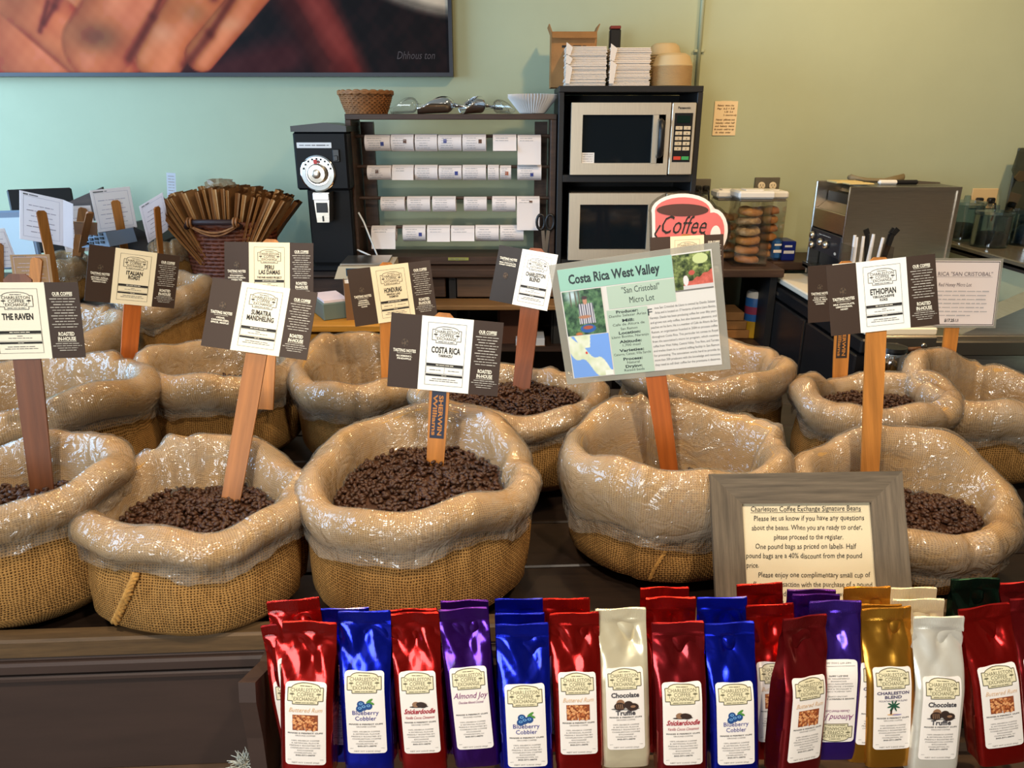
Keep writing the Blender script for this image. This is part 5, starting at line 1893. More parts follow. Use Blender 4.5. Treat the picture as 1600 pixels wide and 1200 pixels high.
def stick_print(so, SM, SL, z0, z1, w, col, with_seal=True):
    """block of dark print with the maker's name running down the stick"""
    ik = Ink()
    ik.rect(0, (z0 + z1) / 2, w * .72, z1 - z0, 0, 1)
    ik2 = Ink()
    L = z1 - z0
    # text set sideways: build horizontally and turn it
    a = Ink()
    a.text('SHERWIN', 0, w * .02, w * .30, bold=True, width=L * .62)
    a.text('Williams', 0, -w * .27, w * .30, bold=True, width=L * .62)
    for v in a.v:
        ik2.v.append(np.stack([v[:, 1] + 0, -v[:, 0] + (z0 + z1) / 2 - L * .15], 1))
    ik2.f, ik2.m, ik2.l, ik2.n = a.f, a.m, a.l, a.n
    if with_seal:
        ik2.ell(0, z1 - L * .12, w * .20, w * .20, 0, 2, 16)
    R3 = np.array(SM.to_3x3())
    T3 = np.array(SM.translation)
    fn = lambda x, y, L_: np.stack([x, -(.003 + L_), y], 1) @ R3.T + T3
    ik.build('print_block', [mat('stick_print_%d' % int(col[0] * 9999), col, .6)], so, fn=fn)
    ik2.build('lettering', [M_stick[0]], so, fn=fn)


stick_print(r_[1], r_[2], r_[3], r_[3] - .235, r_[3] - .11, .037, S(42, 48, 66))
card_sign('charleston', ['CHARLESTON', 'BLEND'], [], 'white two-panel card reading CHARLESTON BLEND on a wide red-brown stick', ((838, 388), (814, 614), .95, .048, M_stick[1]), ['MILK CHOCOLATE,', 'CANDY SWEETNESS'], w=.151, white=M_cardwhite, dark=M_cardblack, two=True, split=False)
card_sign('honduras', ['HONDURAS'], ['FINCA LAS', 'PAMPAS'], 'cream card reading HONDURAS tilted left, in front of the digital scale', ((604, 410), (606, 590), None, .036, M_stick[0]), ['CARAMEL,', 'MANDARIN,', 'CHOCOLATE,', 'CLOVE'], white=M_cardwarm, fold_r=-.35)
card_sign('sumatra', ['SUMATRA', 'MANDHELING'], [], 'three-panel card reading SUMATRA MANDHELING on a ribbed stick', ((420, 446), (359, 792), .905, .040, M_stick[4]), ['CEDAR,', 'CARAMELIZED,', 'SPICE, MAPLE'], split=False)
card_sign('peru', ['PERU', 'LAS DAMAS'], ['THE FAIR HANDS PROJECT'], 'three-panel card reading PERU LAS DAMAS in front of the paper bag basket', ((424, 374), (418, 560), None, .040, M_stick[0]), ['STRAWBERRY,', 'CHOCOLATE, LEMON', 'GREEN TEA'], split=False, white=M_cardwarm)
card_sign('italian', ['ITALIAN', 'ROAST'], [], 'turned card reading ITALIAN ROAST on an orange stick', ((213, 395), (200, 575), None, .040, M_stick[3]), ['SPICED APPLE,', 'BITTERSWEET,', 'FRENCH OAK'], white=M_cardwarm, split=False)
card_sign('raven', ['THE RAVEN'], [], 'card reading THE RAVEN at the left edge on a stained stick', ((27, 428), (64, 748), .935, .044, M_stick[2]), ['DARK,', 'SMOKY'], split=False)
card_sign('ethiopian', ['ETHIOPIAN'], ['YIRGACHEFFE', 'KOKE'], 'three-panel card reading ETHIOPIAN in front of the laminated sheet at the right', ((1374, 402), (1358, 760), .915, .038, M_stick[0]), ['MILK CHOCOLATE,', 'LEMONGRASS,', 'HONEY'], split=False, white=M_cardwhite)
r_ = card_sign('behind', ['COLOMBIA'], [], 'dark panel of a card mostly hidden behind the ETHIOPIAN card', ((1322, 408), (1310, 628), None, .036, M_stick[0]), ['FULL BODY,', 'CITRUS, MILK', 'CHOCOLATE', 'CARAMEL'], split=False)
# the hidden front of that card stays blank: nothing of it shows
for o in list(r_[0].children):
    if o.name.startswith('main_panel'):
        for q in list(o.children):
            bpy.data.objects.remove(q)
stick_print(r_[1], r_[2], r_[3], r_[3] - .235, r_[3] - .115, .036, S(46, 34, 26), False)
r_ = card_sign('hidden', [''], [], 'card mostly hidden between the pink mug and the laminated sheet', ((1072, 366), (1068, 560), None, .036, M_stick[0]), ['', ''], split=False, white=M_cardwarm)

# laminated sheet: the farm sheet
VC = plant(CARD['valley'], (1046, 735), .90)
vt = thing('laminated_sheet', 'laminated mint green farm sheet reading Costa Rica West Valley on a stick', 'sign', *VC[:2])
VW, VH = .290, .222
obj('lamination', MB().box((0, 0, 0), (VW, .0012, VH), bev=.0004), mat('laminate_edge', S(168, 164, 150), .15, alpha=.55), vt)
pw, ph = VW * .905, VH * .905
sh = obj('paper', MB().box((0, -.0009, 0), (pw, .0008, ph)), mat('sheet_paper', S(216, 211, 203), .35), vt)
ik = Ink()
mint, mint2 = 0, 1
ik.rect(-pw * .125, ph * .405, pw * .75, ph * .19, mint)
ik.rect(-pw * .125 + pw * .155, ph * .20, pw * .44, ph * .20, mint2)
ik.rect(-pw * .075, -ph * .205, pw * .27, ph * .59, mint2)
ik.text('Costa Rica West Valley', -pw * .135, ph * .365, ph * .115, bold=True, width=pw * .60, mi=2)
ik.text('"San Cristobal"', pw * .03, ph * .225, ph * .078, width=pw * .25, mi=2)
ik.text('Micro Lot', pw * .03, ph * .135, ph * .078, width=pw * .165, mi=2)
for k, (a, b) in enumerate((('Producer:', 'Danilo Salazar Arias'), ('Mill:', 'Cafe de Altura de'), ('', 'San Ramon'), ('Location:', 'Llano Bonito, Naranjo'), ('Altitude:', '1,700 masl'), ('Varieties:', 'Caturra, Catuai, Villa Sarchi'), ('Process:', 'Natural'), ('Drying:', 'Raised beds'))):
    yy = ph * (.035, -.045, -.085, -.155, -.235, -.315, -.395, -.465)[k] + ph * .02
    if a:
        ik.text(a, -pw * .075, yy, ph * .036, bold=True, width=len(a) * ph * .0215, mi=2)
    ik.text(b, -pw * .075, yy - ph * .032, ph * .032, width=min(pw * .25, len(b) * ph * .0165), mi=2)
ik.text('F', pw * .072, ph * .005, ph * .085, width=ph * .05, mi=2)
para = ['inca San Cristobal de Llano is owned by Danilo Salazar', 'Arias and is located on 17 hectares of land in Llano Bonito,', 'Naranjo. Danilo has been producing coffee for over fifty years', 'and grows not only coffee, but also bananas, plantains, and', 'peaches on his farm. He is a member of Cafe de Altura de San', 'Ramon, an organization founded in 2004 to process coffee', 'throughout Costa Rica. This particular lot comes to Royal', 'from the association\'s micro lot program, which receives', 'coffee from West Valley, Central Valley, Tres Rios, and Tarrazu', 'and trades them to a central milling facility in San Ramon', 'for processing. The association works hard to provide its', 'more than 500 producers with the knowledge and resources', 'they need to sell their coffee for the premiums it deserves.']
for k, s_ in enumerate(para):
    x0 = pw * (.105 if k < 2 else .068)
    ik.text(s_, x0, ph * (.055 - .0425 * k), ph * .030, 'l', width=pw * .495 - x0, mi=3)
ik.build('lettering', [mat('mint_print', S(148, 192, 172), .35), mat('pale_mint_print', S(176, 194, 174), .35), mat('slate_ink', S(38, 48, 48), .4), M_inkgrey], sh, off=.0016)


def nz2(u, v, f, s_=0):
    """smooth random mottling, about -1..1"""
    rg = np.random.default_rng(int(s_) + 11)
    out = 0 * u
    for k, a in ((f / 3, .7), (f * .8, .5)):
        n = int(k) + 3
        g_ = rg.uniform(-1, 1, (n + 1, n + 1))
        x, y = np.clip(u, 0, .9999) * (n - 1), np.clip(v, 0, .9999) * (n - 1)
        i, j = x.astype(int), y.astype(int)
        a_, b_ = x - i, y - j
        a_, b_ = a_ * a_ * (3 - 2 * a_), b_ * b_ * (3 - 2 * b_)
        out = out + a * (g_[j, i] * (1 - a_) * (1 - b_) + g_[j, i + 1] * a_ * (1 - b_) + g_[j + 1, i] * (1 - a_) * b_ + g_[j + 1, i + 1] * a_ * b_)
    return out


def photo_farmer(u, v):
    n = nz2(u, v, 19, 1) + .8 * nz2(u, v, 47, 2)
    img = np.stack([64 + 34 * n, 96 + 40 * n, 66 + 26 * n], -1)

    def lay(m, c, s_=.15):
        k = np.clip((1 - m) / s_, 0, 1)[..., None]
        img[:] = img * (1 - k) + np.asarray(c) * k
    lay(np.hypot((u - .25) / .25, (v - .10) / .22), (190, 210, 214), .8)
    for x in (.2, .33, .42):
        lay(np.maximum(np.abs(u - x) / .02, np.abs(v - .18) / .2), (96, 92, 76), .4)
    lay(np.maximum(np.abs(u - .56) / (.19 + .06 * (v - .3)), np.abs(v - .53) / .24), np.where((np.sin(u * 110) > 0)[..., None], (216, 212, 216), (92, 90, 104)), .1)
    lay(np.hypot((u - .50) / .20, (v - .60) / .045), (176, 122, 92), .4)
    lay(np.hypot((u - .555) / .065, (v - .25) / .09), (190, 136, 108), .3)
    lay(np.hypot((u - .555) / .085, (v - .175) / .045), (70, 50, 52), .3)
    lay(np.hypot((u - .55) / .21, (v - .87) / .10), (48, 92, 160), .1)
    lay(np.hypot((u - .55) / .15, (v - .845) / .05), (170, 84, 60), .3)
    lay(np.hypot((u - .3) / .12, (v - .98) / .06), (186, 110, 60), .5)
    return img


def photo_map(u, v):
    img = np.stack([118 + 0 * u, 160 + 0 * u, 226 + 0 * u], -1)
    c = .16 + .92 * u + .05 * np.sin(u * 14)
    band = np.abs(v - c) < (.20 + .05 * np.sin(u * 9 + 1))
    band |= (v < .30) & (u > .14 + v * .5) & (u < .55 - v * .15)
    n = nz2(u, v, 15, 4)
    img[band] = np.stack([214 + 16 * n, 220 + 12 * n, 190 + 24 * n], -1)[band]
    img[(v > .88) & (u > .8)] = (236, 234, 222)
    for x, y in ((.40, .42),):
        k = (np.hypot(u - x, v - y) < .03)
        img[k] = (206, 60, 60)
    return img


def photo_patio(u, v):
    n = nz2(u, v, 17, 7) + .9 * nz2(u, v, 53, 3)
    img = np.stack([92 + 52 * n, 104 + 52 * n, 56 + 34 * n], -1)
    k = (v > .80 - .45 * np.clip(u - .30, 0, .7) + .02 * np.sin(u * 30)) & (u > .24)
    img[k] = np.stack([196 + 16 * n, 96 + 12 * n, 80 + 12 * n], -1)[k]
    k = (v > .86) & (u > .22)
    img[k] = (206, 200, 196)
    img[(v > .965)] = (120, 116, 108)
    img[np.hypot((u - .30) / .07, (v - .72) / .14) < 1] = (226, 216, 212)
    img[np.hypot((u - .47) / .08, (v - .52) / .07) < 1] = (186, 84, 70)
    img[np.hypot((u - .72) / .2, (v - .16) / .14) < 1] = (196, 206, 142)
    return img


picture('farmer_photo', pw * .265, ph * .40, 80, 90, photo_farmer, sh, (-pw * .36, -.0021, ph * .10), vcol_mat('printed_photo', .3))
picture('map_print', pw * .275, ph * .385, 80, 80, photo_map, sh, (-pw * .355, -.0021, -ph * .30), vcol_mat('printed_photo', .3))
picture('patio_photo', pw * .24, ph * .31, 80, 70, photo_patio, sh, (pw * .372, -.0021, ph * .335), vcol_mat('printed_photo', .3))
vt.scale = [VC[2]] * 3
sign_stick(vt, VC, .0008, (1008, 470), (1046, 735), .90, .036, M_stick[3])

# laminated sheet at the right
CC = plant(CARD['cristobal'], (1478, 585), .95)
ct = thing('laminated_sheet', 'laminated white sheet with a black border half hidden behind the ETHIOPIAN card', 'sign', *CC[:2])
SW, SH = .23, .176
obj('lamination', MB().box((0, 0, 0), (SW, .0012, SH), bev=.0004), mat('laminate_edge', S(168, 164, 150), .15, alpha=.55), ct)
sh = obj('paper', MB().box((0, -.0009, 0), (SW * .94, .0008, SH * .93)), mat('pinkish_sheet', S(230, 216, 210), .35), ct)
ik = Ink()
ik.frame(0, 0, SW * .92, SH * .90, .0016, 0)
ik.text('COSTA RICA "SAN CRISTOBAL"', 0, SH * .25, SH * .082, width=SW * .80, mi=1)
ik.rect(0, SH * .235, SW * .80, .0005, 1)
ik.text('Red Honey Micro Lot', 0, SH * .10, SH * .075, width=SW * .36, mi=1, shear=.08)
for k in range(7):
    ik.words(-SW * .40, SH * (.03 - .058 * k), SW * (.78, .75, .77, .79, .74, .78, .6)[k], SH * .022, 2, seed=k + 9, align='l')
ik.text('$17.25', -SW * .02, -SH * .41, SH * .06, bold=True, width=SW * .11, mi=0)
ik.text('/LB', SW * .06, -SH * .41, SH * .06, width=SW * .045, mi=1)
ik.build('lettering', [M_ink, mat('violet_ink', S(96, 84, 90), .5), M_inklight], sh, off=.0016)
ct.scale = [CC[2]] * 3
sign_stick(ct, CC, .0008, (1496, 440), (1478, 585), .95, .036, M_stick[0])

# pink mug sign, cut to shape and laminated, on its own stick
gY_ = 2.19
g0 = P(1074, 352, gY_)
MC = plant((tuple(g0), (-.12, 0, -.05)), (1078, 560), None)
mg = thing('mug_sign', 'pink coffee mug shaped sign cut out and laminated, on a stick', 'sign', *MC[:2])
mg.scale = [MC[2]] * 3
k_ = (P(1140, 352, gY_).x - P(1008, 352, gY_).x) / 132.0


def mug_outline(grow):
    """mug with its handle, pixel-like units around (1074, 352), y up"""
    pts = []
    body = [(-56, 18), (-52, -44), (-40, -60), (26, -60), (40, -52)]
    for x, y in body:
        pts.append((x * (1 + grow / 60), y * (1 + grow / 60)))
    for k in range(13):                       # handle, right side
        a = -PI * .55 + PI * 1.12 * k / 12
        pts.append((38 + (25 + grow) * math.cos(a), -10 + (34 + grow) * math.sin(a) * 1.05))
    for k in range(14):                       # rim, right to left over the top
        a = PI * (.03 + .97 * k / 13)
        pts.append((-9 + (48 + grow) * math.cos(a), 22 + (26 + grow) * math.sin(a)))
    return [(x * k_, y * k_) for x, y in pts]


def shape_prism(name, pts, y0, th, m, parent):
    mb = MB()
    mb.prism(pts[::1], y0, y0 + th)
    return obj(name, mb, m, parent)


shape_prism('lamination', mug_outline(4.5), 0, .0012, clear_mat('laminate_clear', (.86, .86, .84), .22, .1), mg)
shape_prism('white_border', mug_outline(0), -.0010, .0009, mat('sign_white', S(236, 228, 222), .35), mg)
M_pink = mat('pink_print', S(216, 112, 110), .3)
pk = shape_prism('pink_mug', mug_outline(-5.5), -.0020, .0009, M_pink, mg)
ik = Ink()
ik.ell(-9 * k_, 23 * k_, 40 * k_, 9.5 * k_, 0, 1, 28)
ik.ell(44 * k_, -14 * k_, 8 * k_, 14 * k_, 1, 1, 20)
ik.text('Coffee', -8 * k_, -13 * k_, 40 * k_, shear=.25, width=72 * k_, mi=2)
ik.line([(26 * k_, -12 * k_), (34 * k_, -22 * k_), (28 * k_, -30 * k_), (20 * k_, -26 * k_)], 2.2 * k_, 2)
ik.line([(-42 * k_, 0), (-50 * k_, -14 * k_), (-42 * k_, -26 * k_)], 2.6 * k_, 2)
ik.build('lettering', [mat('coffee_print', S(84, 56, 50), .35), mat('sign_white', S(236, 228, 222), .35), M_ink], pk, off=.0024)
sign_stick(mg, MC, .0012, (1074, 340), (1078, 560), .96, .030, M_stick[0], deeper=.12)

# signs at the left seen from behind
def thin_paper(name, c):
    """paper thin enough to glow when the window is behind it"""
    if name in MATS:
        return MATS[name]
    m = mat(name, c, .7)
    nt = m.node_tree
    tl = nt.nodes.new('ShaderNodeBsdfTranslucent')
    tl.inputs[0].default_value = (*c, 1)
    mx = nt.nodes.new('ShaderNodeMixShader')
    mx.inputs[0].default_value = .62
    nt.links.new(nt.nodes['Principled BSDF'].outputs[0], mx.inputs[1])
    nt.links.new(tl.outputs[0], mx.inputs[2])
    nt.links.new(mx.outputs[0], nt.nodes['Material Output'].inputs[0])
    return m


def back_sign(key, w, h, label, stick, tint, seed, loc=None, rot=None, second=None, sw=.032):
    if loc is None:
        loc, rot = CARD[key]
    loc, rot, sc = plant((loc, rot), stick[1], stick[2])
    t = thing('card_sign', label, 'sign', loc, rot, 'cards on sticks seen from behind')
    m_ = thin_paper('back_card_%d' % (sum(tint) % 997), S(*tint))
    t.scale = (sc, sc, sc)
    c = obj('card', MB().box((0, 0, 0), (w, .0016, h)), m_, t)
    ik = Ink()
    ik.frame(0, 0, w * .84, h * .84, .0009, 0)
    ik.words(-w * .26, h * .45, w * .34, h * .035, 1, seed=seed)
    for k in range(6):
        ik.words(0, h * (.24 - .11 * k), w * (.5 + .1 * ((k + seed) % 3)), h * .022, 0, seed=k + seed)
    ik.build('printing', [mat('faint_violet', S(186, 172, 184), .7), M_inkgrey], c, off=.0012)
    if second:
        p2 = MB().box((second[0] / 2, 0, 0), (second[0], .0016, h)).build('side_panel', m_, t)
        p2.location = (w / 2, 0, 0)
        p2.rotation_euler = (0, 0, second[1])
    top_px, bot_px, bz, m2 = stick
    e = Euler(rot)
    n = e.to_matrix() @ Vector((0, 1, 0))
    cc = Vector(loc) - n * .005
    top, bot = on_plane(top_px, cc, n), on_plane(bot_px, cc, n)
    stick_mesh('stick', t, top, bot + (bot - top).normalized() * .04, sw, .006, m2, (1, 0, 0))
    return t


back_sign('backA', .14, .16, 'white card seen from behind on a long stick, in front of the dark screen', ((64, 329), (86, 440), 1.0, M_stick[0]), (252, 240, 236), 1, second=(.06, .5))
back_sign('backC', .14, .16, 'largest white card seen from behind, its stick up the middle', ((180, 313), (195, 392), 1.05, M_stick[0]), (252, 240, 234), 2)
back_sign('backD', .14, .16, 'narrow edge-on white card seen from behind left of the slip sign', ((245, 323), (251, 395), 1.05, M_stick[0]), (252, 240, 236), 3)


def px_card(x, y, w, h, Y, rz, label, stick, tint, seed, roll=0.0, sw=.03):
    c = P(x, y, Y)
    k = (Y * CP - (c.z - EYE) * SP) / FPX
    back_sign(None, w * k / max(.3, math.cos(rz)), h * k, label, stick, tint, seed, tuple(c), (-.15, roll, rz), sw=sw)


px_card(122, 358, 44, 74, 2.75, .4, 'white card behind the folded beige card at the left', ((130, 325), (118, 410), 1.02, M_stick[4]), (244, 242, 240), 4)
px_card(134, 357, 28, 54, 2.60, .5, 'beige card on a thin stick between two white cards', ((141, 332), (124, 405), 1.02, M_stick[4]), (206, 178, 150), 5, roll=.12, sw=.022)
px_card(2, 388, 28, 70, 2.2, .3, 'white card cut by the left edge of the picture', ((-4, 380), (-2, 470), .99, M_stick[4]), (250, 242, 240), 6)
px_card(50, 424, 58, 52, 2.05, .1, 'beige card with a dark heading above THE RAVEN card', ((58, 403), (46, 520), .98, M_stick[0]), (208, 176, 138), 7)

# narrow slip sign on a dark rod by the wall
sl = P(268, 294, 3.3)
t = thing('slip_sign', 'narrow bluish white slip sign on a thin dark rod by the wall', 'sign', tuple(sl), (0, .10, .35))
pc = obj('slip', MB().box((0, 0, 0), (.036, .002, .128)), mat('bluish_slip', S(216, 226, 240), .6), t)
ik = Ink()
for k in range(8):
    ik.words(0, .05 - .012 * k, .024, .004, seed=k)
ik.build('printing', [M_inklight], pc, off=.0014)
inv = world_mx(t).inverted()
obj('rod', MB().tube([inv @ P(275, 318, 3.31), inv @ P(281, 420, 3.33)], .010, 8), M_darksteel, t, 'auto')

# dark screen, card terminal and register clutter behind the left signs
sc_ = P(70, 345, 3.22)
t = thing('register_screen', 'dark register screen standing behind the white cards at the left', 'screen', (sc_.x, 3.22, .862), (0, 0, .5))
hz = sc_.z - .862
obj('panel', MB().box((0, 0, hz), (.24, .03, .27), bev=.006), M_black, t).rotation_euler = (-.2, 0, 0)
obj('stand', MB().box((0, .05, hz * .4), (.05, .03, hz * .9), bev=.004), M_black, t)
obj('foot', MB().box((0, .03, .01), (.18, .16, .02), bev=.004), M_black, t)
sc2 = P(20, 375, 2.85)
t = thing('tablet', 'white screened tablet with a blue grey frame at the left edge', 'tablet', (sc2.x, 2.85, .862), (0, 0, .3))
hz = sc2.z - .862
obj('case', MB().box((0, 0, hz), (.17, .02, .22), bev=.006), mat('blue_grey_plastic', S(120, 138, 160), .4), t)
obj('display', MB().box((0, -.0105, hz), (.14, .002, .17)), mat('pale_screen', S(196, 216, 226), .25), t)
obj('stand', MB().box((0, .04, hz * .45), (.06, .03, hz * .88)), M_darksteel, t)
ct_ = P(170, 372, 2.95)
t = thing('card_terminal', 'blue grey card terminal with dark keys below the largest white card', 'terminal', (ct_.x, 2.95, .862), (0, 0, -.3))
hz = ct_.z - .862
obj('pedestal', MB().lathe([(.05, 0), (.05, .01), (.02, .02), (.02, hz - .02)], 16), M_darksteel, t, 'auto')
hs = obj('keypad_housing', MB().prism([(-.07, hz - .03), (.07, hz - .02), (.06, hz + .035), (-.05, hz + .015)], -.07, .07), mat('blue_grey_plastic', S(120, 138, 160), .4), t)
for i in range(4):
    for j in range(3):
        obj('key', MB().box((-.04 + .026 * i, -.0715, hz - .013 + .015 * j + .003 * i), (.018, .004, .010), bev=.001), M_black, hs)
cr = P(212, 372, 3.12)
t = thing('cash_register', 'brown cash register with a sloping top behind the edge-on card', 'register', (cr.x, 3.14, .862), (0, 0, .1))
hz = P(212, 345, 3.12).z - .862
M_regb = mat('register_brown', S(40, 30, 22), .6)
obj('drawer', MB().box((0, 0, .06), (.25, .24, .12), bev=.005), M_regb, t)
obj('housing', MB().prism([(-.11, .12), (.13, .12), (.13, hz * .75), (0, hz - .01), (-.11, hz - .03)], -.07, .12), M_regb, t)
lp = P(130, 315, 3.25)
t = thing('menu_board', 'small dark brown board leaning on the wall behind the cards', 'board', (lp.x, 3.25, .862), (0, 0, .1))
hz = lp.z - .862
obj('board', MB().prism([(-.10, hz - .08), (.09, hz - .08), (.09, hz + .06), (-.08, hz - .01)], -.01, .01), M_darkwood, t)
obj('easel_leg', MB().bar((-.05, .0, hz - .07), (-.07, -.05, 0), .02, .012).bar((.05, 0, hz - .07), (.07, -.05, 0), .02, .012).bar((0, .01, hz - .07), (0, .10, 0), .02, .012), M_darkwood, t)

# ------------------------------------------------------------------ basket of kraft paper bags
kY = 3.16
kc = P(368, 430, kY)
kb = woven_basket('bag_basket', 'tall reddish brown wicker basket packed with kraft paper bags', 'basket', (kc.x, kY, .862), .150, .185, P(368, 345, kY).z - .862 - .006, M_wickdark, nst=34, nrow=18, oval=.62)
hz = P(368, 345, kY).z - .862
hd = obj('handle', MB().tube([(-.125, -.128, hz - .01), (-.11, -.150, hz + .012), (.08, -.150, hz + .012), (.095, -.128, hz - .01)], .012, 10), mat('leather_handle', S(52, 34, 34), .5), kb, True)
for x in (-.105, .078):
    obj('binding', MB().tube([(x + .010 * math.sin(k * .0), -.150 + .016 * math.cos(k * PI / 5), hz + .012 + .016 * math.sin(k * PI / 5)) for k in range(10)], .005, 6, closed=True).tube([(x + .012, -.150 + .016 * math.cos(k * PI / 5), hz + .012 + .016 * math.sin(k * PI / 5)) for k in range(10)], .005, 6, closed=True), M_wick, hd, True)
obj('loop', MB().tube([(-.115 + .21 * k / 12, -.148, hz + .004 - .034 * math.sin(PI * k / 12)) for k in range(13)], .005, 6).tube([(-.115 + .21 * k / 12, -.144, hz + .002 - .045 * math.sin(PI * k / 12)) for k in range(13)], .004, 6), M_wick, kb, True)
KR = [mat('kraft_bag_%d' % i, S(*c), .85, vary=(14, .14, (1, 1, 3))) for i, c in enumerate(((160, 112, 62), (142, 96, 52), (176, 130, 80), (128, 82, 40)))]
kp = []
for i in range(4):
    mb = MB()
    w, d, h = .008 + .0015 * i, .105, .30
    v = []
    for z, q, ww in ((0, 0, w * .8), (h * .6, 0, w * 1.1), (h, .004 * (i % 2), w * 1.6)):
        v += [(-ww / 2 + q, -d / 2, z), (q, -d / 2 + .006, z), (ww / 2 + q, -d / 2, z), (ww / 2 + q, d / 2, z), (q, d / 2 - .006, z), (-ww / 2 + q, d / 2, z)]
    f = [tuple(range(6))[::-1]]
    for k in range(2):
        for j in range(6):
            f.append((k * 6 + j, k * 6 + (j + 1) % 6, k * 6 + 6 + (j + 1) % 6, k * 6 + 6 + j))
    kp.append(mb.add(v, f))
kproto = []
NB = 60
for i in range(NB):
    q = (i + .5) / NB * 2 - 1
    rng = random.Random(i + 400)
    k = i % 4
    if i < 4:
        o = kp[k].build('kraft_bag', KR[k])
    else:
        o = bpy.data.objects.new('kraft_bag', kproto[k].data)
        COL.objects.link(o)
    kproto.append(o)
    row = i % 3
    o.location = (kc.x + q * .105, kY - .045 + .045 * row + rng.uniform(-.006, .006), .862 + .135 + rng.uniform(-.006, .006))
    tgt = q * .64 + rng.uniform(-.025, .025)
    o.rotation_euler = (rng.uniform(-.05, .05) - .06 * (row - 1), tgt, rng.uniform(-.08, .08))
    ext = 1.0 + rng.uniform(-.04, .03)
    o.scale = (1, 1, min(1.35, ext))
    tag(o, 'brown kraft paper bag fanned out in the wicker basket', 'paper bag', 'kraft bags in the basket')
# crumpled clear wrap on top of the fan
v, f = [], []
for i in range(9):
    for j in range(18):
        a, e = 2 * PI * j / 18, PI * i / 8
        q = 1 + .45 * noise.noise(Vector((3 * math.sin(e) * math.cos(a), 3 * math.sin(e) * math.sin(a), 3 * math.cos(e))))
        v.append((.062 * q * math.sin(e) * math.cos(a), .04 * q * math.sin(e) * math.sin(a), .026 * q * math.cos(e)))
for i in range(8):
    for j in range(18):
        f.append((i * 18 + j, i * 18 + (j + 1) % 18, (i + 1) * 18 + (j + 1) % 18, (i + 1) * 18 + j))
t = tag(obj('crumpled_wrap', MB().add(v, f), mat('brownish_wrap', S(150, 122, 88), .15, alpha=.6), None, False), 'crumpled clear plastic wrap on top of the kraft bags', 'wrap')
t.location = (kc.x - .005, kY - .03, .862 + .135 + .31)

# ------------------------------------------------------------------ grey wooden picture frame with the notice
FW, FH = .315, .28
fr_ = thing('notice_frame', 'weathered grey wood frame with the printed notice about bean prices', 'frame', tuple(Vector((0, 0, EYE)) + (Vector((.5035, 1.0868, .8559)) - Vector((0, 0, EYE))) * .96), (-.469, -.074, -.114))
fr_.scale = (.96, .96, .96)
M_grain_h = mat('grey_barn_wood', S(100, 86, 68), .7, vary=(42, .42, (.16, 3, 3)))
M_grain_v = mat('grey_barn_wood_upright', S(98, 84, 66), .7, vary=(42, .42, (3, 3, .16)))
bw = .052
def rail(name, quad, m):
    mb = MB()
    f_, b_ = -.012, .010
    mb.add([(x, f_ if i in (0, 1) else f_ + .005, z) for i, (x, z) in enumerate(quad)] + [(x, b_, z) for x, z in quad], [(0, 1, 2, 3), (7, 6, 5, 4), (0, 4, 5, 1), (1, 5, 6, 2), (2, 6, 7, 3), (3, 7, 4, 0)])
    obj(name, mb, m, fr_)
a, b = FW / 2, FH / 2
rail('frame_rail', [(a, b), (-a, b), (-a + bw, b - bw), (a - bw, b - bw)], M_grain_h)
rail('frame_rail', [(-a, -b), (a, -b), (a - bw, -b + bw), (-a + bw, -b + bw)], M_grain_h)
rail('frame_stile', [(-a, b), (-a, -b), (-a + bw, -b + bw), (-a + bw, b - bw)], M_grain_v)
rail('frame_stile', [(a, -b), (a, b), (a - bw, b - bw), (a - bw, -b + bw)], M_grain_v)
iw, ih = FW - 2 * bw, FH - 2 * bw
pp_ = obj('notice_paper', MB().box((0, .002, 0), (iw + .004, .001, ih + .004)), mat('notice_paper', S(226, 208, 172), .8), fr_)
obj('backing', MB().box((0, .006, 0), (FW - .02, .006, FH - .02)), M_blackmatte, fr_)
ik = Ink()
lines = [('Charleston Coffee Exchange Signature Beans', 0, .86, 'c'), ('Please let us know if you have any questions', .02, .86, 'c'), ('about the beans. When you are ready to order,', 0, .86, 'c'),
         ('please proceed to the register.', .01, .54, 'c'), ('One pound bags as priced on labels. Half', -.02, .78, 'c'), ('pound bags are a 40% discount from the pound', -.5, .90, 'l'), ('price.', -.5, .10, 'l'),
         ('Please enjoy one complimentary small cup of', .03, .86, 'c'), ('coffee per transaction with the purchase of a pound', -.5, .96, 'l'), ('of beans (including the coffee of the week).', -.5, .82, 'l'), ('Please, no substitutions.', 0, .5, 'c')]
for k, (s_, x, w, al) in enumerate(lines):
    yy = ih / 2 - .0135 - k * .0158
    xx = x * iw * (.975 if al == 'l' else 1)
    ik.text(s_, xx, yy, .0125, al, width=iw * w, shear=.06, wob=.05, seed=k)
ik.rect(0, ih / 2 - .0155, iw * .86, .0006)
ik.build('lettering', [M_ink], pp_, fn=lambda x, y, L: np.stack([x, .0012 - L, y], 1))
obj('glass', MB().box((0, -.001, 0), (iw + .004, .0012, ih + .004)), clear_mat('picture_glass', (1, 1, 1), .02, .03), fr_)

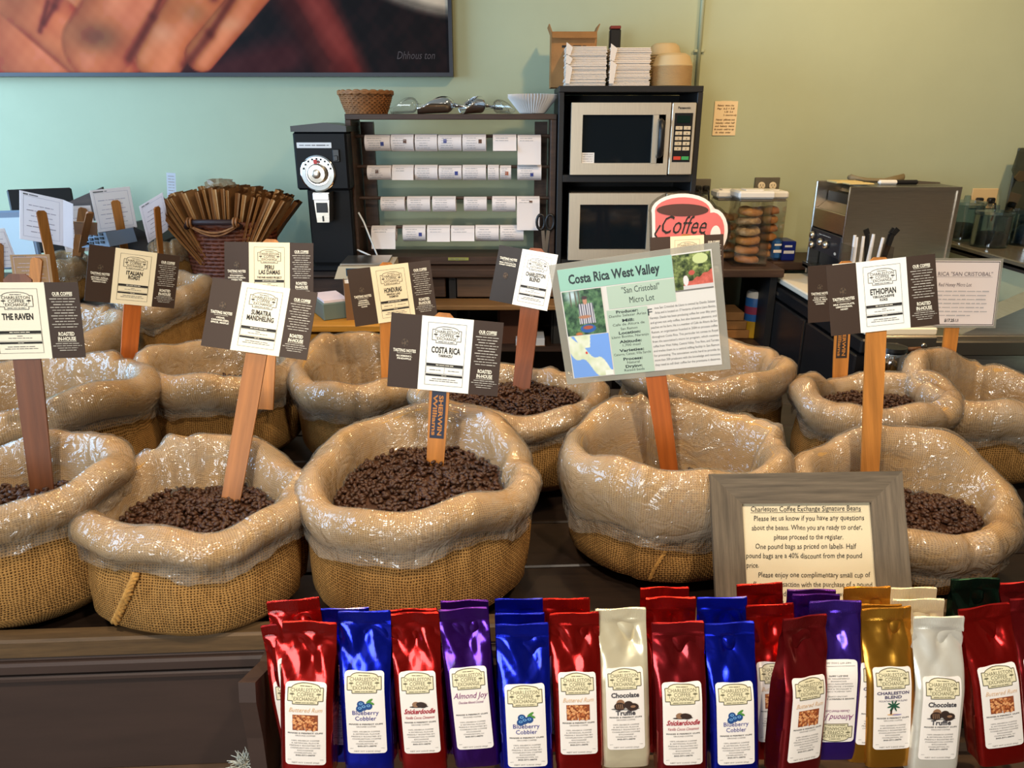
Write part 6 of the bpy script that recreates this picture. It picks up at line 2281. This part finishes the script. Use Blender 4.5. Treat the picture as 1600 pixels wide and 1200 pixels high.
# ------------------------------------------------------------------ bag rack in front of the table
bag_rack = thing('bag_rack', 'dark brown wooden rack with a curved side holding the foil bags', 'rack', (0, 0, 0))
RXL = P(408, 1100, .88).x
z_hi, z_lo = P(420, 1030, .93).z, P(400, 1068, .84).z
pr = [(.80, .30), (.975, .30), (.975, z_hi), (.925, z_hi), (.842, z_lo), (.836, z_lo - .03), (.842, z_lo - .10), (.838, .44)]
TRYZ = Matrix(((0, 1, 0, 0), (1, 0, 0, 0), (0, 0, 1, 0), (0, 0, 0, 1)))
for nm, x in (('side_panel', RXL), ('side_panel', 1.02)):
    obj(nm, MB().prism(pr, x - .012, x + .012, mx=TRYZ), M_trough, bag_rack)
ROWY = {1: .850, 2: .895, 3: .940}
BH = .232
obj('bottom_board', MB().box(((RXL + 1.02) / 2, .885, .575 + .0), (1.02 - RXL - .024, .17, .02)), M_midbrown, bag_rack)
obj('step', MB().box(((RXL + 1.02) / 2, .915, .594), (1.02 - RXL - .024, .10, .018)), M_midbrown, bag_rack)
obj('step', MB().box(((RXL + 1.02) / 2, .942, .612), (1.02 - RXL - .024, .05, .018)), M_midbrown, bag_rack)
obj('rack_back', MB().box(((RXL + 1.02) / 2, .975, .53), (1.02 - RXL - .024, .016, .40)), M_trough, bag_rack)


# ------------------------------------------------------------------ foil coffee bags
def foil(name, col, rough=.20, metal=.85):
    m = bpy.data.materials.new(name)
    m.use_nodes = True
    nt = m.node_tree
    N, L = nt.nodes, nt.links
    b = N['Principled BSDF']
    b.inputs['Base Color'].default_value = (*col, 1)
    b.inputs['Metallic'].default_value = metal
    b.inputs['Roughness'].default_value = rough
    b.inputs['Coat Weight'].default_value = .3
    b.inputs['Coat Roughness'].default_value = .08
    tc = N.new('ShaderNodeTexCoord')
    oi = N.new('ShaderNodeObjectInfo')
    n1 = N.new('ShaderNodeTexNoise')
    n1.noise_dimensions = '4D'
    n1.inputs['Scale'].default_value = 16
    n1.inputs['Detail'].default_value = 2
    n1.inputs['Distortion'].default_value = .8
    mm = N.new('ShaderNodeMath')
    mm.operation = 'MULTIPLY'
    mm.inputs[1].default_value = 40
    L.new(oi.outputs['Random'], mm.inputs[0])
    L.new(mm.outputs[0], n1.inputs['W'])
    L.new(tc.outputs['Object'], n1.inputs['Vector'])
    bp = N.new('ShaderNodeBump')
    bp.inputs['Strength'].default_value = .35
    bp.inputs['Distance'].default_value = .012
    L.new(n1.outputs['Fac'], bp.inputs['Height'])
    # fine ribs of the heat seal at the very top
    sx = N.new('ShaderNodeSeparateXYZ')
    L.new(tc.outputs['Object'], sx.inputs[0])
    si = N.new('ShaderNodeMath')
    si.operation = 'SINE'
    mu = N.new('ShaderNodeMath')
    mu.operation = 'MULTIPLY'
    mu.inputs[1].default_value = 3400
    L.new(sx.outputs[0], mu.inputs[0])
    L.new(mu.outputs[0], si.inputs[0])
    gt = N.new('ShaderNodeMath')
    gt.operation = 'GREATER_THAN'
    gt.inputs[1].default_value = BH * .925
    L.new(sx.outputs[2], gt.inputs[0])
    m2 = N.new('ShaderNodeMath')
    m2.operation = 'MULTIPLY'
    L.new(si.outputs[0], m2.inputs[0])
    L.new(gt.outputs[0], m2.inputs[1])
    bp2 = N.new('ShaderNodeBump')
    bp2.inputs['Strength'].default_value = .4
    bp2.inputs['Distance'].default_value = .0006
    L.new(m2.outputs[0], bp2.inputs['Height'])
    L.new(bp.outputs[0], bp2.inputs['Normal'])
    L.new(bp2.outputs[0], b.inputs['Normal'])
    return m


FOIL = {'red': foil('red_foil', S(176, 26, 20)), 'dred': foil('maroon_foil', S(146, 28, 32), .26), 'blue': foil('blue_foil', S(18, 34, 190)), 'purple': foil('purple_foil', S(74, 24, 130)), 'silver': foil('silver_foil', S(242, 228, 192), .24, .55),
        'gold': foil('gold_foil', S(196, 136, 44), .28), 'white': foil('pearl_foil', S(238, 232, 216), .3, .5), 'green': foil('green_foil', S(16, 48, 36)), 'violet': foil('violet_foil', S(84, 50, 170))}
BWD, BD = .071, .046


class BagShape:
    def __init__(s, seed):
        s.sd = seed
        s.rng = random.Random(seed * 77)
        s.k1, s.k2, s.k3 = s.rng.uniform(0, 6), s.rng.uniform(0, 6), s.rng.uniform(-1, 1)

    def depth(s, t):
        """half depth against height fraction"""
        if t < .04: return BD / 2 * (.90 + 2.5 * t) + .0012
        if t < .52: return BD / 2 + .0012
        if t < .925:
            q = (t - .52) / .405
            return BD / 2 * (1 - q * q * (3 - 2 * q)) + .0012
        return .0012

    def width(s, t):
        return BWD / 2 * (1.0 + .035 * max(0, (t - .6) / .4) + (.0 if t > .05 else -.03))

    def front(s, x, z, side=-1):
        """y of the front (side -1) or back skin at x, z; numpy arrays"""
        t = np.clip(z / BH, 0, 1)
        d = np.vectorize(s.depth)(t)
        w = np.vectorize(s.width)(t)
        u = np.clip(x / w, -1, 1)
        pinch = np.sqrt(np.clip(1 - np.abs(u) ** 6, 0, 1)) * .25 + .75
        y = d * pinch
        # creases below the seal and a slight bulge of the filled half
        y = y + .0022 * np.exp(-((t - .3) / .3) ** 2) * (1 - u ** 2)
        top = np.clip((t - .60) / .2, 0, 1) * np.clip((.93 - t) / .06, 0, 1)
        y = y + top * (.0030 * np.sin(u * 3.2 + s.k1 + 9 * (t - .7)) - .0042 * np.exp(-((u - .35 * s.k3 - (t - .8) * 2.2) / .25) ** 2) + .002 * np.sin(u * 7 + t * 22 + s.k2))
        seal = np.clip((t - .925) / .01, 0, 1)
        y = y + seal * .0012 * np.sin(u * 4 + s.k1) * (-side)
        return side * y

    def mesh(s, m, name='foil', parent=None):
        nx, nz = 22, 40
        us = np.linspace(-1, 1, nx)
        ts = np.concatenate([np.linspace(0, .05, 3), np.linspace(.08, .9, 28), np.linspace(.91, 1, 9)])
        nz = len(ts)
        V, F = [], []
        rings = []
        for t in ts:
            w = s.width(t)
            d = s.depth(t)
            xs_ = us * w
            yf = s.front(xs_, np.full(nx, t * BH), -1)
            yb_ = s.front(xs_[::-1], np.full(nx, t * BH), 1)
            # gusset: the sides fold inward between the front and back skins
            g_ = .010 * max(0.0, min(1, (t - .25) / .5)) * (1 if t < .925 else .0) + .001
            sag = .0035 * math.sin(t * 17 + s.k1) * (t > .5) * (t < .92)
            ring = [(x, y, t * BH - (.0022 * abs(x) / w if t > .99 else 0)) for x, y in zip(xs_, yf)]
            ring += [(w * .985 - g_ * .6, yf[-1] * .5, t * BH), (w - g_ - .001, 0 + sag * .2, t * BH), (w * .985 - g_ * .6, yb_[0] * .5, t * BH)]
            ring += [(x, y, t * BH) for x, y in zip(xs_[::-1], yb_)]
            ring += [(-w * .985 + g_ * .6, yb_[-1] * .5, t * BH), (-w + g_ + .001, 0 - sag * .2, t * BH), (-w * .985 + g_ * .6, yf[0] * .5, t * BH)]
            rings.append(ring)
        n = len(rings[0])
        for r in rings:
            V += r
        for i in range(nz - 1):
            for j in range(n):
                F.append((i * n + j, i * n + (j + 1) % n, (i + 1) * n + (j + 1) % n, (i + 1) * n + j))
        F.append(tuple(range(n))[::-1])
        F.append(tuple((nz - 1) * n + j for j in range(n)))
        me = bpy.data.meshes.new(name)
        me.from_pydata(V, [], F)
        me.materials.append(m)
        me.polygons.foreach_set('use_smooth', [True] * len(F))
        me.set_sharp_from_angle(angle=math.radians(50))
        me.update()
        o = bpy.data.objects.new(name, me)
        COL.objects.link(o)
        o.parent = parent
        return o


LW, LH = .055, .122
LZ0 = .092          # label centre height on the bag
M_lab = mat('label_paper', S(240, 230, 220), .45)
INK = {'olive': mat('olive_ink', S(92, 86, 60), .6), 'beige': mat('logo_beige', S(226, 214, 176), .5), 'tan': mat('tan_script', S(222, 184, 142), .6), 'navy': mat('navy_script', S(58, 58, 140), .6), 'red': mat('red_script', S(168, 40, 56), .6),
       'magenta': mat('magenta_script', S(130, 40, 110), .6), 'nut1': mat('nut_light', S(226, 160, 104), .6), 'nut2': mat('nut_mid', S(190, 110, 60), .6), 'nut3': mat('nut_dark', S(140, 70, 36), .6), 'berry': mat('berry_blue', S(36, 74, 130), .5),
       'berry2': mat('berry_pale', S(120, 170, 214), .5), 'leaf': mat('leaf_print', S(84, 140, 60), .5), 'choc': mat('choc_print', S(58, 42, 36), .5), 'choc2': mat('choc_print_light', S(150, 112, 84), .5), 'palm': mat('palm_print', S(36, 84, 62), .5),
       'trunk': mat('trunk_print', S(74, 52, 40), .5), 'shade': mat('shade_print', S(150, 140, 180), .6), 'sand': mat('sand_print', S(222, 176, 120), .6)}
SMALL = ['MAKES 8 PERFECT CUPS', 'GROUND COFFEE', '', '100% ARABICA COFFEE', '& ARTIFICIAL FLAVOR', 'FRESHLY ROASTED BY:', 'CHARLESTON COFFEE', 'EXCHANGE', 'CHARLESTON, SC', '843-571-0870']


def label_for(kind, sh_, parent, flip=False):
    """paper label with its print, wrapped on the front of the bag"""
    def fn(x, y, L):
        if flip:
            x, y = -x, -y
        return np.stack([x, sh_.front(x, y + LZ0, -1) - L, y + LZ0], 1)
    # label patch with round corners
    r = .0048
    ys = sorted({-LH / 2 + r * (1 - math.cos(PI / 2 * k / 5)) for k in range(6)} | {LH / 2 - r * (1 - math.cos(PI / 2 * k / 5)) for k in range(6)} | {(-.5 + r / LH + (1 - 2 * r / LH) * k / 34) * LH for k in range(1, 34)})
    nx, ny = 17, len(ys)
    V, F = [], []
    for y in ys:
        e = max(0.0, abs(y) - (LH / 2 - r))
        hw_ = LW / 2 - (r - math.sqrt(max(0, r * r - e * e)))
        for i in range(nx):
            V.append(((i / (nx - 1) * 2 - 1) * hw_, y))
    V = np.array(V)
    co = np.concatenate([fn(V[:, 0], V[:, 1], np.full(len(V), .0007)), fn(V[:, 0], V[:, 1], np.full(len(V), .0002))])
    n = nx * ny
    for j in range(ny - 1):
        for i in range(nx - 1):
            p = j * nx + i
            F.append((p, p + 1, p + nx + 1, p + nx))
    edge = [i for i in range(nx)] + [j * nx + nx - 1 for j in range(1, ny)] + [(ny - 1) * nx + i for i in range(nx - 2, -1, -1)] + [j * nx for j in range(ny - 2, 0, -1)]
    for a, b in zip(edge, edge[1:] + edge[:1]):
        F.append((b, a, a + n, b + n))
    me = bpy.data.meshes.new('label')
    me.from_pydata(co.tolist(), [], F)
    me.materials.append(M_lab)
    me.update()
    lab = bpy.data.objects.new('label', me)
    COL.objects.link(lab)
    lab.parent = parent
    lg = Ink()
    plaque(lg, 0, LH * .375, LW * .86, 0, 1, True)
    lg.build('logo', [INK['olive'], INK['beige']], lab, off=.0010, fn=fn)
    ti = Ink()
    pc_ = Ink()
    pk = []
    rng = random.Random(5)
    top = LH * .22
    if kind == 'nuts':
        ti.text('Buttered Rum', 0, LH * .165, LH * .075, width=LW * .82, shear=.3)
        tm = INK['tan']
        pk = [INK['nut1'], INK['nut2'], INK['nut3'], M_lab]
        cx, cy, w, h = 0, LH * .035, LW * .62, LH * .19
        pc_.rect(cx, cy, w, h, 2, 1)
        for q in range(110):
            pc_.ell(cx + rng.uniform(-.46, .46) * w, cy + rng.uniform(-.45, .45) * h, LW * .042, LW * .026, rng.choice((0, 0, 1, 1, 2)), 2 + q % 3, 7, rng.uniform(0, 3))
        base = LH * -.10
    elif kind == 'berry':
        pk = [INK['berry'], INK['berry2'], INK['leaf'], M_ink]
        for x, y in ((-.10, .125), (.09, .10), (-.03, .09), (-.13, .07)):
            pc_.ell(x * LW, y * LH, LW * .10, LW * .095, 0, 1, 16)
            pc_.ell(x * LW, (y + .008) * LH, LW * .050, LW * .035, 1, 2, 10)
            pc_.ell(x * LW, (y + .010) * LH, LW * .026, LW * .018, 0, 3, 8)
        pc_.ell(.12 * LW, .165 * LH, LW * .10, LW * .035, 2, 2, 10, .6)
        pc_.ell(.18 * LW, .135 * LH, LW * .07, LW * .028, 2, 2, 10, -.5)
        ti.text('Blueberry', 0, -LH * .005, LH * .075, width=LW * .68)
        ti.text('Cobbler', 0, -LH * .075, LH * .075, width=LW * .54)
        tm = INK['navy']
        base = -LH * .13
    elif kind == 'cookie':
        pk = [INK['choc'], INK['choc2']]
        pc_.ell(LW * .0, LH * .095, LW * .26, LH * .012, 0, 1, 14)
        pc_.ell(-LW * .08, LH * .125, LW * .10, LH * .035, 1, 2, 12)
        pc_.ell(LW * .08, LH * .118, LW * .15, LH * .036, 0, 3, 14, -.2)
        ti.text('Snickerdoodle', 0, LH * .01, LH * .085, width=LW * .84, shear=.3, bold=True)
        ti.text('Vanilla Cocoa Cinnamon', 0, -LH * .055, LH * .05, width=LW * .80, shear=.3)
        tm = INK['red']
        base = -LH * .105
    elif kind == 'truffle':
        pk = [INK['choc'], INK['choc2'], M_inkgrey]
        ti.text('Chocolate', 0, LH * .165, LH * .08, width=LW * .74, bold=True)
        ti.text('Truffle', 0, -LH * .055, LH * .08, width=LW * .52, bold=True)
        pc_.ell(0, LH * .02, LW * .38, LH * .014, 2, 1, 16)
        pc_.ell(-LW * .13, LH * .095, LW * .11, LH * .045, 1, 2, 14)
        pc_.ell(-LW * .15, LH * .055, LW * .15, LH * .05, 0, 3, 16)
        for k in range(4):
            pc_.line([(-LW * (.24 - .05 * k), LH * .085), (-LW * (.22 - .05 * k), LH * .025)], .0010, 1, 4)
        pc_.ell(LW * .08, LH * .075, LW * .12, LH * .045, 0, 2, 14)
        pc_.ell(LW * .19, LH * .045, LW * .16, LH * .048, 0, 4, 16)
        pc_.ell(LW * .20, LH * .052, LW * .07, LH * .016, 1, 5, 10)
        tm = mat('charcoal_script', S(70, 66, 70), .6)
        base = -LH * .09
    elif kind == 'almond':
        ti.text('Almond Joy', 0, LH * .15, LH * .10, width=LW * .90, shear=.3)
        ti.text('Chocolate Almond Coconut', 0, LH * .085, LH * .045, width=LW * .68, shear=.3)
        tm = INK['magenta']
        base = -LH * .06
    else:
        pk = [INK['palm'], INK['trunk'], INK['shade'], INK['sand']]
        ti.text('CHARLESTON', 0, LH * .195, LH * .05, width=LW * .86, bold=True)
        ti.text('BLEND', 0, LH * .145, LH * .05, width=LW * .46, bold=True)
        ti.text('MOUNTAIN GROWN BLEND', 0, LH * .105, LH * .03, width=LW * .76)
        tm = mat('plum_ink', S(92, 84, 110), .6)
        pc_.ell(0, -LH * .055, LW * .16, LH * .010, 3, 1, 12)
        pc_.ell(LW * .1, -LH * .057, LW * .13, LH * .008, 2, 2, 12)
        pc_.line([(-LW * .06, -LH * .05), (-LW * .05, 0), (LW * .01, LH * .05)], .0026, 1, 2)
        for k in range(8):
            a = PI * (k / 8 * 1.9 - .35)
            pc_.ell(LW * .01 + LW * .085 * math.cos(a), LH * .055 + LW * .075 * math.sin(a), LW * .095, LW * .022, 0, 3, 8, a)
        base = -LH * .105
    ti.build('title_lettering', [tm], lab, off=.0010, fn=fn)
    pc_.build('label_picture', pk or [M_ink], lab, off=.0010, fn=fn)
    sm_ = Ink()
    ls = LH * .031
    for k, s_ in enumerate(SMALL):
        if s_:
            sm_.text(s_, 0, base - ls * k, LH * .022, bold=(k in (0, 9)), width=LW * (.86, .50, 0, .70, .68, .78, .74, .40, .56, .48)[k])
    sm_.rect(0, -LH * .435, LW * .88, .0004)
    sm_.text('NET WT 2.0OZ (56g)', 0, -LH * .475, LH * .022, width=LW * .68)
    sm_.build('small_print', [M_inkgrey], lab, off=.0010, fn=fn)
    return lab


PROTO = {}


def foil_bag(xl, yl, xr, yr, row, colour, kind, label, lean=.16, yaw=0.0, roll=None, flip=False, proto=None, seed=0, dy=0.0):
    """top seal corners in the photo (xl, yl)-(xr, yr); row 1 is nearest"""
    Y = ROWY[row] + dy
    a, b = P(xl, yl, Y), P(xr, yr, Y)
    c = (a + b) / 2
    w = (b - a).length / (BWD * 1.035)
    if roll is None:
        roll = math.atan2(-(b.z - a.z), (b.x - a.x))
    R_ = Euler((lean, roll, yaw), 'XYZ')
    R_ = Euler((-lean, roll, yaw), 'XYZ')
    key = (colour, kind, flip)
    if proto and key in PROTO:
        t = copy_tree(PROTO[key])
        t['label'] = label
    else:
        t = thing('foil_bag', label, 'coffee bag', group='foil bags in the rack')
        sh_ = BagShape(seed + 1)
        sh_.mesh(FOIL[colour], parent=t)
        if kind:
            label_for(kind, sh_, t, flip)
        PROTO.setdefault(key, t)
    s_ = max(.93, min(1.08, w))
    t.rotation_euler = R_
    t.scale = (s_, s_, 1.0)
    t.location = c - R_.to_matrix() @ Vector((0, 0, BH))
    return t


D = math.radians
# front row, left to right
foil_bag(412, 976, 474, 972, 1, 'red', 'nuts', 'red foil bag leaning at the rack\'s curved side, half hidden by its neighbour', roll=D(-8), seed=1, dy=.035)
foil_bag(442, 974, 526, 968, 1, 'red', 'nuts', 'red foil Buttered Rum bag with a creamy label, first whole bag from the left', seed=2, roll=D(2.5))
foil_bag(528, 957, 610, 953, 1, 'blue', 'berry', 'blue foil Blueberry Cobbler bag between the first red and the left Snickerdoodle bag', seed=3, roll=D(-.8), dy=.012)
foil_bag(610, 960, 685, 954, 1, 'red', 'cookie', 'red foil Snickerdoodle bag left of the upright purple label bag', seed=4, roll=D(-3), dy=.014)
foil_bag(685, 953, 762, 948, 1, 'purple', 'almond', 'purple foil bag with its label the right way up', seed=5, roll=D(-5), dy=.016)
foil_bag(774, 977, 857, 973, 1, 'blue', 'berry', 'blue foil Blueberry Cobbler bag right of the upright purple label bag', seed=6, roll=D(-2.5))
foil_bag(858, 960, 936, 955, 1, 'red', 'nuts', 'shiny red foil Buttered Rum bag left of the silver bag', seed=7, roll=D(-2.5), dy=.01)
foil_bag(930, 952, 1009, 949, 1, 'silver', 'truffle', 'silver foil Chocolate Truffle bag between two red bags', seed=8, roll=D(-3), dy=.016)
foil_bag(1018, 973, 1100, 971, 1, 'dred', 'cookie', 'red foil Snickerdoodle bag right of the silver bag', seed=9, roll=D(-3))
foil_bag(1101, 974, 1178, 972, 1, 'blue', 'berry', 'blue foil Blueberry Cobbler bag right of the silver bag', seed=10, roll=D(-4))
foil_bag(1218, 964, 1298, 962, 1, 'dred', 'nuts', 'maroon foil Buttered Rum bag turned to show its side gusset', seed=11, roll=D(4), yaw=D(16), dy=-.004)
foil_bag(1264, 940, 1346, 937, 1, 'violet', 'almond', 'purple foil bag with its label upside down', seed=12, roll=D(-1), flip=True, dy=.022)
foil_bag(1346, 951, 1424, 948, 1, 'gold', 'palm', 'gold foil bag with a palm tree on its label', seed=13, roll=D(-4), dy=.012)
foil_bag(1428, 965, 1508, 962, 1, 'white', 'truffle', 'pearly white foil Chocolate Truffle bag right of the gold bag', seed=14, roll=D(-1))
foil_bag(1502, 952, 1572, 941, 1, 'red', 'nuts', 'bright red foil Buttered Rum bag tilted right of the white bag', seed=15, roll=D(-11), dy=.004)
foil_bag(1578, 936, 1656, 930, 1, 'dred', 'nuts', 'maroon foil bag cut off by the right edge of the picture', seed=16, roll=D(-6), dy=.01)
# second and third rows: mostly tops
B2 = [(417, 944, 497, 930, 2, 'red', 'nuts', 'red foil bag top rising behind the first Buttered Rum bag at the left', -6, 0),
      (499, 954, 576, 947, 2, 'blue', 'berry', 'blue foil bag top behind the left blue bag', -2, .004),
      (609, 956, 683, 947, 2, 'red', 'cookie', 'red foil bag top behind the left Snickerdoodle bag', -2, .004),
      (688, 941, 763, 935, 2, 'purple', 'almond', 'purple foil bag top behind the upright purple label bag', -2, .006),
      (773, 961, 851, 956, 2, 'blue', 'berry', 'blue foil bag, second of three one behind the other', -1, -.006),
      (773, 937, 849, 934, 3, 'blue', 'berry', 'blue foil bag, rearmost of three one behind the other', -1, -.004),
      (849, 938, 921, 932, 2, 'red', 'nuts', 'red foil bag top behind the shiny red Buttered Rum bag', -1, .008),
      (1008, 935, 1088, 931, 2, 'red', 'cookie', 'red foil bag, second behind the right Snickerdoodle bag', -1, 0),
      (1000, 920, 1077, 915, 3, 'red', 'cookie', 'red foil bag, rearmost behind the right Snickerdoodle bag', -1, 0),
      (1089, 936, 1168, 931, 2, 'blue', 'berry', 'blue foil bag top behind the right blue bag', -1, 0),
      (1168, 951, 1238, 938, 2, 'red', 'nuts', 'glossy red foil bag behind the turned maroon bag', -4, -.004),
      (1152, 918, 1222, 906, 3, 'red', 'nuts', 'dark red foil bag top in front of the grey frame\'s left corner', -4, -.004),
      (1238, 930, 1312, 926, 2, 'purple', 'almond', 'purple foil bag, middle one behind the upside-down label bag', 0, .006),
      (1230, 923, 1306, 919, 3, 'purple', 'almond', 'purple foil bag, rearmost, before the notice in the frame', 0, -.006),
      (1344, 946, 1400, 943, 2, 'gold', 'palm', 'gold foil bag edge just behind the palm tree bag', 0, -.024),
      (1318, 920, 1393, 914, 2, 'gold', 'palm', 'gold foil bag top rising left behind the palm tree bag', -1, .016),
      (1394, 938, 1476, 934, 2, 'silver', 'truffle', 'pale foil bag, second behind the pearly white bag', -1, 0),
      (1391, 920, 1464, 916, 3, 'silver', 'truffle', 'pale foil bag, rearmost behind the pearly white bag', -1, 0),
      (1486, 907, 1562, 900, 3, 'green', None, 'dark green foil bag top at the right of the rack', -2, 0),
      (1562, 912, 1640, 906, 3, 'dred', 'nuts', 'maroon foil bag top right of the dark green bag', -4, 0)]
for i, (xl, yl, xr, yr, row, c_, k_i, lb_, rl, dy) in enumerate(B2):
    foil_bag(xl, yl, xr, yr, row, c_, k_i, lb_, roll=D(rl), seed=30 + i, proto=True, dy=dy)

# ------------------------------------------------------------------ frayed rope end hanging on the rack's side
rp = thing('rope_tuft', 'frayed pale rope end hanging beside the rack\'s curved side', 'rope', (P(375, 1195, .86).x, .872, P(375, 1195, .86).z))
mb = MB()
rng = random.Random(9)
for k in range(90):
    a, e = rng.uniform(0, 2 * PI), rng.uniform(.1, 1.3)
    L = rng.uniform(.012, .024)
    d = Vector((math.cos(a) * math.cos(e), math.sin(a) * math.cos(e), math.sin(e)))
    s0 = Vector((rng.uniform(-.008, .008), rng.uniform(-.006, .006), -.01))
    mb.tube([s0, s0 + d * L * .6, s0 + d * L + Vector((0, 0, -.004 * rng.random()))], [.0012, .001, .0004], 4)
tag(obj('frayed_fibres', mb, mat('pale_rope', S(176, 178, 168), .9), rp, True), kind='stuff')
obj('rope', MB().tube([(.0, .0, -.10), (.002, .0, -.05), (0, 0, -.004)], .009, 8).tube([(.0, .022, -.02), (.0, .0, -.012), (0, -.004, -.016)], .008, 8), mat('rope_cord', S(150, 140, 120), .9), rp, True)
